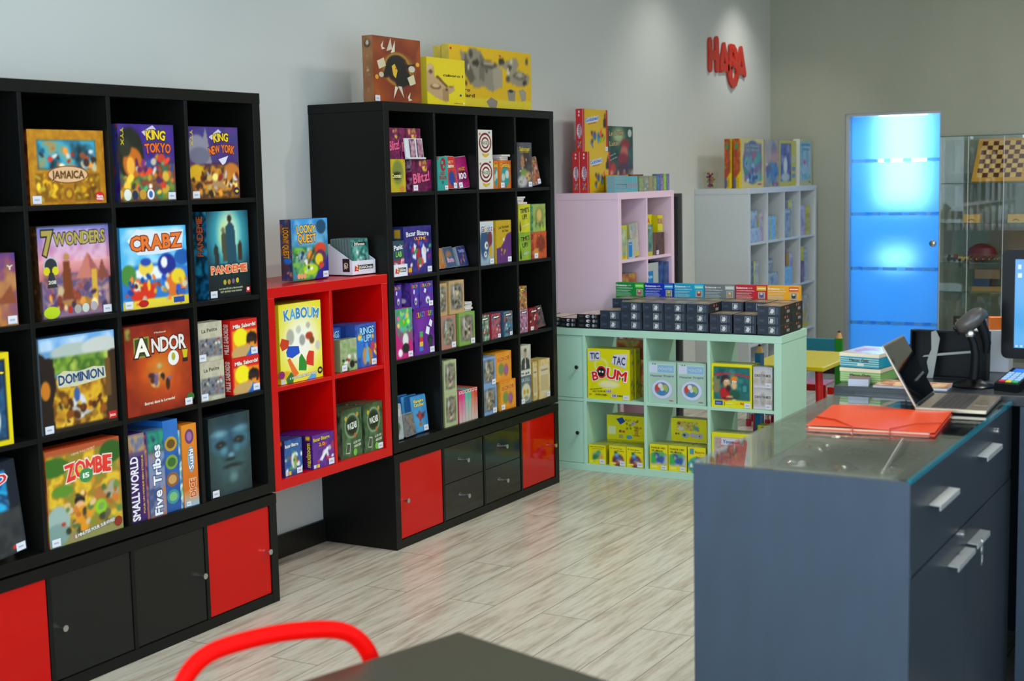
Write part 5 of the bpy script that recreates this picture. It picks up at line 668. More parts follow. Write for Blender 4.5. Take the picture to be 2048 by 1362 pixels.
BK = [('bk1', '#8aa4b8', ['#7a98b8', '#a8c0c8', '#8a90b8']), ('bk2', '#5a98c8', ['#4a90cc', '#8ac0dc', '#6aa0c8']), ('bk3', '#b8b040', ['#b8b038', '#d0c84a', '#8a8a4a']), ('bk4', '#a098b8', ['#a090b8', '#c0b8d0', '#8888b0']), ('bk5', '#a04868', ['#a84868', '#584a70', '#8a98a8']), ('bk6', '#3a7a70', ['#3a8078', '#8ab0a0', '#2a5a60']), ('bk7', '#788498', ['#6a7c98', '#a8b4b0', '#5a7088']), ('bk8', '#4a5a60', ['#3a4a58', '#7a8a60', '#2c3a48'])]
for i, (k_, c_, p_) in enumerate(BK): design(k_, c_, [('F', c_), ('N', 610+i, 5, p_, 1), ('r', .1, .85, .9, .93, p_[1])], [('F', '#b8b45c' if i % 2 else '#a0a8b8')])

D['hbox2'] = dict(c='#ccb81c', f=D['hspine']['f'], s=D['hdragon']['f'], t=[('F', '#ccc038')])

# ------------------------------------------------------------------ games on the left black unit (rows from the top: R1..R4)
R1, R2, R3, R4 = 1.5160, 1.1635, .8110, .4585
GA = 'large board games on the left black shelves'
def put(rows, group, z=None, **kw):
    for r in rows:
        key, w_, h_, d_, loc, lab = r[:6]; o = dict(r[6]) if len(r) > 6 else {}
        n = o.pop('n', 0); sh = o.pop('sh', None); q = dict(kw); q.update(o)
        game(key, w_, h_, d_, loc, label=lab, group=group, **q)
        for i in range(n):
            q2 = dict(q); q2['st'] = None
            dx = (i+1)*(d_+.004); l2 = (loc[0]-dx, loc[1]+.002*(i+1), loc[2]+0) if q.get('face_', '+x') == '+x' else (loc[0]+.002*(i+1), loc[1]+dx, loc[2])
            game(key, w_, h_-.003*(i+1), d_, l2, label=('second copy behind the ' if i == 0 else 'third copy behind the ' if i == 1 else 'rearmost copy behind the ')+(sh or lab), group=group, **q2)
put([
 ('chest', .305, .228, .07, (.372, -1.053, R1), 'gold treasure-chest box with a pirate scene', dict(st='l')),
 ('tokyo', .255, .252, .066, (.372, -.685, R1), 'purple box with an orange-lit dark monster', dict(st='r')),
 ('newyork', .252, .25, .06, (.372, -.357, R1), 'purple box with a grey ape and a skyscraper', dict(st='l')),
 ('seven', .29, .288, .075, (.368, -1.034, R2), 'pink-skied box with a pyramid and a statue', dict(st='r')),
 ('crabz', .305, .268, .075, (.376, -.703, R2), 'sky-blue box with a red crab and orange title', dict(st='l')),
 ('pandemie', .222, .308, .07, (.362, -.28, R2), 'dark teal box with four standing figures in a glow', dict(st='l')),
 ('desert', .2, .215, .06, (.37, -1.325, R2), 'purple and sand-coloured box cut by the picture edge', dict(st='r')),
 ('splendid', .235, .276, .07, (.382, -1.415, R3), 'yellow-framed dark blue box cut by the picture edge'),
 ('dominion', .31, .298, .07, (.376, -1.062, R3), 'box with a green valley seen through a brown gate', dict(st='l')),
 ('andor', .306, .298, .07, (.38, -.712, R3), 'rust-red box with small heroes before a sunrise', dict(st='r')),
 ('battle', .130, .138, .05, (.38, -.371, R3), 'small beige box with a battle crowd, lower one of its stack', dict(st='l')),
 ('battle', .130, .138, .05, (.38, -.373, R3+.1385), 'small beige box with a battle crowd, upper one of its stack', dict(st='l')),
 ('loot', .148, .134, .05, (.378, -.195, R3), 'small red and orange box with a black ship, lower one of its stack', dict(st='r')),
 ('loot', .145, .134, .05, (.378, -.196, R3+.1345), 'small red and orange box with a black ship, upper one of its stack', dict(st='r')),
 ('kraken', .26, .29, .05, (.30, -1.398, R4), 'plain beige box standing behind the tilted blue sea box'),
 ('zombie', .306, .304, .075, (.385, -1.07, R4), 'box with cartoon zombies and a red arched title', dict(st='l')),
 ('spine_small', .074, .297, .28, (.383, -.725, R4), 'purple box on edge showing a white title down its spine'),
 ('spine_orange', .0125, .285, .28, (.38, -.65, R4), 'thin orange and violet box on edge beside the purple spine'),
 ('spine_five', .074, .296, .28, (.384, -.636, R4), 'blue-grey box on edge with brush lettering on its spine'),
 ('spine_blue', .07, .316, .27, (.376, -.555, R4), 'tall blue box on edge with four round medallions'),
 ('spine_teal', .012, .275, .26, (.376, -.484, R4), 'thin teal box on edge beside the orange spine'),
 ('spine_sushi', .072, .288, .26, (.38, -.47, R4), 'orange box on edge with a violet disc at its top', dict(st='l')),
 ('abyss', .22, .288, .07, (.378, -.335, R4), 'dark box with a shadowy blue-green face', dict(st='l')),
], GA)
game('rapa', .245, .285, .06, (.383, -1.40, R4), label='blue and black sea-picture box leaning sideways, cut by the picture edge', group=GA, st='r', roll=-math.radians(6))
# ------------------------------------------------------------------ red wall shelf
ZR, ZT, ZL = .8070+.0005, 1.186, .4540
GR = 'games in the red wall shelf'
put([
 ('kaboum', .256, .302, .055, (.362, .093, ZR), 'yellow box with coloured building blocks and blue title', dict(n=2)),
 ('rings', .145, .178, .05, (.36, .572, ZR), 'blue box with orange rings and light blue title', dict(st='r', n=2)),
 ('bugs', .112, .13, .035, (.372, .452, ZR), 'small grey-green box with round insects in front of the blue boxes', dict(st='l')),
 ('bbblue', .105, .14, .04, (.372, .083, ZL), 'small blue box with white and red figures', dict(st='r', n=3)),
 ('bbpurp', .138, .134, .045, (.383, .239, ZL), 'small purple box with a yellow title and white shapes', dict(st='r', n=3, sh='purple box with white shapes')),
 ('azap', .127, .202, .045, (.374, .597, ZL), 'green box with a round emblem, at the right of the cell', dict(st='r', n=2, sh='right-hand green box with a round emblem')),
 ('azap', .135, .198, .045, (.37, .448, ZL), 'shrink-wrapped green box with a round emblem, at the left of the cell', dict(n=1, sh='left-hand green box with a round emblem')),
], GR)
game('rings', .1, .17, .05, (.30, .455, ZR), label='blue ring box half hidden behind the small insect box', group=GR)
game('navyb', .05, .17, .1, (.20, .43, ZR), label='dark blue box deep in the upper right red cell', group=GR)
game('loony', .228, .238, .055, (.30, .264, ZT), label='blue fantasy box with yellow two-line title on top of the red shelf', group='games on top of the red shelf', st='r')
# ------------------------------------------------------------------ black unit in the middle
GB = 'small games on the middle black shelves'
put([
 ('yellowco', .112, .138, .05, (.37, .842, R1), 'yellow card-game box at the left of the top row', dict()),
 ('blitz', .152, .136, .06, (.372, 1.0, R1), 'magenta box with pink script title, lower one', dict(st='l')),
 ('blitz', .15, .13, .06, (.368, .93, R1+.1385), 'magenta box with pink script title, upper one behind the card rack'),
 ('blitz', .085, .13, .06, (.366, .843, R1+.1385), 'dark magenta box on the yellow one'),
 ('tealco', .086, .15, .04, (.37, 1.203, R1), 'teal box with a dark red disc', dict(st='r')),
 ('targets', .130, .136, .04, (.37, 1.553, R1), 'white box with dark red target rings, lower one'),
 ('targets', .127, .136, .04, (.37, 1.553, R1+.1365), 'white box with dark red target rings, upper one'),
 ('comi', .108, .132, .075, (.37, 1.742, R1), 'orange box with a teal cartoon head', dict(st='l')),
 ('comi', .045, .13, .075, (.366, 1.692, R1), 'orange box on edge between the target box and the cartoon box'),
 ('sab', .145, .218, .04, (.37, 1.912, R1), 'tall dark grey box with a dwarf picture', dict(st='r')),
 ('ultime', .215, .205, .06, (.37, .925, R2), 'navy box with white rockets and small figures', dict(st='r')),
 ('gloobz', .136, .202, .06, (.375, 1.528, R2), 'silver-blue box with googly-eyed creatures', dict(st='r', n=1)),
 ('corsari', .14, .202, .06, (.375, 1.69, R2), 'yellow and violet box with a pale title', dict(st='r', n=1)),
 ('tugreen', .116, .136, .05, (.375, 1.905, R2), 'lime-green box with black lettering, under the yellow one'),
 ('tuyellow', .116, .136, .05, (.375, 1.905, R2+.1365), 'mustard-yellow box with black lettering, under white cards'),
 ('junglered', .135, .133, .05, (.375, 2.048, R2), 'red and orange box with a swirl picture', dict(st='l')),
 ('junglegr', .13, .136, .05, (.375, 2.048, R2+.1338), 'green box with a mottled portrait picture'),
 ('crazygr', .136, .214, .06, (.378, .825, R3), 'pink and green box with a black and white figure', dict(st='r')),
 ('crazyp', .155, .203, .06, (.378, .975, R3), 'purple box with stacked coloured cups', dict(st='r', n=1)),
 ('crazysm', .105, .112, .09, (.374, 1.03, R3+.2035), 'small violet box on the purple cup box, at its right', dict(st='r')),
 ('crazysm', .06, .112, .09, (.372, .966, R3+.2035), 'small violet box on the purple cup box, at its left'),
 ('crazysm', .06, .1, .09, (.368, .84, R3+.2145), 'small violet box on the pink and green box'),
 ('figpink', .12, .149, .075, (.378, 1.187, R3), 'pink window box with a wrapped figure', dict(st='r')),
 ('figgreen', .135, .15, .075, (.378, 1.337, R3), 'green window box with a wrapped figure', dict(st='r')),
 ('figtan', .125, .15, .09, (.372, 1.27, R3+.1505), 'tan window box with a wrapped figure, on the pink and green ones'),
 ('figtan', .072, .145, .09, (.368, 1.185, R3+.1495), 'tan window box half hidden at the left of the upper pair'),
 ('cg_green', .078, .119, .025, (.378, 1.524, R3), 'pale green card-game box', dict(n=3)),
 ('cg_red', .083, .119, .025, (.38, 1.620, R3), 'crimson card-game box with blue blots', dict(st='r', n=3)),
 ('cg_blue', .081, .12, .025, (.382, 1.732, R3), 'dark blue card-game box', dict(st='r', n=3)),
 ('cg_mauve', .078, .115, .03, (.378, 1.893, R3), 'mauve card-game box under the orange one'),
 ('cg_k', .075, .112, .03, (.377, 1.893, R3+.1155), 'orange card-game box with a yellow initial, on the mauve one'),
 ('cg_dred', .083, .111, .03, (.378, 1.99, R3), 'dark red card-game box', dict(st='l')),
 ('figolive', .107, .149, .075, (.376, 1.201, R4), 'pale green window box with a figure, lower one'),
 ('figolive', .105, .15, .075, (.376, 1.201, R4+.1495), 'pale green window box with a figure, upper one'),
 ('figblue', .127, .136, .075, (.38, 1.524, R4), 'light blue window box with a figure, lower one', dict(st='r')),
 ('figblue', .124, .136, .075, (.38, 1.524, R4+.1365), 'light blue window box with a figure, upper one', dict(st='r')),
 ('oranged', .15, .14, .09, (.378, 1.687, R4), 'orange box with a violet shape, lower one', dict(st='l')),
 ('oranged', .15, .14, .09, (.372, 1.66, R4+.1405), 'orange box with a violet shape, upper one'),
 ('skulls', .112, .138, .05, (.38, 1.878, R4), 'slate box with a bone-coloured skull', dict(st='l')),
 ('mrjack', .112, .15, .05, (.38, 1.877, R4+.1385), 'pale box with a man in a dark suit'),
 ('yellold', .115, .197, .075, (.38, 2.069, R4), 'ochre box in clear wrap at the right of the cell', dict(st='r')),
 ('yellold', .045, .194, .075, (.376, 2.015, R4), 'ochre box on edge with a red mark'),
], GB)
for i, k in enumerate(['th1', 'th2', 'th3', 'th4', 'th5', 'th6']):
    game(k, .0255, .148, .11, (.376, 1.3215+i*.0272, R4), label='slim %s card-game box on edge, %s of the six beside the figure boxes' % (['rose', 'pink', 'mint', 'teal', 'orange', 'coral'][i], ['first', 'second', 'third', 'fourth', 'fifth', 'last'][i]), group='slim card games on edge', cell=.01)
game('cg_navy', .082, .107, .02, (.366, 2.095, R3+.0045), label='dark card-game box leaning back at the right of its cell', group=GB, lean=math.radians(12), roll=math.radians(-4))
# tins with rounded corners
def rrect(w_, h_, r, n=5):
    out = []
    for cx, cy, a0 in ((w_-r, r, -90), (w_-r, h_-r, 0), (r, h_-r, 90), (r, r, 180)):
        for k in range(n+1):
            a = math.radians(a0+90*k/n); out.append((cx+r*math.cos(a), cy+r*math.sin(a)))
    return out
def tin(key, w_, h_, d_, loc, label, group, lean=8, yaw=0, roll=0, st=None, face_='+x', rim='#9aa2a8', cat='game tin', name='game_tin', mt='tinp'):
    rz = math.pi/2 if face_ == '+x' else 0
    t = thing(name, label, cat, (loc[0], loc[1], loc[2]+d_*math.sin(math.radians(lean))+w_*max(0, math.sin(math.radians(roll)))), (-math.radians(lean), math.radians(roll), rz+math.radians(yaw)), group)
    k = ('tin', key, w_, h_, d_)
    if k not in _mc:
        b = MB(); b.prism(rrect(w_, h_, .009), .0, d_, 'y', rim); b.prism([(x*.97+.015*w_, z*.97+.015*h_) for x, z in rrect(w_, h_, .008)], -.0012, .0, 'y', D[key]['c'])
        face(b, (.005, -.0013, .005), (1, 0, 0), (0, 0, 1), (0, -1, 0), w_-.01, h_-.01, D[key]['f'], .0055); _mc[k] = b.mesh('tin_body', mt, True)
    ob('tin_body', _mc[k], mt, t)
    if st: ob('price_sticker', sticker_mesh(min(.034, w_*.3)), 'paper', t, (.006 if st == 'l' else w_-w_*.3-.006, -.0032, .004))
    return t
GT = 'game tins on the middle black shelves'
tin('redtin', .085, .148, .03, (.352, 1.308, R1+.001), 'red tin with a blue figure, leaning between teal box and magenta tin', GT, 6, 0, 2, 'r')
tin('magtin', .1, .145, .03, (.352, 1.402, R1+.001), 'magenta tin with gold lettering, leaning right in the top row', GT, 6, 0, -4, 'l')
tin('sabtin', .098, .14, .03, (.352, 2.085, R1+.001), 'brown patterned tin leaning beside the tall grey box', GT, 8, 0, -6, 'r')
tin('tinorange', .085, .092, .025, (.355, 1.190, R2+.001), 'orange-brown square tin, first of three in the empty cell', GT, 14)
tin('tinfluo', .098, .094, .025, (.355, 1.285, R2+.001), 'blue tin with orange patches, middle of three in its cell', GT, 14, 6)
tin('tinblue', .098, .092, .025, (.355, 1.395, R2+.001), 'dark blue tin with letters, last of three in its cell', GT, 14, 8)
tin('whitetin', .07, .155, .03, (.36, .828, R4+.001), 'tall grey-white tin standing at the left of the bottom cell', GT, 5)
tin('greytin', .1, .1, .028, (.362, .908, R4+.001), 'low grey tin in front of the tall blue tins', GT, 10, 6)
for i in range(3): tin('vamp', .122, .165, .028, (.345-.033*i, .995-.022*i, R4+.001), 'light blue tin with a red bat' if i == 0 else ['', 'light blue tin just behind the bat tin', 'light blue tin furthest back behind the bat tin'][i], GT, 6, 0, 0, 'r' if i == 0 else None, rim='#2a6aa8')
# loose cards and packets
def slabs(x, y, z, n, w_, d_, t_, labs, group, seed, name='card_packet', col='cards_white'):
    rg = random.Random(seed)
    for i in range(n): game(col, w_, t_-.0004, d_, (x+rg.uniform(-.006, .006), y+rg.uniform(-.012, .012), z+.0003+i*t_), label=labs % ['lowest', 'second', 'third', 'fourth', 'fifth', 'topmost'][i if i < n-1 else 5], cat='card packet', group=group, name=name, cell=.05, yaw=rg.uniform(-.08, .08))
slabs(.362, 1.765, R1+.1325, 3, .075, .06, .009, 'white card packet on the orange cartoon box, %s one', 'white packets in the top row', 1)
slabs(.362, 1.905, R2+.2735, 4, .08, .06, .009, 'white card packet on the mustard-yellow box, %s one', 'white packets in the second row', 2)
slabs(.366, 1.405, R3+.1515, 5, .06, .06, .0085, 'white card packet beside the tan window box, %s one', 'white packets in the third row', 3)
# white rack with two card packs in front of the upper magenta box
t = thing('card_rack', 'white card rack with two picture packs in front of the upper magenta box', 'rack', (.384, .945, R1+.138), (-.1, 0, math.pi/2))
b = MB(); b.box(0, 0, 0, .135, .006, .088, '#ccd0d4'); b.box(0, -.01, 0, .135, .0, .006, '#ccd0d4'); ob('rack_back', b, 'paper', t)
for i in range(2):
    b = MB(); x0 = .032+.056*i; b.box(x0, -.004, .008, x0+.038, -.001, .084, '#4a1830'); face(b, (x0, -.0045, .008), (1, 0, 0), (0, 0, 1), (0, -1, 0), .038, .076, [('N', 7+i, 5, ['#5a1c3c', '#8a5a70', '#c8b0b8', '#7a2848'], 1)], .005); ob('picture_pack', b, 'card', t)
# white counter displays (stepped card trays)
def tray(loc, w_, dep, hf, hb, label, logo=True):
    t = thing('counter_display', label, 'display tray', loc, (0, 0, math.pi/2-.03))
    b = MB(); th = .003
    b.prism([(0, 0), (dep, 0), (dep, hb), (dep-.01, hb), (.0, hf)], 0, th, 'x', '#d4d6e0')
    b.prism([(0, 0), (dep, 0), (dep, hb), (dep-.01, hb), (.0, hf)], w_-th, w_, 'x', '#d4d6e0')
    b.box(th, 0, 0, w_-th, th, hf, '#d6d8e2'); b.box(th, dep-th, 0, w_-th, dep, hb, '#d4d6e0'); b.box(th, th, 0, w_-th, dep-th, th, '#d4d6e0')
    F = lambda u, v, l: np.array([u, -.0003*l, v])
    x0, x1, z0_ = w_*.12, w_*.9, hf*.28
    for pts, c in (([(x0+.018, z0_+.004), (x1, z0_+.004), (x1, z0_+.022), (x0+.018, z0_+.022)], '#141414'), ([(x0-.004, z0_-.002), (x0+.01, z0_), (x0+.02, z0_-.004), (x0+.024, z0_+.008), (x0+.034, z0_+.004), (x0+.03, z0_+.018), (x0+.02, z0_+.026), (x0+.014, z0_+.019), (x0, z0_+.02)], '#c8201c'), ([(x0+.018, z0_+.002), (x0+.032, z0_+.004), (x0+.03, z0_+.02), (x0+.02, z0_+.022)], '#b8c81c')):
        b.poly([F(u, v, 1 if c == '#141414' else 2) for u, v in pts], c)
    text(b, F, 'Z', x0+.012, z0_+.012, .012, .014, '#f0d8c8', lay=4); text(b, F, 'iGGOmic', (x0+.026+x1-.004)/2, z0_+.013, x1-x0-.034, .011, '#e8e8e8', lay=4)
    Fs = lambda u, v, l: np.array([-.0003*l, dep-u, v])
    b.poly([Fs(dep*.62, .012, 1), Fs(dep*.9, .012, 1), Fs(dep*.9, hf+.01, 1), Fs(dep*.62, hf+.01, 1)], '#2a1010'); text(b, Fs, 'Gik', dep*.76, hf*.5+.008, dep*.2, .02, '#d8c8b0', rot=-1.57, lay=2)
    ob('tray', b, 'paper', t); return t
tray((.328, .612, ZT), .155, .13, .056, .125, 'white angled counter display of card tins on top of the red shelf')
for i in range(7): tin('cg_zig', .122, .142, .011, (.311-.0145*i, .631, ZT+.0042), 'teal-fronted card tin at the front of the white display' if i == 0 else 'card tin in the white display on the red shelf, %s from the front' % ['', 'second', 'third', 'fourth', 'fifth', 'sixth', 'seventh'][i], 'card tins in the white counter display', 3, -1.7, 0, rim='#5a6a6a')
tray((.388, .823, R2), .095, .05, .05, .055, 'small white display tray at the left of the second row')
game('panic', .082, .145, .035, (.38, .83, R2+.0035), label='teal and crimson box standing in the small white tray', group=GB)
game('ultime', .05, .2, .05, (.325, .845, R2), label='navy box half hidden behind the white tray', group=GB)
# boxes on top of the middle black unit
GTOP = 'large boxes on top of the middle black unit'
game('brownbig', .355, .272, .052, (.33, .80, 1.8905), label='square brown box with a black swirl emblem', group=GTOP, st='l')
game('marble1', .318, .212, .05, (.31, 1.232, 1.8905), label='yellow box with wooden marble-run blocks, the smaller one in front', group=GTOP)
game('marble_std', .775, .297, .042, (.225, 1.552, 1.8905), label='wide yellow box with grey marble-run blocks, the front one of two', group=GTOP, cell=.008)
game('marble_std', .76, .29, .042, (.178, 1.556, 1.8905), label='wide yellow box directly behind the other wide yellow one', group=GTOP, cell=.008)

# ------------------------------------------------------------------ mint unit: stock on its shelves
GM = 'games in the mint shelf'
YG = 2.575
ZM, ZB = .3910, .0385
def pg(rows, **kw): put(rows, GM, face_='-y', cell=.0055, **kw)
pg([
 ('ttb', .247, .268, .06, (.396, YG, ZM), 'big yellow box with a red exploding title', dict(st='r', n=1)),
 ('propre', .158, .215, .06, (.744, YG+.005, ZM), 'pale green tin-like box with a round window, at the left of the pair', dict()),
 ('propre', .158, .215, .06, (.908, YG+.005, ZM), 'pale green tin-like box with a round window, at the right of the pair', dict()),
 ('amon', .215, .222, .055, (1.098, YG, ZM), 'yellow-framed box with two comic explorers', dict(st='r', n=1)),
 ('silver', .1, .107, .05, (1.319, YG, ZM), 'small silver box, lower one of its stack', dict(st='r')),
 ('silver', .1, .107, .05, (1.319, YG, ZM+.1075), 'small silver box, upper one of its stack', dict(st='r')),
 ('dragonsm', .1, .104, .05, (.396, YG, ZB), 'small yellow box with a green dragon', dict(st='r', n=2)),
 ('campsm', .098, .107, .05, (.517, YG, ZB), 'small yellow box with a blue figure, at the left of two alike', dict(st='r', n=2, sh='left-hand yellow box with a blue figure')),
 ('campsm', .098, .108, .05, (.618, YG, ZB), 'small yellow box with a blue figure, at the right of two alike', dict(st='r', n=2, sh='right-hand yellow box with a blue figure')),
 ('paniersm', .101, .134, .045, (.752, YG, ZB), 'small yellow box with a masked blue burglar, at the left of two alike', dict(st='r', n=2, sh='left-hand yellow box with a masked burglar')),
 ('paniersm', .102, .134, .045, (.857, YG, ZB), 'small yellow box with a masked blue burglar, at the right of two alike', dict(st='r', n=2, sh='right-hand yellow box with a masked burglar')),
 ('biquette', .098, .134, .045, (.966, YG, ZB), 'small yellow box with a teal picture, half behind the counter', dict(n=2, sh='small yellow box with a teal picture')),
 ('yoom', .215, .222, .055, (1.098, YG, ZB), 'yellow-framed box with a pink and grey picture', dict(n=1)),
 ('smyel', .09, .03, .06, (1.30, YG+.115, ZB+.222), 'flat yellow box seen edge-on over the counter'),
])
game('smyel', .13, .2215, .07, (1.29, YG+.11, ZB), '-y', label='plain yellow box supporting the flat one behind the counter edge', group=GM, cell=.02)
GM2 = 'yellow boxes standing on the small yellow boxes'
for i in range(4): game('backa', .224, .15, .03, (.452+.012*i, 2.632+.034*i+.09*(i > 2)*0, ZB+.111), '-y', label='wide yellow box with loose game pieces, %s' % ['front of its row', 'second in its row', 'third in its row', 'rearmost of its row'][i], group=GM2) if False else None
put([('backa', .222, .135, .034, (.43, 2.728, ZB+.1085), 'wide yellow box with small game pieces, on the small dragon and truck boxes', dict(n=3, sh='wide yellow box with game pieces')),
     ('backb', .2, .122, .04, (.82, 2.70, ZB+.1345), 'wide yellow box with a spread of cards, on the burglar boxes', dict(n=1, sh='wide yellow box with cards'))], GM2, face_='-y')
for i in range(2): game('smyel', .22, .107, .075, (.43, 2.73+.0785*i, ZB), '-y', label='plain yellow box low behind the truck boxes, %s' % ['nearer one', 'further one'][i], group=GM, cell=.02)
game('behindg', .13, .2, .05, (.56, 2.72, ZM), '-y', label='patterned box behind the big yellow bomb box', group=GM)
game('behindg', .20, .295, .05, (.47, 2.775, ZM), '-y', label='tall patterned box furthest back in the upper left open cell', group=GM)
# black card-game boxes on the mint top
GD = 'black boxed card games on the mint unit'
cols = [.4835, .605, .727, .849, .971, 1.0955, 1.2235, 1.347]
ordn = ['first', 'second', 'third', 'fourth', 'fifth', 'sixth', 'seventh', 'last']
rg = random.Random(3)
for row, y0, hs_ in ((0, 2.556, [2, 3, 3, 3, 3, 2, 2, 3]), (1, 2.731, [3]*8)):
    for c in range(8):
        for l in range(hs_[c]):
            jx = rg.uniform(-.0015, .0015); dx = -.012*(row == 1 and c < 7)*(1 if c == 0 else .4)
            game('deck', .1185, .047, .168, (cols[c]+jx+dx, y0+rg.uniform(0, .002), .7703+l*.0474), '-y', label='black boxed card game, %s row, %s column from the left, %s layer' % (['front', 'rear'][row], ordn[c], ['bottom', 'middle', 'top'][l]), cat='card game', group=GD, name='card_game_box')
for c, (x, n, y) in enumerate([(.02, 2, 2.60), (.13, 2, 2.60), (.2395, 2, 2.562), (.345, 3, 2.556)]):
    for l in range(n):
        game('thindeck', .098 if c < 3 else .126, .0235, .2, (x+rg.uniform(-.004, .004), y+rg.uniform(0, .006), .7703+l*.0238), '-y', label='flat black card box, %s pile from the left, %s one' % (ordn[c], ['bottom', 'second' if n > 2 else 'top', 'top'][l]), cat='card game', group='flat black card boxes on the mint unit', name='card_game_box')
for i, (n_, x) in enumerate(zip(['green', 'blue', 'cyan', 'grey', 'red', 'amber'], [.410, .583, .756, .929, 1.103, 1.276])):
    game('sci_'+n_, .17, .214-.001*(i % 2), .035, (x, 2.9025, .7705), '-y', label='%s science-kit box standing upright behind the black boxes' % n_, cat='science kit', group='science kits on the mint unit', name='science_kit_box', cell=.03)

# ------------------------------------------------------------------ pink unit
ZP = 1.4675
put([('gobb', .272, .232, .0505, (.204, 3.004, ZP), 'red and yellow box with coloured pegs, front one below', {}),
     ('gobb', .272, .232, .0505, (.152, 3.004, ZP), 'red and yellow box with coloured pegs, rear one below', {}),
     ('gobb', .3, .236, .05, (.177, 3.004, ZP+.2325), 'red and yellow box with coloured pegs, on top of the other two', dict(st='r'))], 'peg games on the pink unit', cell=.007)
game('lutin', .38, .262+.12, .04, (.15, 3.32, ZP), label='dark green box with red-capped elves on the pink unit', group='boxes on the pink unit', st='r', cell=.008)
rgp = random.Random(8)
GS = 'small card packs along the pink top'
for i in range(4): game('tealpack', .155, .0235, .05, (.37, 2.99, ZP+.0003+i*.024), label='turquoise pack lying flat, %s of four at the left end' % ['lowest', 'second', 'third', 'topmost'][i], cat='card pack', group=GS, name='card_pack', cell=.01, yaw=rgp.uniform(-.03, .03))
for i in range(5): game('tealpack', .026, .09, .06, (.368, 3.152+i*.029, ZP+.0005), label='turquoise pack on edge, %s of five leaning together' % ordn[i if i < 4 else 7], cat='card pack', group=GS, name='card_pack', cell=.01, roll=-.06)
for i, (k, y, w_, h_) in enumerate([('pk1', 3.305, .062, .09), ('pk2', 3.37, .062, .09), ('pk3', 3.436, .058, .09), ('pk1', 3.497, .05, .088), ('pk4', 3.55, .045, .1), ('pk5', 3.598, .045, .1), ('pk6', 3.646, .042, .1), ('pk7', 3.691, .04, .1)]):
    game(k, w_-.003, h_, .03, (.372, y, ZP+.0005), label='%s card pack standing on the pink top, %s after the turquoise ones' % (['olive', 'clay', 'moss', 'grey-green', 'blue', 'violet', 'lime', 'slate'][i], ordn[i]), cat='card pack', group=GS, name='card_pack')
game('hspine', .13, .1, .08, (.30, 3.18, ZP), label='yellow box low behind the turquoise packs', group='boxes on the pink unit', cell=.02)
game('cg_dred', .17, .1, .13, (.30, 3.345, ZP), label='crimson box low behind the small packs', group='boxes on the pink unit', cell=.02)
P2, P3 = T_+3*PT+.0005, T_+2*PT+.0005
GP = 'children games in the pink unit'
put([('pbook', .10, .19, .05, (.37, 3.035, P2), 'yellow patterned box at the left of the upper left cell'),
     ('pbook', .045, .185, .08, (.345, 3.137, P2), 'yellow box on edge behind the blue one'),
     ('sblue', .085, .11, .03, (.378, 3.14, P2), 'small blue box in front of the upper left pair'),
     ('ponza', .22, .235, .05, (.31, 3.392, P2), 'yellow box with a red capital title'),
     ('ponza', .035, .23, .2, (.345, 3.616, P2), 'yellow box on edge, nearer one of two'),
     ('ponza', .035, .228, .2, (.345, 3.652, P2), 'yellow box on edge, further one of two'),
     ('pgreen', .092, .18, .04, (.37, 3.396, P2), 'green story box in front of the yellow title box'),
     ('pbrown', .125, .13, .035, (.375, 3.515, P2), 'small brown box at the right front of its cell', dict(st='l')),
     ('behindg', .25, .265, .1, (.35, 3.05, P3), 'patterned box low in the left pink cell'),
     ('sblue', .165, .31, .06, (.37, 3.398, P3), 'white and blue box in the lower right pink cell'),
     ('navyb', .07, .31, .2, (.372, 3.565, P3), 'navy box on edge, nearer one'),
     ('navyb', .07, .305, .2, (.372, 3.637, P3), 'navy box on edge, further one')], GP, cell=.007)
game('pbook2', .11, .19, .03, (.352, 3.228, P2), label='pale picture box leaning against the divider', group=GP, roll=-math.radians(7), cell=.007)
# lower cells of the pink unit seen through the mint openings
for i in range(3): game('behindg', .06, .28, .2, (.37, 3.05+.07*i, T_+PT+.0005), label='patterned box on edge low in the pink unit, %s from the left' % ordn[i], group=GP)

# ------------------------------------------------------------------ white unit
SW = 1.457/1.47; ZW = 1.4575
GW = 'children games on the white unit'
put([('hspine', .0515, .335, .0, (.211, 5.02, ZW), '')][:0], GW)
game('hspine', .052, .335, .44, (.211, 5.03, ZW), '-y', label='dragon game box, inner of two with orange spines at the front corner', group=GW, cell=.007)
game('hbox2', .056, .335, .44, (.275, 5.03, ZW), '-y', label='dragon game box, outer of two with orange spines at the front corner', group=GW, cell=.007)
put([('hpirate', .315, .333, .06, (.331, 5.482, ZW), 'sand-coloured box with a long-haired figure and boat'),
     ('hwiz', .365, .33, .06, (.331, 5.806, ZW), 'box with a white-bearded figure on blue'),
     ('hsea', .29, .345, .05, (.355, 6.182, ZW), 'pale blue sea picture box at the right end of the white unit')], GW, cell=.007)
W1, W2, W3 = (T_+3*PT)*SW+.0005, (T_+2*PT)*SW+.0005, (T_+PT)*SW+.0005
cy = [5.01+T_+i*PT for i in range(4)]
GB2 = 'children books and boxes in the white unit'
rows = []
def wc(c, z, items, rn):
    y = cy[c]+.006
    for j, (k, w_, h_, x, adj) in enumerate(items):
        game(k, w_-.003, h_, .05 if w_ > .05 else .2, (x, y, z), label='%s, white unit, %s, %s cell from left' % (adj, rn, ordn[c] if c < 3 else 'last'), group=GB2, cell=.009, cat='children game'); y += w_
wc(0, W1, [('bk6', .09, .21, .34, 'dark teal box behind'), ('bk3', .03, .215, .35, 'thin yellow-green box'), ('bk1', .12, .215, .35, 'blue-grey picture box'), ('bk4', .085, .2, .36, 'lilac picture box')], 'upper row')
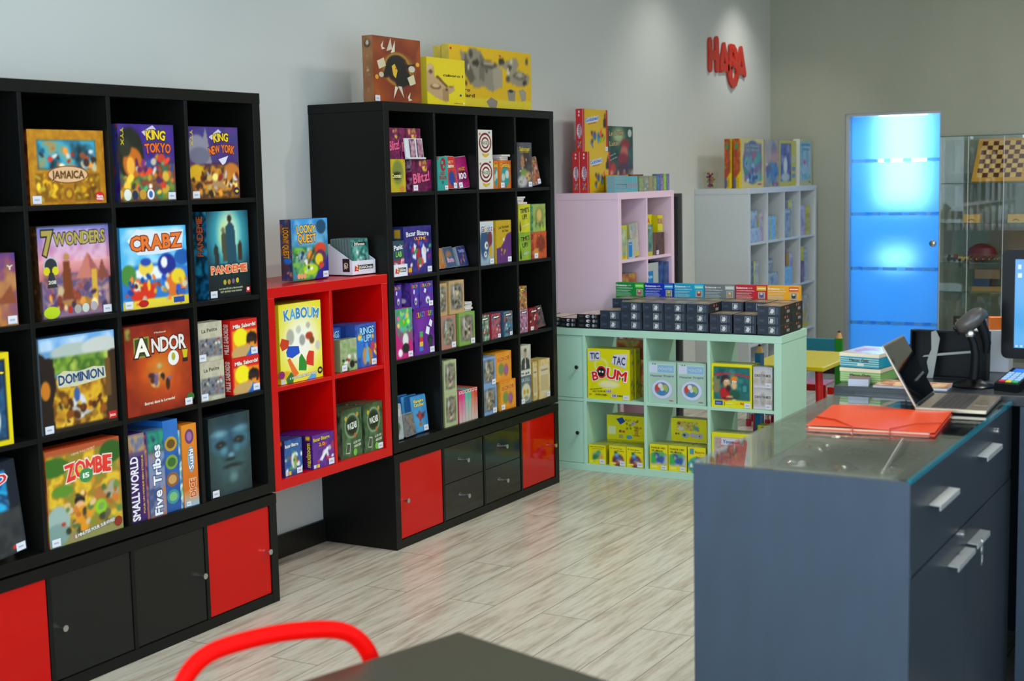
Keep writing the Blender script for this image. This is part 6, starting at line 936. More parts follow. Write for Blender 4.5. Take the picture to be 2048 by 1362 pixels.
wc(1, W1, [('bk2', .105, .17, .36, 'light blue box'), ('bk3', .028, .17, .36, 'thin yellow box, nearer'), ('bk2', .10, .168, .36, 'sky-blue box'), ('bk3', .028, .168, .36, 'thin yellow box, further')], 'upper row')
wc(2, W1, [('bk7', .18, .21, .37, 'grey-blue portrait box'), ('bk3', .04, .27, .35, 'olive box on edge, nearer'), ('bk3', .04, .268, .35, 'olive box on edge, middle'), ('bk1', .03, .26, .35, 'thin grey box')], 'upper row')
wc(3, W1, [('hsea', .03, .28, .36, 'tall pale box on edge'), ('bk4', .13, .225, .37, 'lavender box'), ('bk2', .03, .2, .36, 'thin blue box'), ('bk3', .04, .22, .36, 'yellow-green box on edge, nearer'), ('bk3', .04, .22, .36, 'yellow-green box on edge, middle'), ('bk3', .03, .215, .36, 'yellow-green box on edge, further')], 'upper row')
wc(0, W2, [('bk8', .16, .2, .35, 'dark blue-green box'), ('bk3', .04, .215, .35, 'yellow box'), ('bk1', .09, .21, .34, 'grey-blue box')], 'second row')
wc(1, W2, [('bk3', .13, .2, .33, 'mustard box'), ('bk7', .13, .21, .33, 'blue picture box')], 'second row')
wc(2, W2, [('bk5', .2, .26, .33, 'crimson-framed box'), ('bk4', .09, .23, .35, 'lilac box')], 'second row')
wc(3, W2, [('bk6', .13, .25, .33, 'green box'), ('bk3', .09, .26, .34, 'yellow box'), ('bk1', .08, .25, .34, 'grey-green box')], 'second row')
game('bk2', .16, .14, .03, (.385, cy[2]+.01, W2), label='pale blue box in front of the crimson-framed one', group=GB2, cat='children game', cell=.009)
game('bk1', .17, .1, .03, (.385, cy[0]+.01, W1), label='small pale box in front, upper row, first cell of the white unit', group=GB2, cat='children game', cell=.009)
game('bk7', .2, .12, .03, (.385, cy[1]+.01, W2), label='blue-grey box in front of the mustard one in the white unit', group=GB2, cat='children game', cell=.009)
game('bk5', .09, .16, .03, (.385, cy[3]+.01, W2), label='small red and violet box in front in the last cell of the white unit', group=GB2, cat='children game', cell=.009)
game('pbook2', .16, .24, .04, (.36, cy[3]+.12, W3), label='yellow and blue picture box low in the last cell of the white unit', group=GB2, cat='children game', cell=.009)
# jar of toys
t = thing('toy_jar', 'clear jar filled with small coloured toys on the white unit', 'jar', (.09, 5.08, ZW))
b = MB(); b.lathe([(.04, 0), (.042, .01), (.052, .11), (.053, .115)], n=20); ob('jar_body', b, 'glass', t, smooth=True)
b = MB(); rg = random.Random(6)
for i in range(60):
    a = rg.uniform(0, 6.28); r = rg.uniform(0, .028); z = rg.uniform(.006, .1); s = rg.uniform(.006, .011); c = rg.choice(['#d8702c', '#2c3450', '#8a9a2c', '#b83a5a', '#3a2c58', '#e0a83c', '#1c1c1c', '#c8c8c8'])
    b.lathe([(s*.2, -s), (s*.9, -s*.3), (s, s*.2), (s*.3, s)], (r*math.cos(a), r*math.sin(a), z+s), n=7, col=c)
o = ob('toy_filling', b, 'card', t); o['kind'] = 'stuff'

# ------------------------------------------------------------------ children's play table and pencil chairs
M['yel'] = mat('yellow_lacquer', '#cfc016', .3, noise=.03); M['redl'] = mat('red_lacquered_wood', '#c81414', .35); M['grn'] = mat('green_lacquer', '#1c8a1c', .4); M['teal'] = mat('teal_lacquer', '#1c8598', .4)
M['mauve'] = mat('mauve_seat', '#a8789a', .4); M['bluew'] = mat('blue_lacquer', '#1c6a98', .4); M['pwood'] = mat('bare_wood_tip', '#d0a060', .6); M['lead'] = mat('black_lead', '#101010', .4); M['whitel'] = mat('white_lacquer', '#c0c4d0', .4)
t = thing('play_table', 'small yellow play table with red legs behind the mint unit', 'table', (1.20, 3.74, 0))
bx('table_top', 'yel', -.22, -.34, .475, .22, .34, .5, parent=t, bevel=.006)
for sx in (-1, 1):
    for sy in (-1, 1):
        b = MB(); b.tube([(0, 0, 0), (-.02*sx, -.02*sy, .475)], .021, 14); ob('leg', b, 'redl', t, (sx*.19, sy*.29, 0), smooth=True)
def pencil(par, x, y, m, z0, z1, s=.021):
    b = MB(); b.box(-s, -s*.75, z0, s, s*.75, z1-.045); o = ob('pencil_post', b, m, par, (x, y, 0))
    b = MB(); b.lathe([(s, 0), (s*.5, .035)], n=12); ob('wood_tip', b, 'pwood', o, (0, 0, z1-.045)); b = MB(); b.lathe([(s*.5, 0), (s*.2, .012)], n=10); ob('lead_tip', b, 'lead', o, (0, 0, z1-.0105))
def kchair(x, y, yaw, posts, rail, seat, edge, label, zt=.59, rz=None):
    t = thing('pencil_chair', label, 'chair', (x, y, 0), (0, 0, yaw), 'pencil chairs by the play table')
    pencil(t, -.155, 0, posts[0], 0, zt); pencil(t, .155, 0, posts[1], 0, zt)
    bx('back_rail', rail, -.134, -.009, (rz or zt)-.125, .134, .009, (rz or zt)-.05, parent=t, bevel=.003)
    bx('seat', seat, -.134, -.23, .272, .134, -.02, .29, parent=t, bevel=.004)
    bx('seat_edge', edge, -.15, -.25, .25, .15, -.2305, .29, parent=t, bevel=.004)
    for sx in (-1, 1): bx('leg', edge, sx*.13-.018, -.245, 0, sx*.13+.018, -.21, .2495, parent=t, bevel=.003)
kchair(1.055, 4.37, 0.0, ('teal', 'grn'), 'teal', 'mauve', 'redl', 'pencil chair with a teal rail and green post behind the yellow table')
kchair(1.20, 3.22, math.radians(80), ('bluew', 'redl'), 'redl', 'mauve', 'redl', 'pencil chair with a blue post between the mint unit and the play table', zt=.655, rz=.5)
t = thing('pencil_stool', 'low blue and white pencil stool beside the mint unit', 'stool', (1.60, 3.32, 0), (0, 0, .2), 'pencil stools')
bx('seat', 'bluew', -.11, -.1, .27, .09, .1, .295, parent=t, bevel=.004)
for i, (x, m) in enumerate([(-.08, 'whitel'), (.0, 'bluew'), (.07, 'whitel')]): bx('side_board', m, x-.03, -.09, 0, x+.025, -.07, .27, parent=t)
for x in (-.09, .07): bx('leg', 'bluew', x-.015, .07, 0, x+.015, .09, .27, parent=t)
t = thing('pencil_stool', 'low red stool with a mauve top beside the table leg', 'stool', (1.52, 3.75, 0), (0, 0, -.2), 'pencil stools')
bx('seat', 'mauve', -.13, -.1, .33, .09, .1, .345, parent=t); bx('seat_edge', 'redl', -.14, -.12, .31, .1, -.1, .35, parent=t)
for x in (-.1, .07):
    for y in (-.09, .09): bx('leg', 'redl', x-.018, y-.01, 0, x+.018, y+.01, .32, parent=t)
# metal-legged stool with crimson feet seen through the lower right mint cell
t = thing('child_stool', 'child stool with steel legs and crimson feet seen through the mint shelf', 'stool', (.76, 4.28, 0))
M['crimson'] = mat('crimson_cap', '#b8103c', .4)
b = MB(); b.prism([(.13*math.cos(a), .13*math.sin(a)) for a in np.linspace(0, 2*math.pi, 25)[:-1]], .30, .325, 'z'); ob('seat', b, 'crimson', t)
for x, y in ((-.055, -.12), (.045, .05), (-.1, .05), (.06, -.1)):
    b = MB(); b.tube([(x, y, .045), (x*.9, y*.9, .30)], .013, 12); l_ = ob('leg', b, 'steel', t, smooth=True)
    b = MB(); b.lathe([(.017, 0), (.017, .045)], (x, y, 0), n=12); ob('foot', b, 'crimson', l_, smooth=True)

# ------------------------------------------------------------------ glass cabinet by the door
CX0, CX1, CY0, CY1, CZ = 1.392, 2.35, 6.15, 6.52, 1.78
t = thing('glass_cabinet', 'tall all-glass display cabinet to the right of the blue door', 'cabinet', (CX0, CY0, 0))
W_, D_ = CX1-CX0, CY1-CY0
bx('base', 'alu', 0, 0, 0, W_, D_, .07, parent=t)
bx('front_pane', 'cglass', .03, 0, .072, W_, .004, CZ, parent=t)
bx('side_pane', 'cglass', 0, .006, .072, .004, D_-.006, CZ, parent=t); bx('side_pane', 'cglass', W_-.004, .006, .072, W_, D_-.006, CZ, parent=t)
bx('back_pane', 'cglass', 0, D_-.004, .072, W_, D_, CZ, parent=t)
b = MB(); b.box(0, 0, CZ+.001, W_, D_, CZ+.007); ob('top_pane', b, 'cglass', t); b = MB(); b.box(-.002, -.003, CZ+.0005, W_, -.0005, CZ+.0075); ob('top_edge', b, 'gglass', t)
for x in (.0, .19, .43, .66): bx('pane_joint', 'whitep', x, -.0015, .072, x+.0035, 0, CZ, parent=t)
for z in (.31, .694, .90, 1.178, 1.457):
    bx('glass_shelf', 'cglass', .006, .008, z-.006, W_-.006, D_-.008, z, parent=t); bx('shelf_edge', 'gglass', .006, .0045, z-.006, W_-.006, .0075, z, parent=t)
for x in (.2, .55): bx('clamp', 'steel', x, .006, CZ-.02, x+.02, .02, CZ, parent=t)
# chess board leaning in the top compartment
b = MB(); b.box(0, 0, 0, .36, .012, .39, '#c8943a')
for i in range(8):
    for j in range(8):
        x0, z0 = .03+i*.0375, .035+j*.0415
        b.poly([(x0, -.0005, z0), (x0+.0375, -.0005, z0), (x0+.0375, -.0005, z0+.0415), (x0, -.0005, z0+.0415)], '#5a2c1c' if (i+j) % 2 else '#d8b068')
t = thing('chess_board', 'wooden chess board leaning back on the top glass shelf', 'chess board', (1.60, 6.17, 1.4665), (-.7, .0, 0)); ob('board', b, 'card', t)
for i, x in enumerate((1.545, 1.845)):
    t = thing('wooden_puzzle_box', 'small light wooden puzzle box on the glass shelf, %s' % ['nearer the door', 'further from the door'][i], 'puzzle', (x, 6.2, 1.1783), group='wooden puzzle boxes')
    b = MB(); b.box(0, 0, 0, .11, .08, .057, '#c8a058'); b.poly([(.03, -.0005, .015), (.055, -.0005, .026), (.08, -.0005, .015), (.075, -.0005, .012), (.055, -.0005, .02), (.035, -.0005, .012)], '#3a2c1c'); ob('box_body', b, 'paper', t)
t = thing('decorated_shell', 'dark red beaded shell ornament on the middle glass shelf', 'ornament', (1.655, 6.3, .9003))
b = MB(); b.lathe([(.01, .0), (.09, .012), (.112, .045), (.09, .095), (.04, .122), (.004, .128)], n=20, col='#5c1820'); o = ob('shell_body', b, 'card', t, smooth=True); o.scale = (1, .6, 1)
b = MB(); rg = random.Random(2)
for i in range(46):
    a = i/46*6.283; b.lathe([(.001, -.007), (.007, 0), (.001, .007)], (.108*math.cos(a), .066*math.sin(a), .018+.01*(i % 3)), n=6, col=['#b89030', '#8a2a28', '#4a5a3a'][i % 3])
ob('bead_trim', b, 'card', t)
t = thing('toy_train', 'small dark toy train on the middle glass shelf at its door end', 'toy', (1.43, 6.22, .9003))
b = MB(); b.box(0, 0, .012, .07, .03, .03, '#2a2a38'); b.box(.045, .002, .03, .07, .028, .055, '#7a2a2c'); b.lathe([(.008, 0), (.01, .018)], (.015, .015, .03), n=8, col='#181818'); b.box(.078, 0, .012, .15, .03, .035, '#b08a3c'); ob('carriage', b, 'card', t)
for i in range(4):
    b = MB(); b.lathe([(.012, 0), (.012, .005)], n=10, ax='y', col='#181818'); ob('wheel', b, 'card', t, ((.015, .055, .09, .135)[i], -.005, .012))
t = thing('folded_scarf', 'brown and blue cloth puzzles folded on the lower glass shelf', 'cloth', (1.60, 6.25, .6943)); b = MB(); b.box(0, 0, 0, .2, .1, .03, '#8a6a48'); b.box(.01, .005, .03, .12, .09, .085, '#2c3c5c'); b.box(.02, .0, .085, .19, .09, .15, '#7a6450'); ob('cloth_pile', b, 'paper', t)
design('techno', '#1c2028', [('F', '#1c2028'), ('T', 'Techno', .5, .86, .7, .09, '#b8c020'), ('T', 'Pieces', .42, .74, .62, .08, '#b8c020'), ('r', .15, .1, .85, .6, '#5a6478'), ('N', 701, 4, ['#1c2028', '#2c3440'], .5)])
game('techno', .145, .2, .03, (1.485, 6.2, .31+.0005), '-y', label='dark book with yellow-green title inside the glass cabinet', cat='book', name='book', group='books in the glass cabinet')
for i, (x, c) in enumerate([(1.635, 'cg_mauve'), (1.74, 'pgreen'), (1.83, 'cg_dred')]): game(c, .09, .19-.01*i, .03, (x, 6.2, .3105), '-y', label='%s inside the glass cabinet, beside the dark book' % ['mauve book', 'green book', 'dark red book'][i], cat='book', name='book', group='books in the glass cabinet')

# ------------------------------------------------------------------ sales counter with glass top
X0, X1, Y0, Y1, ZC = 2.489, 2.995, -1.0, .148, .90
t = thing('display_counter', 'dark laptop counter with glass top and silver-handled drawers in the foreground', 'counter', (X0, Y0, 0)); W_, L_ = X1-X0, Y1-Y0
bx('front_panel', 'blueblack', 0, 0, 0, W_-.001, .02, ZC-.006, parent=t, bevel=.0015)
bx('back_panel', 'blueblack', 0, L_-.02, 0, W_-.02, L_, ZC-.006, parent=t)
bx('left_panel', 'blueblack', 0, .021, 0, .02, L_-.021, .80, parent=t)
bx('display_floor', 'grey', .0005, .0205, .8005, W_-.022, L_-.0205, .808, parent=t)
bx('left_glass', 'glass', .0, .0205, .8085, .004, L_-.0205, ZC-.0065, parent=t)
bx('inner_rail', 'darkfront', W_-.045, .0205, .8085, W_-.022, L_-.0205, ZC-.0065, parent=t)
bx('glass_top', 'glass', -.001, .002, ZC-.0055, W_-.0076, L_, ZC, parent=t)
bx('glass_edge', 'tealedge', W_-.0075, .002, ZC-.0095, W_+.0015, L_, ZC+.0004, parent=t)
def handle(par, x, y, z, ln=.13, lab=None):
    b = MB(); b.prism([(0, 0), (.026, -.002), (.026, -.014), (.0235, -.014), (.0235, -.0045), (0, -.003)], -ln/2, ln/2, 'y'); o = ob('handle', b, 'alu', par, (x, y, z), label='grey metal handle')
    return o
b = MB(); b.box(0, 0, 0, .02, L_-.004, .19); dr = ob('drawer', b, 'darkfront', t, (W_-.02, .002, .703)); handle(dr, .0205, .265, .108, .195); handle(dr, .0205, .78, .125, .19)
b = MB(); b.lathe([(.009, .0), (.009, .006), (.004, .0075)], n=14, ax='x'); ob('lock', b, 'steel', dr, (.0205, .925, .148), smooth=True)
bx('inner_strip', 'darkfront', W_-.018, .002, .678, W_-.002, L_-.002, .7015, parent=t)
for i, (y0, y1, hy, hz) in enumerate([(.002, .5635, .458, .618), (.5665, L_-.002, .09, .622)]):
    b = MB(); b.box(0, 0, 0, .02, y1-y0, .626); dr = ob('door', b, 'darkfront', t, (W_-.02, y0, .05)); handle(dr, .0205, hy, hz-.05, .19 if i == 0 else .15)
    if i == 0: b = MB(); b.lathe([(.01, .0), (.01, .008), (.004, .01)], n=14, ax='x'); ob('lock', b, 'steel', dr, (.0205, .505, .612), smooth=True)
bx('plinth', 'darkfront', W_-.04, .0, 0, W_-.022, L_, .049, parent=t)
# keys
t = thing('key_bunch', 'small silver keys hanging at the counter door', 'keys', (X1+.027, -.375, .625))
b = MB(); b.tube([(0, .008*math.cos(a), -.006+.008*math.sin(a)) for a in np.linspace(0, 6.28, 15)[:-1]], .0012, 6, closed=True); ob('key_ring', b, 'steel', t, smooth=True)
for i in range(2):
    b = MB(); b.prism([(.011*math.cos(a)+.003*i, -.03+.013*math.sin(a)) for a in np.linspace(0, 6.28, 17)[:-1]], .0012*i, .0012*i+.0011, 'x'); b.prism([(-.003+.004*i, -.07+.008*i), (.003+.004*i, -.07+.008*i), (.003+.003*i, -.04), (-.003+.003*i, -.04)], .0012*i, .0012*i+.0011, 'x'); ob('key', b, 'steel', t)
# packets lying under the glass
rg = random.Random(12); M['clearbag'] = glassmat('clear_plastic_bag', (.95, .95, .95), .97, rough=.2, spec=2.1)
for i in range(14):
    x = X0+.075+(i % 3)*.13+rg.uniform(-.015, .015); y = Y0+.08+(i//3)*.2+rg.uniform(-.02, .02)
    t = thing('bead_packet', 'clear packet of brown pieces under the counter glass, %s, %s' % (['nearest row', 'second row', 'third row', 'fourth row', 'fifth row'][i//3], ['left', 'middle', 'right'][i % 3]), 'packet', (x, y, .8085), (0, 0, rg.uniform(-.5, .5)), 'packets under the counter glass')
    b = MB()
    for k in range(10):
        s = rg.uniform(.004, .008); b.lathe([(s*.4, 0), (s, s*.5), (s*.4, s)], (rg.uniform(-.03, .03), rg.uniform(-.02, .02), .001), n=7, col=rg.choice(['#c87a3a', '#8a5a38', '#b8a890', '#a04a30', '#c8b8a0']))
    o = ob('game_pieces', b, 'card', t); o['kind'] = 'stuff'
    b = MB(); n = 9; vs = []
    for a_ in range(n):
        for c_ in range(n):
            u, v = a_/(n-1)*2-1, c_/(n-1)*2-1; vs.append((u*.048, v*.034, .0005+.016*(1-u**4)*(1-v**4)+rg.uniform(0, .004)*(abs(u) < .9)*(abs(v) < .9)))
    b.add(vs, [[a_*n+c_, a_*n+c_+1, (a_+1)*n+c_+1, (a_+1)*n+c_] for a_ in range(n-1) for c_ in range(n-1)], hx('#fff')); ob('plastic_bag', b, 'clearbag', t, smooth=True)
# orange folder
t = thing('elastic_folder', 'translucent orange elastic folder lying on the counter glass', 'folder', (2.598, -.50, ZC+.0005), (0, 0, math.radians(5.5)))
b = MB(); b.box(0, 0, 0, .325, .335, .0015); ob('back_cover', b, 'orange', t); b = MB(); b.box(.005, .005, .0018, .31, .33, .005, '#e8c8a8'); ob('papers', b, 'paper', t)
n = 14; b = MB(); vs = []
for i in range(n+1):
    for j in range(2): vs.append((.325*i/n, .335*j, .0105+.004*math.sin(i/n*6)*(.5+.5*j)))
vs2 = vs+[(x, y, z-.0012) for x, y, z in vs]; m_ = len(vs)
b.add(vs2, [[2*i, 2*i+2, 2*i+3, 2*i+1] for i in range(n)]+[[m_+2*i, m_+2*i+1, m_+2*i+3, m_+2*i+2] for i in range(n)]+[[2*i, m_+2*i, m_+2*i+2, 2*i+2] for i in range(n)]+[[2*i+1, 2*i+3, m_+2*i+3, m_+2*i+1] for i in range(n)], hx('#fff')); ob('front_cover', b, 'orange', t, smooth=True)
for pts in ([(.0, .12, .0125), (.06, .075, .0155), (.12, -.002, .012), (.12, -.002, .001)], [(.325, .12, .0125), (.27, .075, .0155), (.215, -.002, .012), (.215, -.002, .001)]):
    b = MB(); b.tube(pts, .002, 6); ob('elastic', b, 'dorange', t, smooth=True)
# laptop: hinge runs along y, screen faces +x
t = thing('laptop', 'open silver laptop at the far end of the counter', 'laptop', (2.788, -.135, ZC+.0005), (0, 0, math.radians(3)))
M['lapbody'] = mat('silver_aluminium', '#a89c88', .3, metal=.7, noise=.04); M['keys'] = mat('dark_keys', '#2c2a26', .45); M['screenoff'] = mat('dark_screen', '#0c0e10', .05, coat=.6)
bx('base', 'lapbody', 0, 0, .003, .19, .277, .013, parent=t, bevel=.002)
kb = thing
b = MB()
for r in range(6):
    for c in range(13): b.box(.042+r*.0155, .014+c*.0192, .0132, .042+r*.0155+.013, .014+c*.0192+.0165, .0148)
ob('keyboard', b, 'keys', t); b = MB(); b.box(.142, .09, .0131, .182, .18, .0136); ob('touchpad', b, mat('touchpad_grey', '#988c7a', .25, metal=.5), t)
lid = link(bpy.data.objects.new('lid', None), t); lid.location = (.004, 0, .014); lid.rotation_euler = (0, math.radians(-29), 0)
bx('lid_shell', 'lapbody', -.005, 0, 0, 0, .277, .192, parent=lid, bevel=.0015); bx('screen', 'screenoff', .0002, .006, .006, .0018, .271, .186, parent=lid)
b = MB(); b.tube([(0, .03, 0), (0, .247, 0)], .006, 10); ob('hinge', b, 'plastic', t, (.003, 0, .012), smooth=True)

# ------------------------------------------------------------------ cash desk behind the counter
ZD = .915
t = thing('cash_desk', 'black cash desk running to the right behind the counter', 'desk', (2.47, .155, 0))
bx('desk_top', 'darkfront', 0, 0, ZD-.03, 1.6, .72, ZD, parent=t, bevel=.002)
bx('front_panel', 'blueblack', .60, .03, 0, 1.58, .05, ZD-.031, parent=t); bx('side_panel', 'blueblack', .545, .005, 0, .585, .70, ZD-.031, parent=t); bx('side_panel', 'blueblack', 1.56, .06, 0, 1.59, .70, ZD-.031, parent=t)
bx('left_panel', 'blueblack', 0.0, .01, 0, .02, .70, ZD-.031, parent=t); bx('back_panel', 'blueblack', .02, .68, 0, .544, .70, ZD-.031, parent=t)
b = MB(); b.tube([(3.30, .12, .52), (3.22, .06, .36), (3.12, .0, .2), (3.06, -.04, .1), (3.02, -.05, .012), (3.0, .0, .006)], .004, 8); o = ob('power_cable', b, 'whitep', smooth=True); tag(o, 'thin pale cable hanging beside the cash desk', 'cable')
def flat_tin(x, y, z, yaw, w_, d_, h_, c, lidc, label):
    t = thing('storage_tin', label, 'tin', (x, y, z), (0, 0, yaw), 'stacked tins on the cash desk')
    b = MB(); b.box(-w_/2, -d_/2, 0, w_/2, d_/2, h_-.012, c)
    for k in range(4): zz = (h_-.012)*(.18+.2*k); b.box(-w_/2-.0003, -d_/2-.0004, zz, w_/2, -d_/2, zz+.0015, '#d8d8b0'); 
    F = lambda u, v, l: np.array([u-w_/2, -d_/2-.0006*l, v]); text(b, F, 'Memo Quiz', w_*.5, h_*.5, w_*.5, h_*.2, '#3a3a30', lay=2); b.poly([F(w_*.45, h_*.1, 2), F(w_*.62, h_*.1, 2), F(w_*.62, h_*.3, 2), F(w_*.45, h_*.3, 2)], '#c8d8c8')
    ob('tin_body', b, 'tinp', t)
    b = MB(); b.box(-w_/2-.0015, -d_/2-.0015, h_-.012, w_/2+.0015, d_/2+.0015, h_-.001, '#e8d8b8'); face(b, (-w_/2, -d_/2, h_-.0008), (1, 0, 0), (0, 1, 0), (0, 0, 1), w_, d_, [('F', lidc), ('N', 5, 3, [lidc, '#e8e0c8', '#b8c8c8'], .6), ('E', .4, .5, .25, .3, '#d8604a', .2), ('E', .55, .3, .2, .15, '#c8e0e8', .2)], .006); ob('tin_lid', b, 'tinp', t)
flat_tin(2.535, .335, ZD+.0005, math.radians(-6), .13, .18, .045, '#8ab868', '#b8c890', 'green storage tin on the cash desk, under the turquoise one')
flat_tin(2.536, .337, ZD+.047, math.radians(-9), .128, .18, .045, '#1c98b0', '#d8b898', 'turquoise storage tin on top of the green one')
t = thing('leaflet_pile', 'small pile of grey cards in front of the tins', 'cards', (2.512, .165, ZD+.0005), (0, 0, math.radians(10))); b = MB(); b.box(0, 0, 0, .06, .06, .022, '#c0c4d0'); ob('card_stack', b, 'paper', t); b = MB(); b.box(.0, .0, .0222, .06, .06, .0235, '#7a6458'); ob('top_card', b, 'paper', t)
design('flyer', '#b86a48', [('F', '#c8b8a0'), ('N', 711, 4, ['#c0602c', '#d8c8a8', '#8a4a38', '#c88a5a'], 1), ('r', .55, .2, .9, .7, '#d8b888')])
def flyer(x, y, yaw, w_, d_, h_, label):
    t = thing('flyer_pile', label, 'flyers', (x, y, ZD+.0005), (0, 0, yaw), 'flyers on the cash desk'); b = MB(); b.box(0, 0, 0, w_, d_, h_, '#c4c8d4'); face(b, (0, 0, h_+.0003), (1, 0, 0), (0, 1, 0), (0, 0, 1), w_, d_, D['flyer']['f'], .006); ob('paper_stack', b, 'paper', t)
flyer(2.588, .165, math.radians(2), .095, .13, .006, 'pale patterned flyers in front of the tins on the cash desk'); flyer(2.69, .165, math.radians(4), .115, .12, .006, 'rust-red flyers behind the laptop on the cash desk')
# black open-backed display panel with a cardboard strut
t = thing('display_stand', 'black open-backed display box with a grey cardboard strut on the cash desk', 'display', (2.632, .42, ZD+.0005), (math.radians(-4), 0, 0))
b = MB(); w_, h_ = .235, .15
b.box(0, .05, 0, w_, .055, h_); b.box(0, 0, 0, .005, .05, h_); b.box(w_-.005, 0, 0, w_, .05, h_*.98); b.box(.005, 0, h_-.005, w_-.005, .05, h_); b.box(.005, 0, 0, w_-.005, .05, .005); ob('box_shell', b, 'plastic', t)
b = MB(); b.prism([(.055, .0), (.075, .0), (.093, .125), (.08, .15), (.066, .145), (.068, .09), (.062, .075), (.055, .05), (.062, .02)], -.006, -.003, 'y'); ob('cardboard_strut', b, 'grey', t); b = MB(); b.prism([(.04, .065), (.2, .085), (.2, .092), (.1, .08), (.045, .07)], -.003, -.001, 'y'); ob('cardboard_tab', b, 'grey', t)
bxt = thing('card_box', 'narrow black box standing beside the display panel', 'box', (2.612, .40, ZD+.0005)); bx('box_body', 'plastic', 0, 0, 0, .014, .05, .1, parent=bxt)
# scanner on a stand
t = thing('barcode_scanner', 'grey hand scanner resting upright in its curved stand', 'scanner', (2.855, .30, ZD+.0005), (0, 0, math.radians(20)))
b = MB(); b.lathe([(.062, 0), (.064, .003), (.056, .009), (.03, .014), (.02, .022)], n=28); ob('stand_base', b, 'gplastic', t, smooth=True)
b = MB(); b.tube([(0, 0, .015), (.004, 0, .06), (.004, 0, .1), (-.002, 0, .13), (-.012, 0, .155)], [.016, .0145, .0135, .012, .011], 14); ob('stand_neck', b, 'plastic', t, smooth=True)
b = MB(); b.lathe([(.013, 0), (.0145, .004), (.0145, .014), (.012, .018)], (-.012, 0, .15), n=16); ob('collar', b, 'steel', t, smooth=True)
M['scan'] = mat('warm_grey_plastic', '#4a4440', .28)
b = MB(); b.tube([(-.05, 0, .172), (-.042, 0, .176), (-.02, 0, .19), (.005, 0, .21), (.02, 0, .218), (.03, 0, .216), (.036, 0, .212)], [.012, .021, .027, .027, .021, .012, .003], 18, sq=1.15); ob('scanner_head', b, 'scan', t, smooth=True)
b = MB(); b.tube([(.012, 0, .2), (.028, 0, .165), (.036, 0, .13), (.034, 0, .1)], [.017, .015, .013, .009], 14); ob('scanner_grip', b, 'plastic', t, smooth=True)
b = MB(); b.tube([(-.052, 0, .17), (-.056, 0, .168)], [.017, .015], 16, sq=1.3); ob('scan_window', b, 'screenoff', t)
# card terminal
t = thing('card_terminal', 'black card payment terminal with coloured keys in front of the monitor', 'card terminal', (2.985, .30, ZD+.0095), (math.radians(6), 0, math.radians(-16)))
b = MB(); b.prism([(-.082, .0), (.08, .0), (.085, .03), (.04, .042), (-.078, .022)], -.037, .037, 'x'); ob('terminal_body', b, 'plastic', t)
def tq(name, x0, x1, u0, u1, m, off=.0012):   # patch on the sloping top: u along y
    f = lambda y: .022+(y+.078)*(.02/.118)
    b = MB(); y0, y1 = -.078+u0*.118, -.078+u1*.118; b.add([(x0, y0, f(y0)+.0003), (x1, y0, f(y0)+.0003), (x1, y1, f(y1)+.0003), (x0, y1, f(y1)+.0003), (x0, y0, f(y0)+off), (x1, y0, f(y0)+off), (x1, y1, f(y1)+off), (x0, y1, f(y1)+off)], [[4, 5, 6, 7], [0, 1, 5, 4], [1, 2, 6, 5], [2, 3, 7, 6], [3, 0, 4, 7]], hx('#888')); return ob(name, b, m, t)
tq('display', -.024, .024, .74, .95, mat('terminal_display_lit', '#2c6ad0', .2, emis=.5)); M['keyw'] = mat('pale_blue_keys', '#9ac0e8', .4)
for r in range(5):
    for c in range(3):
        m = 'keyw' if r else [mat('red_key', '#c82038', .4), mat('yellow_key', '#d8c020', .4), mat('green_key', '#20a858', .4)][c]
        tq('key_button', -.029+c*.0205, -.029+c*.0205+.017, .1+r*.125, .1+r*.125+.085, m, .003)
# monitor
t = thing('monitor', 'black touch-screen till monitor at the right edge with a blue desktop', 'monitor', (2.90, .47, ZD+.0005), (0, 0, math.radians(0)))
b = MB(); b.prism(rrect(.44, .335, .02), 0, .035, 'y'); o = ob('screen_housing', b, 'gplastic', t, (0, 0, .066)); o.rotation_euler = (math.radians(0), 0, 0)
def screenmat():
    m = bpy.data.materials.new('blue_desktop_screen'); m.use_nodes = True; nt = m.node_tree; b_ = nt.nodes['Principled BSDF']; N = nt.nodes.new; tc = N('ShaderNodeTexCoord'); g = N('ShaderNodeTexGradient'); g.gradient_type = 'SPHERICAL'; mp = N('ShaderNodeMapping'); mp.inputs['Location'].default_value = (-.5, 0, -.1); mp.inputs['Scale'].default_value = (2.2, 1, 2.2)
    nt.links.new(tc.outputs['Object'], mp.inputs[0]); nt.links.new(mp.outputs[0], g.inputs[0]); cr = N('ShaderNodeValToRGB'); cr.color_ramp.elements[0].color = L4('#0a78d8'); cr.color_ramp.elements[1].color = L4('#3ab8f4'); nt.links.new(g.outputs[0], cr.inputs[0]); nt.links.new(cr.outputs[0], b_.inputs['Emission Color']); b_.inputs['Emission Strength'].default_value = .9; b_.inputs['Base Color'].default_value = (.01, .01, .01, 1); b_.inputs['Roughness'].default_value = .1; return m
b = MB(); b.box(.038, -.0015, .034, .402, -.0003, .306); s_ = ob('lit_screen', b, screenmat(), t, (0, 0, .066))
b = MB(); b.box(.046, -.0022, .276, .056, -.0016, .29, '#d8e8f0'); b.box(.046, -.0022, .25, .058, -.0016, .264, '#e0e8e8')
for k in range(3): b.box(.042+k*.014, -.0022, .036, .05+k*.014, -.0016, .043, '#c8e0f0')
ob('desktop_icon', b, 'paper', t, (0, 0, .066))
bx('stand_foot', 'plastic', .12, -.03, 0, .32, .14, .012, parent=t, bevel=.003); bx('stand_post', 'plastic', .18, .036, .012, .26, .075, .25, parent=t)
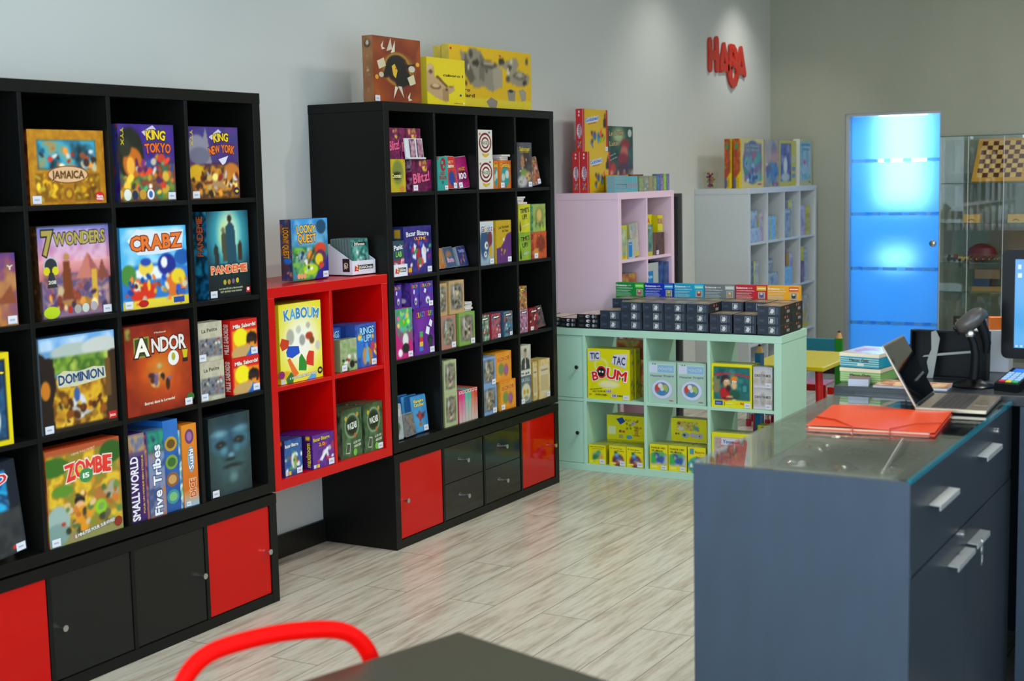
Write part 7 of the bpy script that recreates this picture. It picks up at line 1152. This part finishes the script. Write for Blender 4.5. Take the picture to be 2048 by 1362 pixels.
# orange cube on a pale box beyond the scanner
t = thing('storage_box', 'pale blue-white box between the scanner and the monitor', 'box', (2.76, .62, ZD+.0005)); bx('box_body', 'whitep', 0, 0, 0, .135, .08, .135, parent=t, bevel=.002)
t = thing('foam_cube', 'bright orange cube on the pale box behind the scanner', 'cube', (2.836, .63, ZD+.136), (0, 0, math.radians(20))); b = MB(); b.box(0, 0, 0, .042, .042, .038); o = ob('cube_body', b, mat('orange_foam', '#f07818', .6, noise=.05), t)

# ------------------------------------------------------------------ foreground table and red chair
t = thing('cafe_table', 'dark brown square table corner at the bottom of the picture', 'table', (2.393, -1.888, 0), (0, 0, math.radians(-16.5)))
bx('table_top', 'tabletop', 0, -.75, .715, .75, 0, .74, parent=t, bevel=.003)
for x in (.35,):
    for y in (-.4,): bx('column', 'tabletop', x, y, .0205, x+.05, y+.05, .714, parent=t, bevel=.002)
bx('table_foot', 'tabletop', .31, -.46, 0, .46, -.31, .02, parent=t, bevel=.004)
s_ = Vector((-.55, -.835, 0)).normalized()
t = thing('plastic_chair', 'bright red chair with an open hoop back at the brown table', 'chair', (2.205, -2.18, 0), (0, 0, math.atan2(s_.y, s_.x)))
# local x runs along the back (away to the left), local y = towards the seat side
b = MB()
hw = .178; pts = [(-hw+.0, 0, .50), (-hw-.004, 0, .60), (-hw, 0, .69), (-hw+.018, 0, .745), (-hw+.06, 0, .78), (-.04, 0, .793), (.04, 0, .793), (hw-.06, 0, .78), (hw-.018, 0, .745), (hw, 0, .69), (hw+.004, 0, .60), (hw, 0, .50)]
def cr(pts, k=5):
    out = []; P = [Vector(p) for p in pts]
    for i in range(len(P)-1):
        p0, p1, p2, p3 = P[max(i-1, 0)], P[i], P[i+1], P[min(i+2, len(P)-1)]
        for j in range(k):
            t_ = j/k; out.append(.5*((2*p1)+(p2-p0)*t_+(2*p0-5*p1+4*p2-p3)*t_*t_+(3*p1-p0-3*p2+p3)*t_**3))
    return out+[P[-1]]
b.tube(cr(pts), .0158, 12); ob('hoop_back', b, 'chair', t, smooth=True)
sd = 1
b = MB(); b.prism([(x, y) for x, y in rrect(.36, .36, .05)], .44, .465, 'z'); ob('seat', b, 'chair', t, (-.18, .0, 0))
for sx in (-1, 1):
    b = MB(); b.tube([(sx*.178, 0, .50), (sx*.175, .01, .45), (sx*.175, -.03, 0)], .013, 10); ob('leg', b, 'chair', t, smooth=True)
    b = MB(); b.tube([(sx*.155, .33, .44), (sx*.17, .36, 0)], .013, 10); ob('leg', b, 'chair', t, smooth=True)
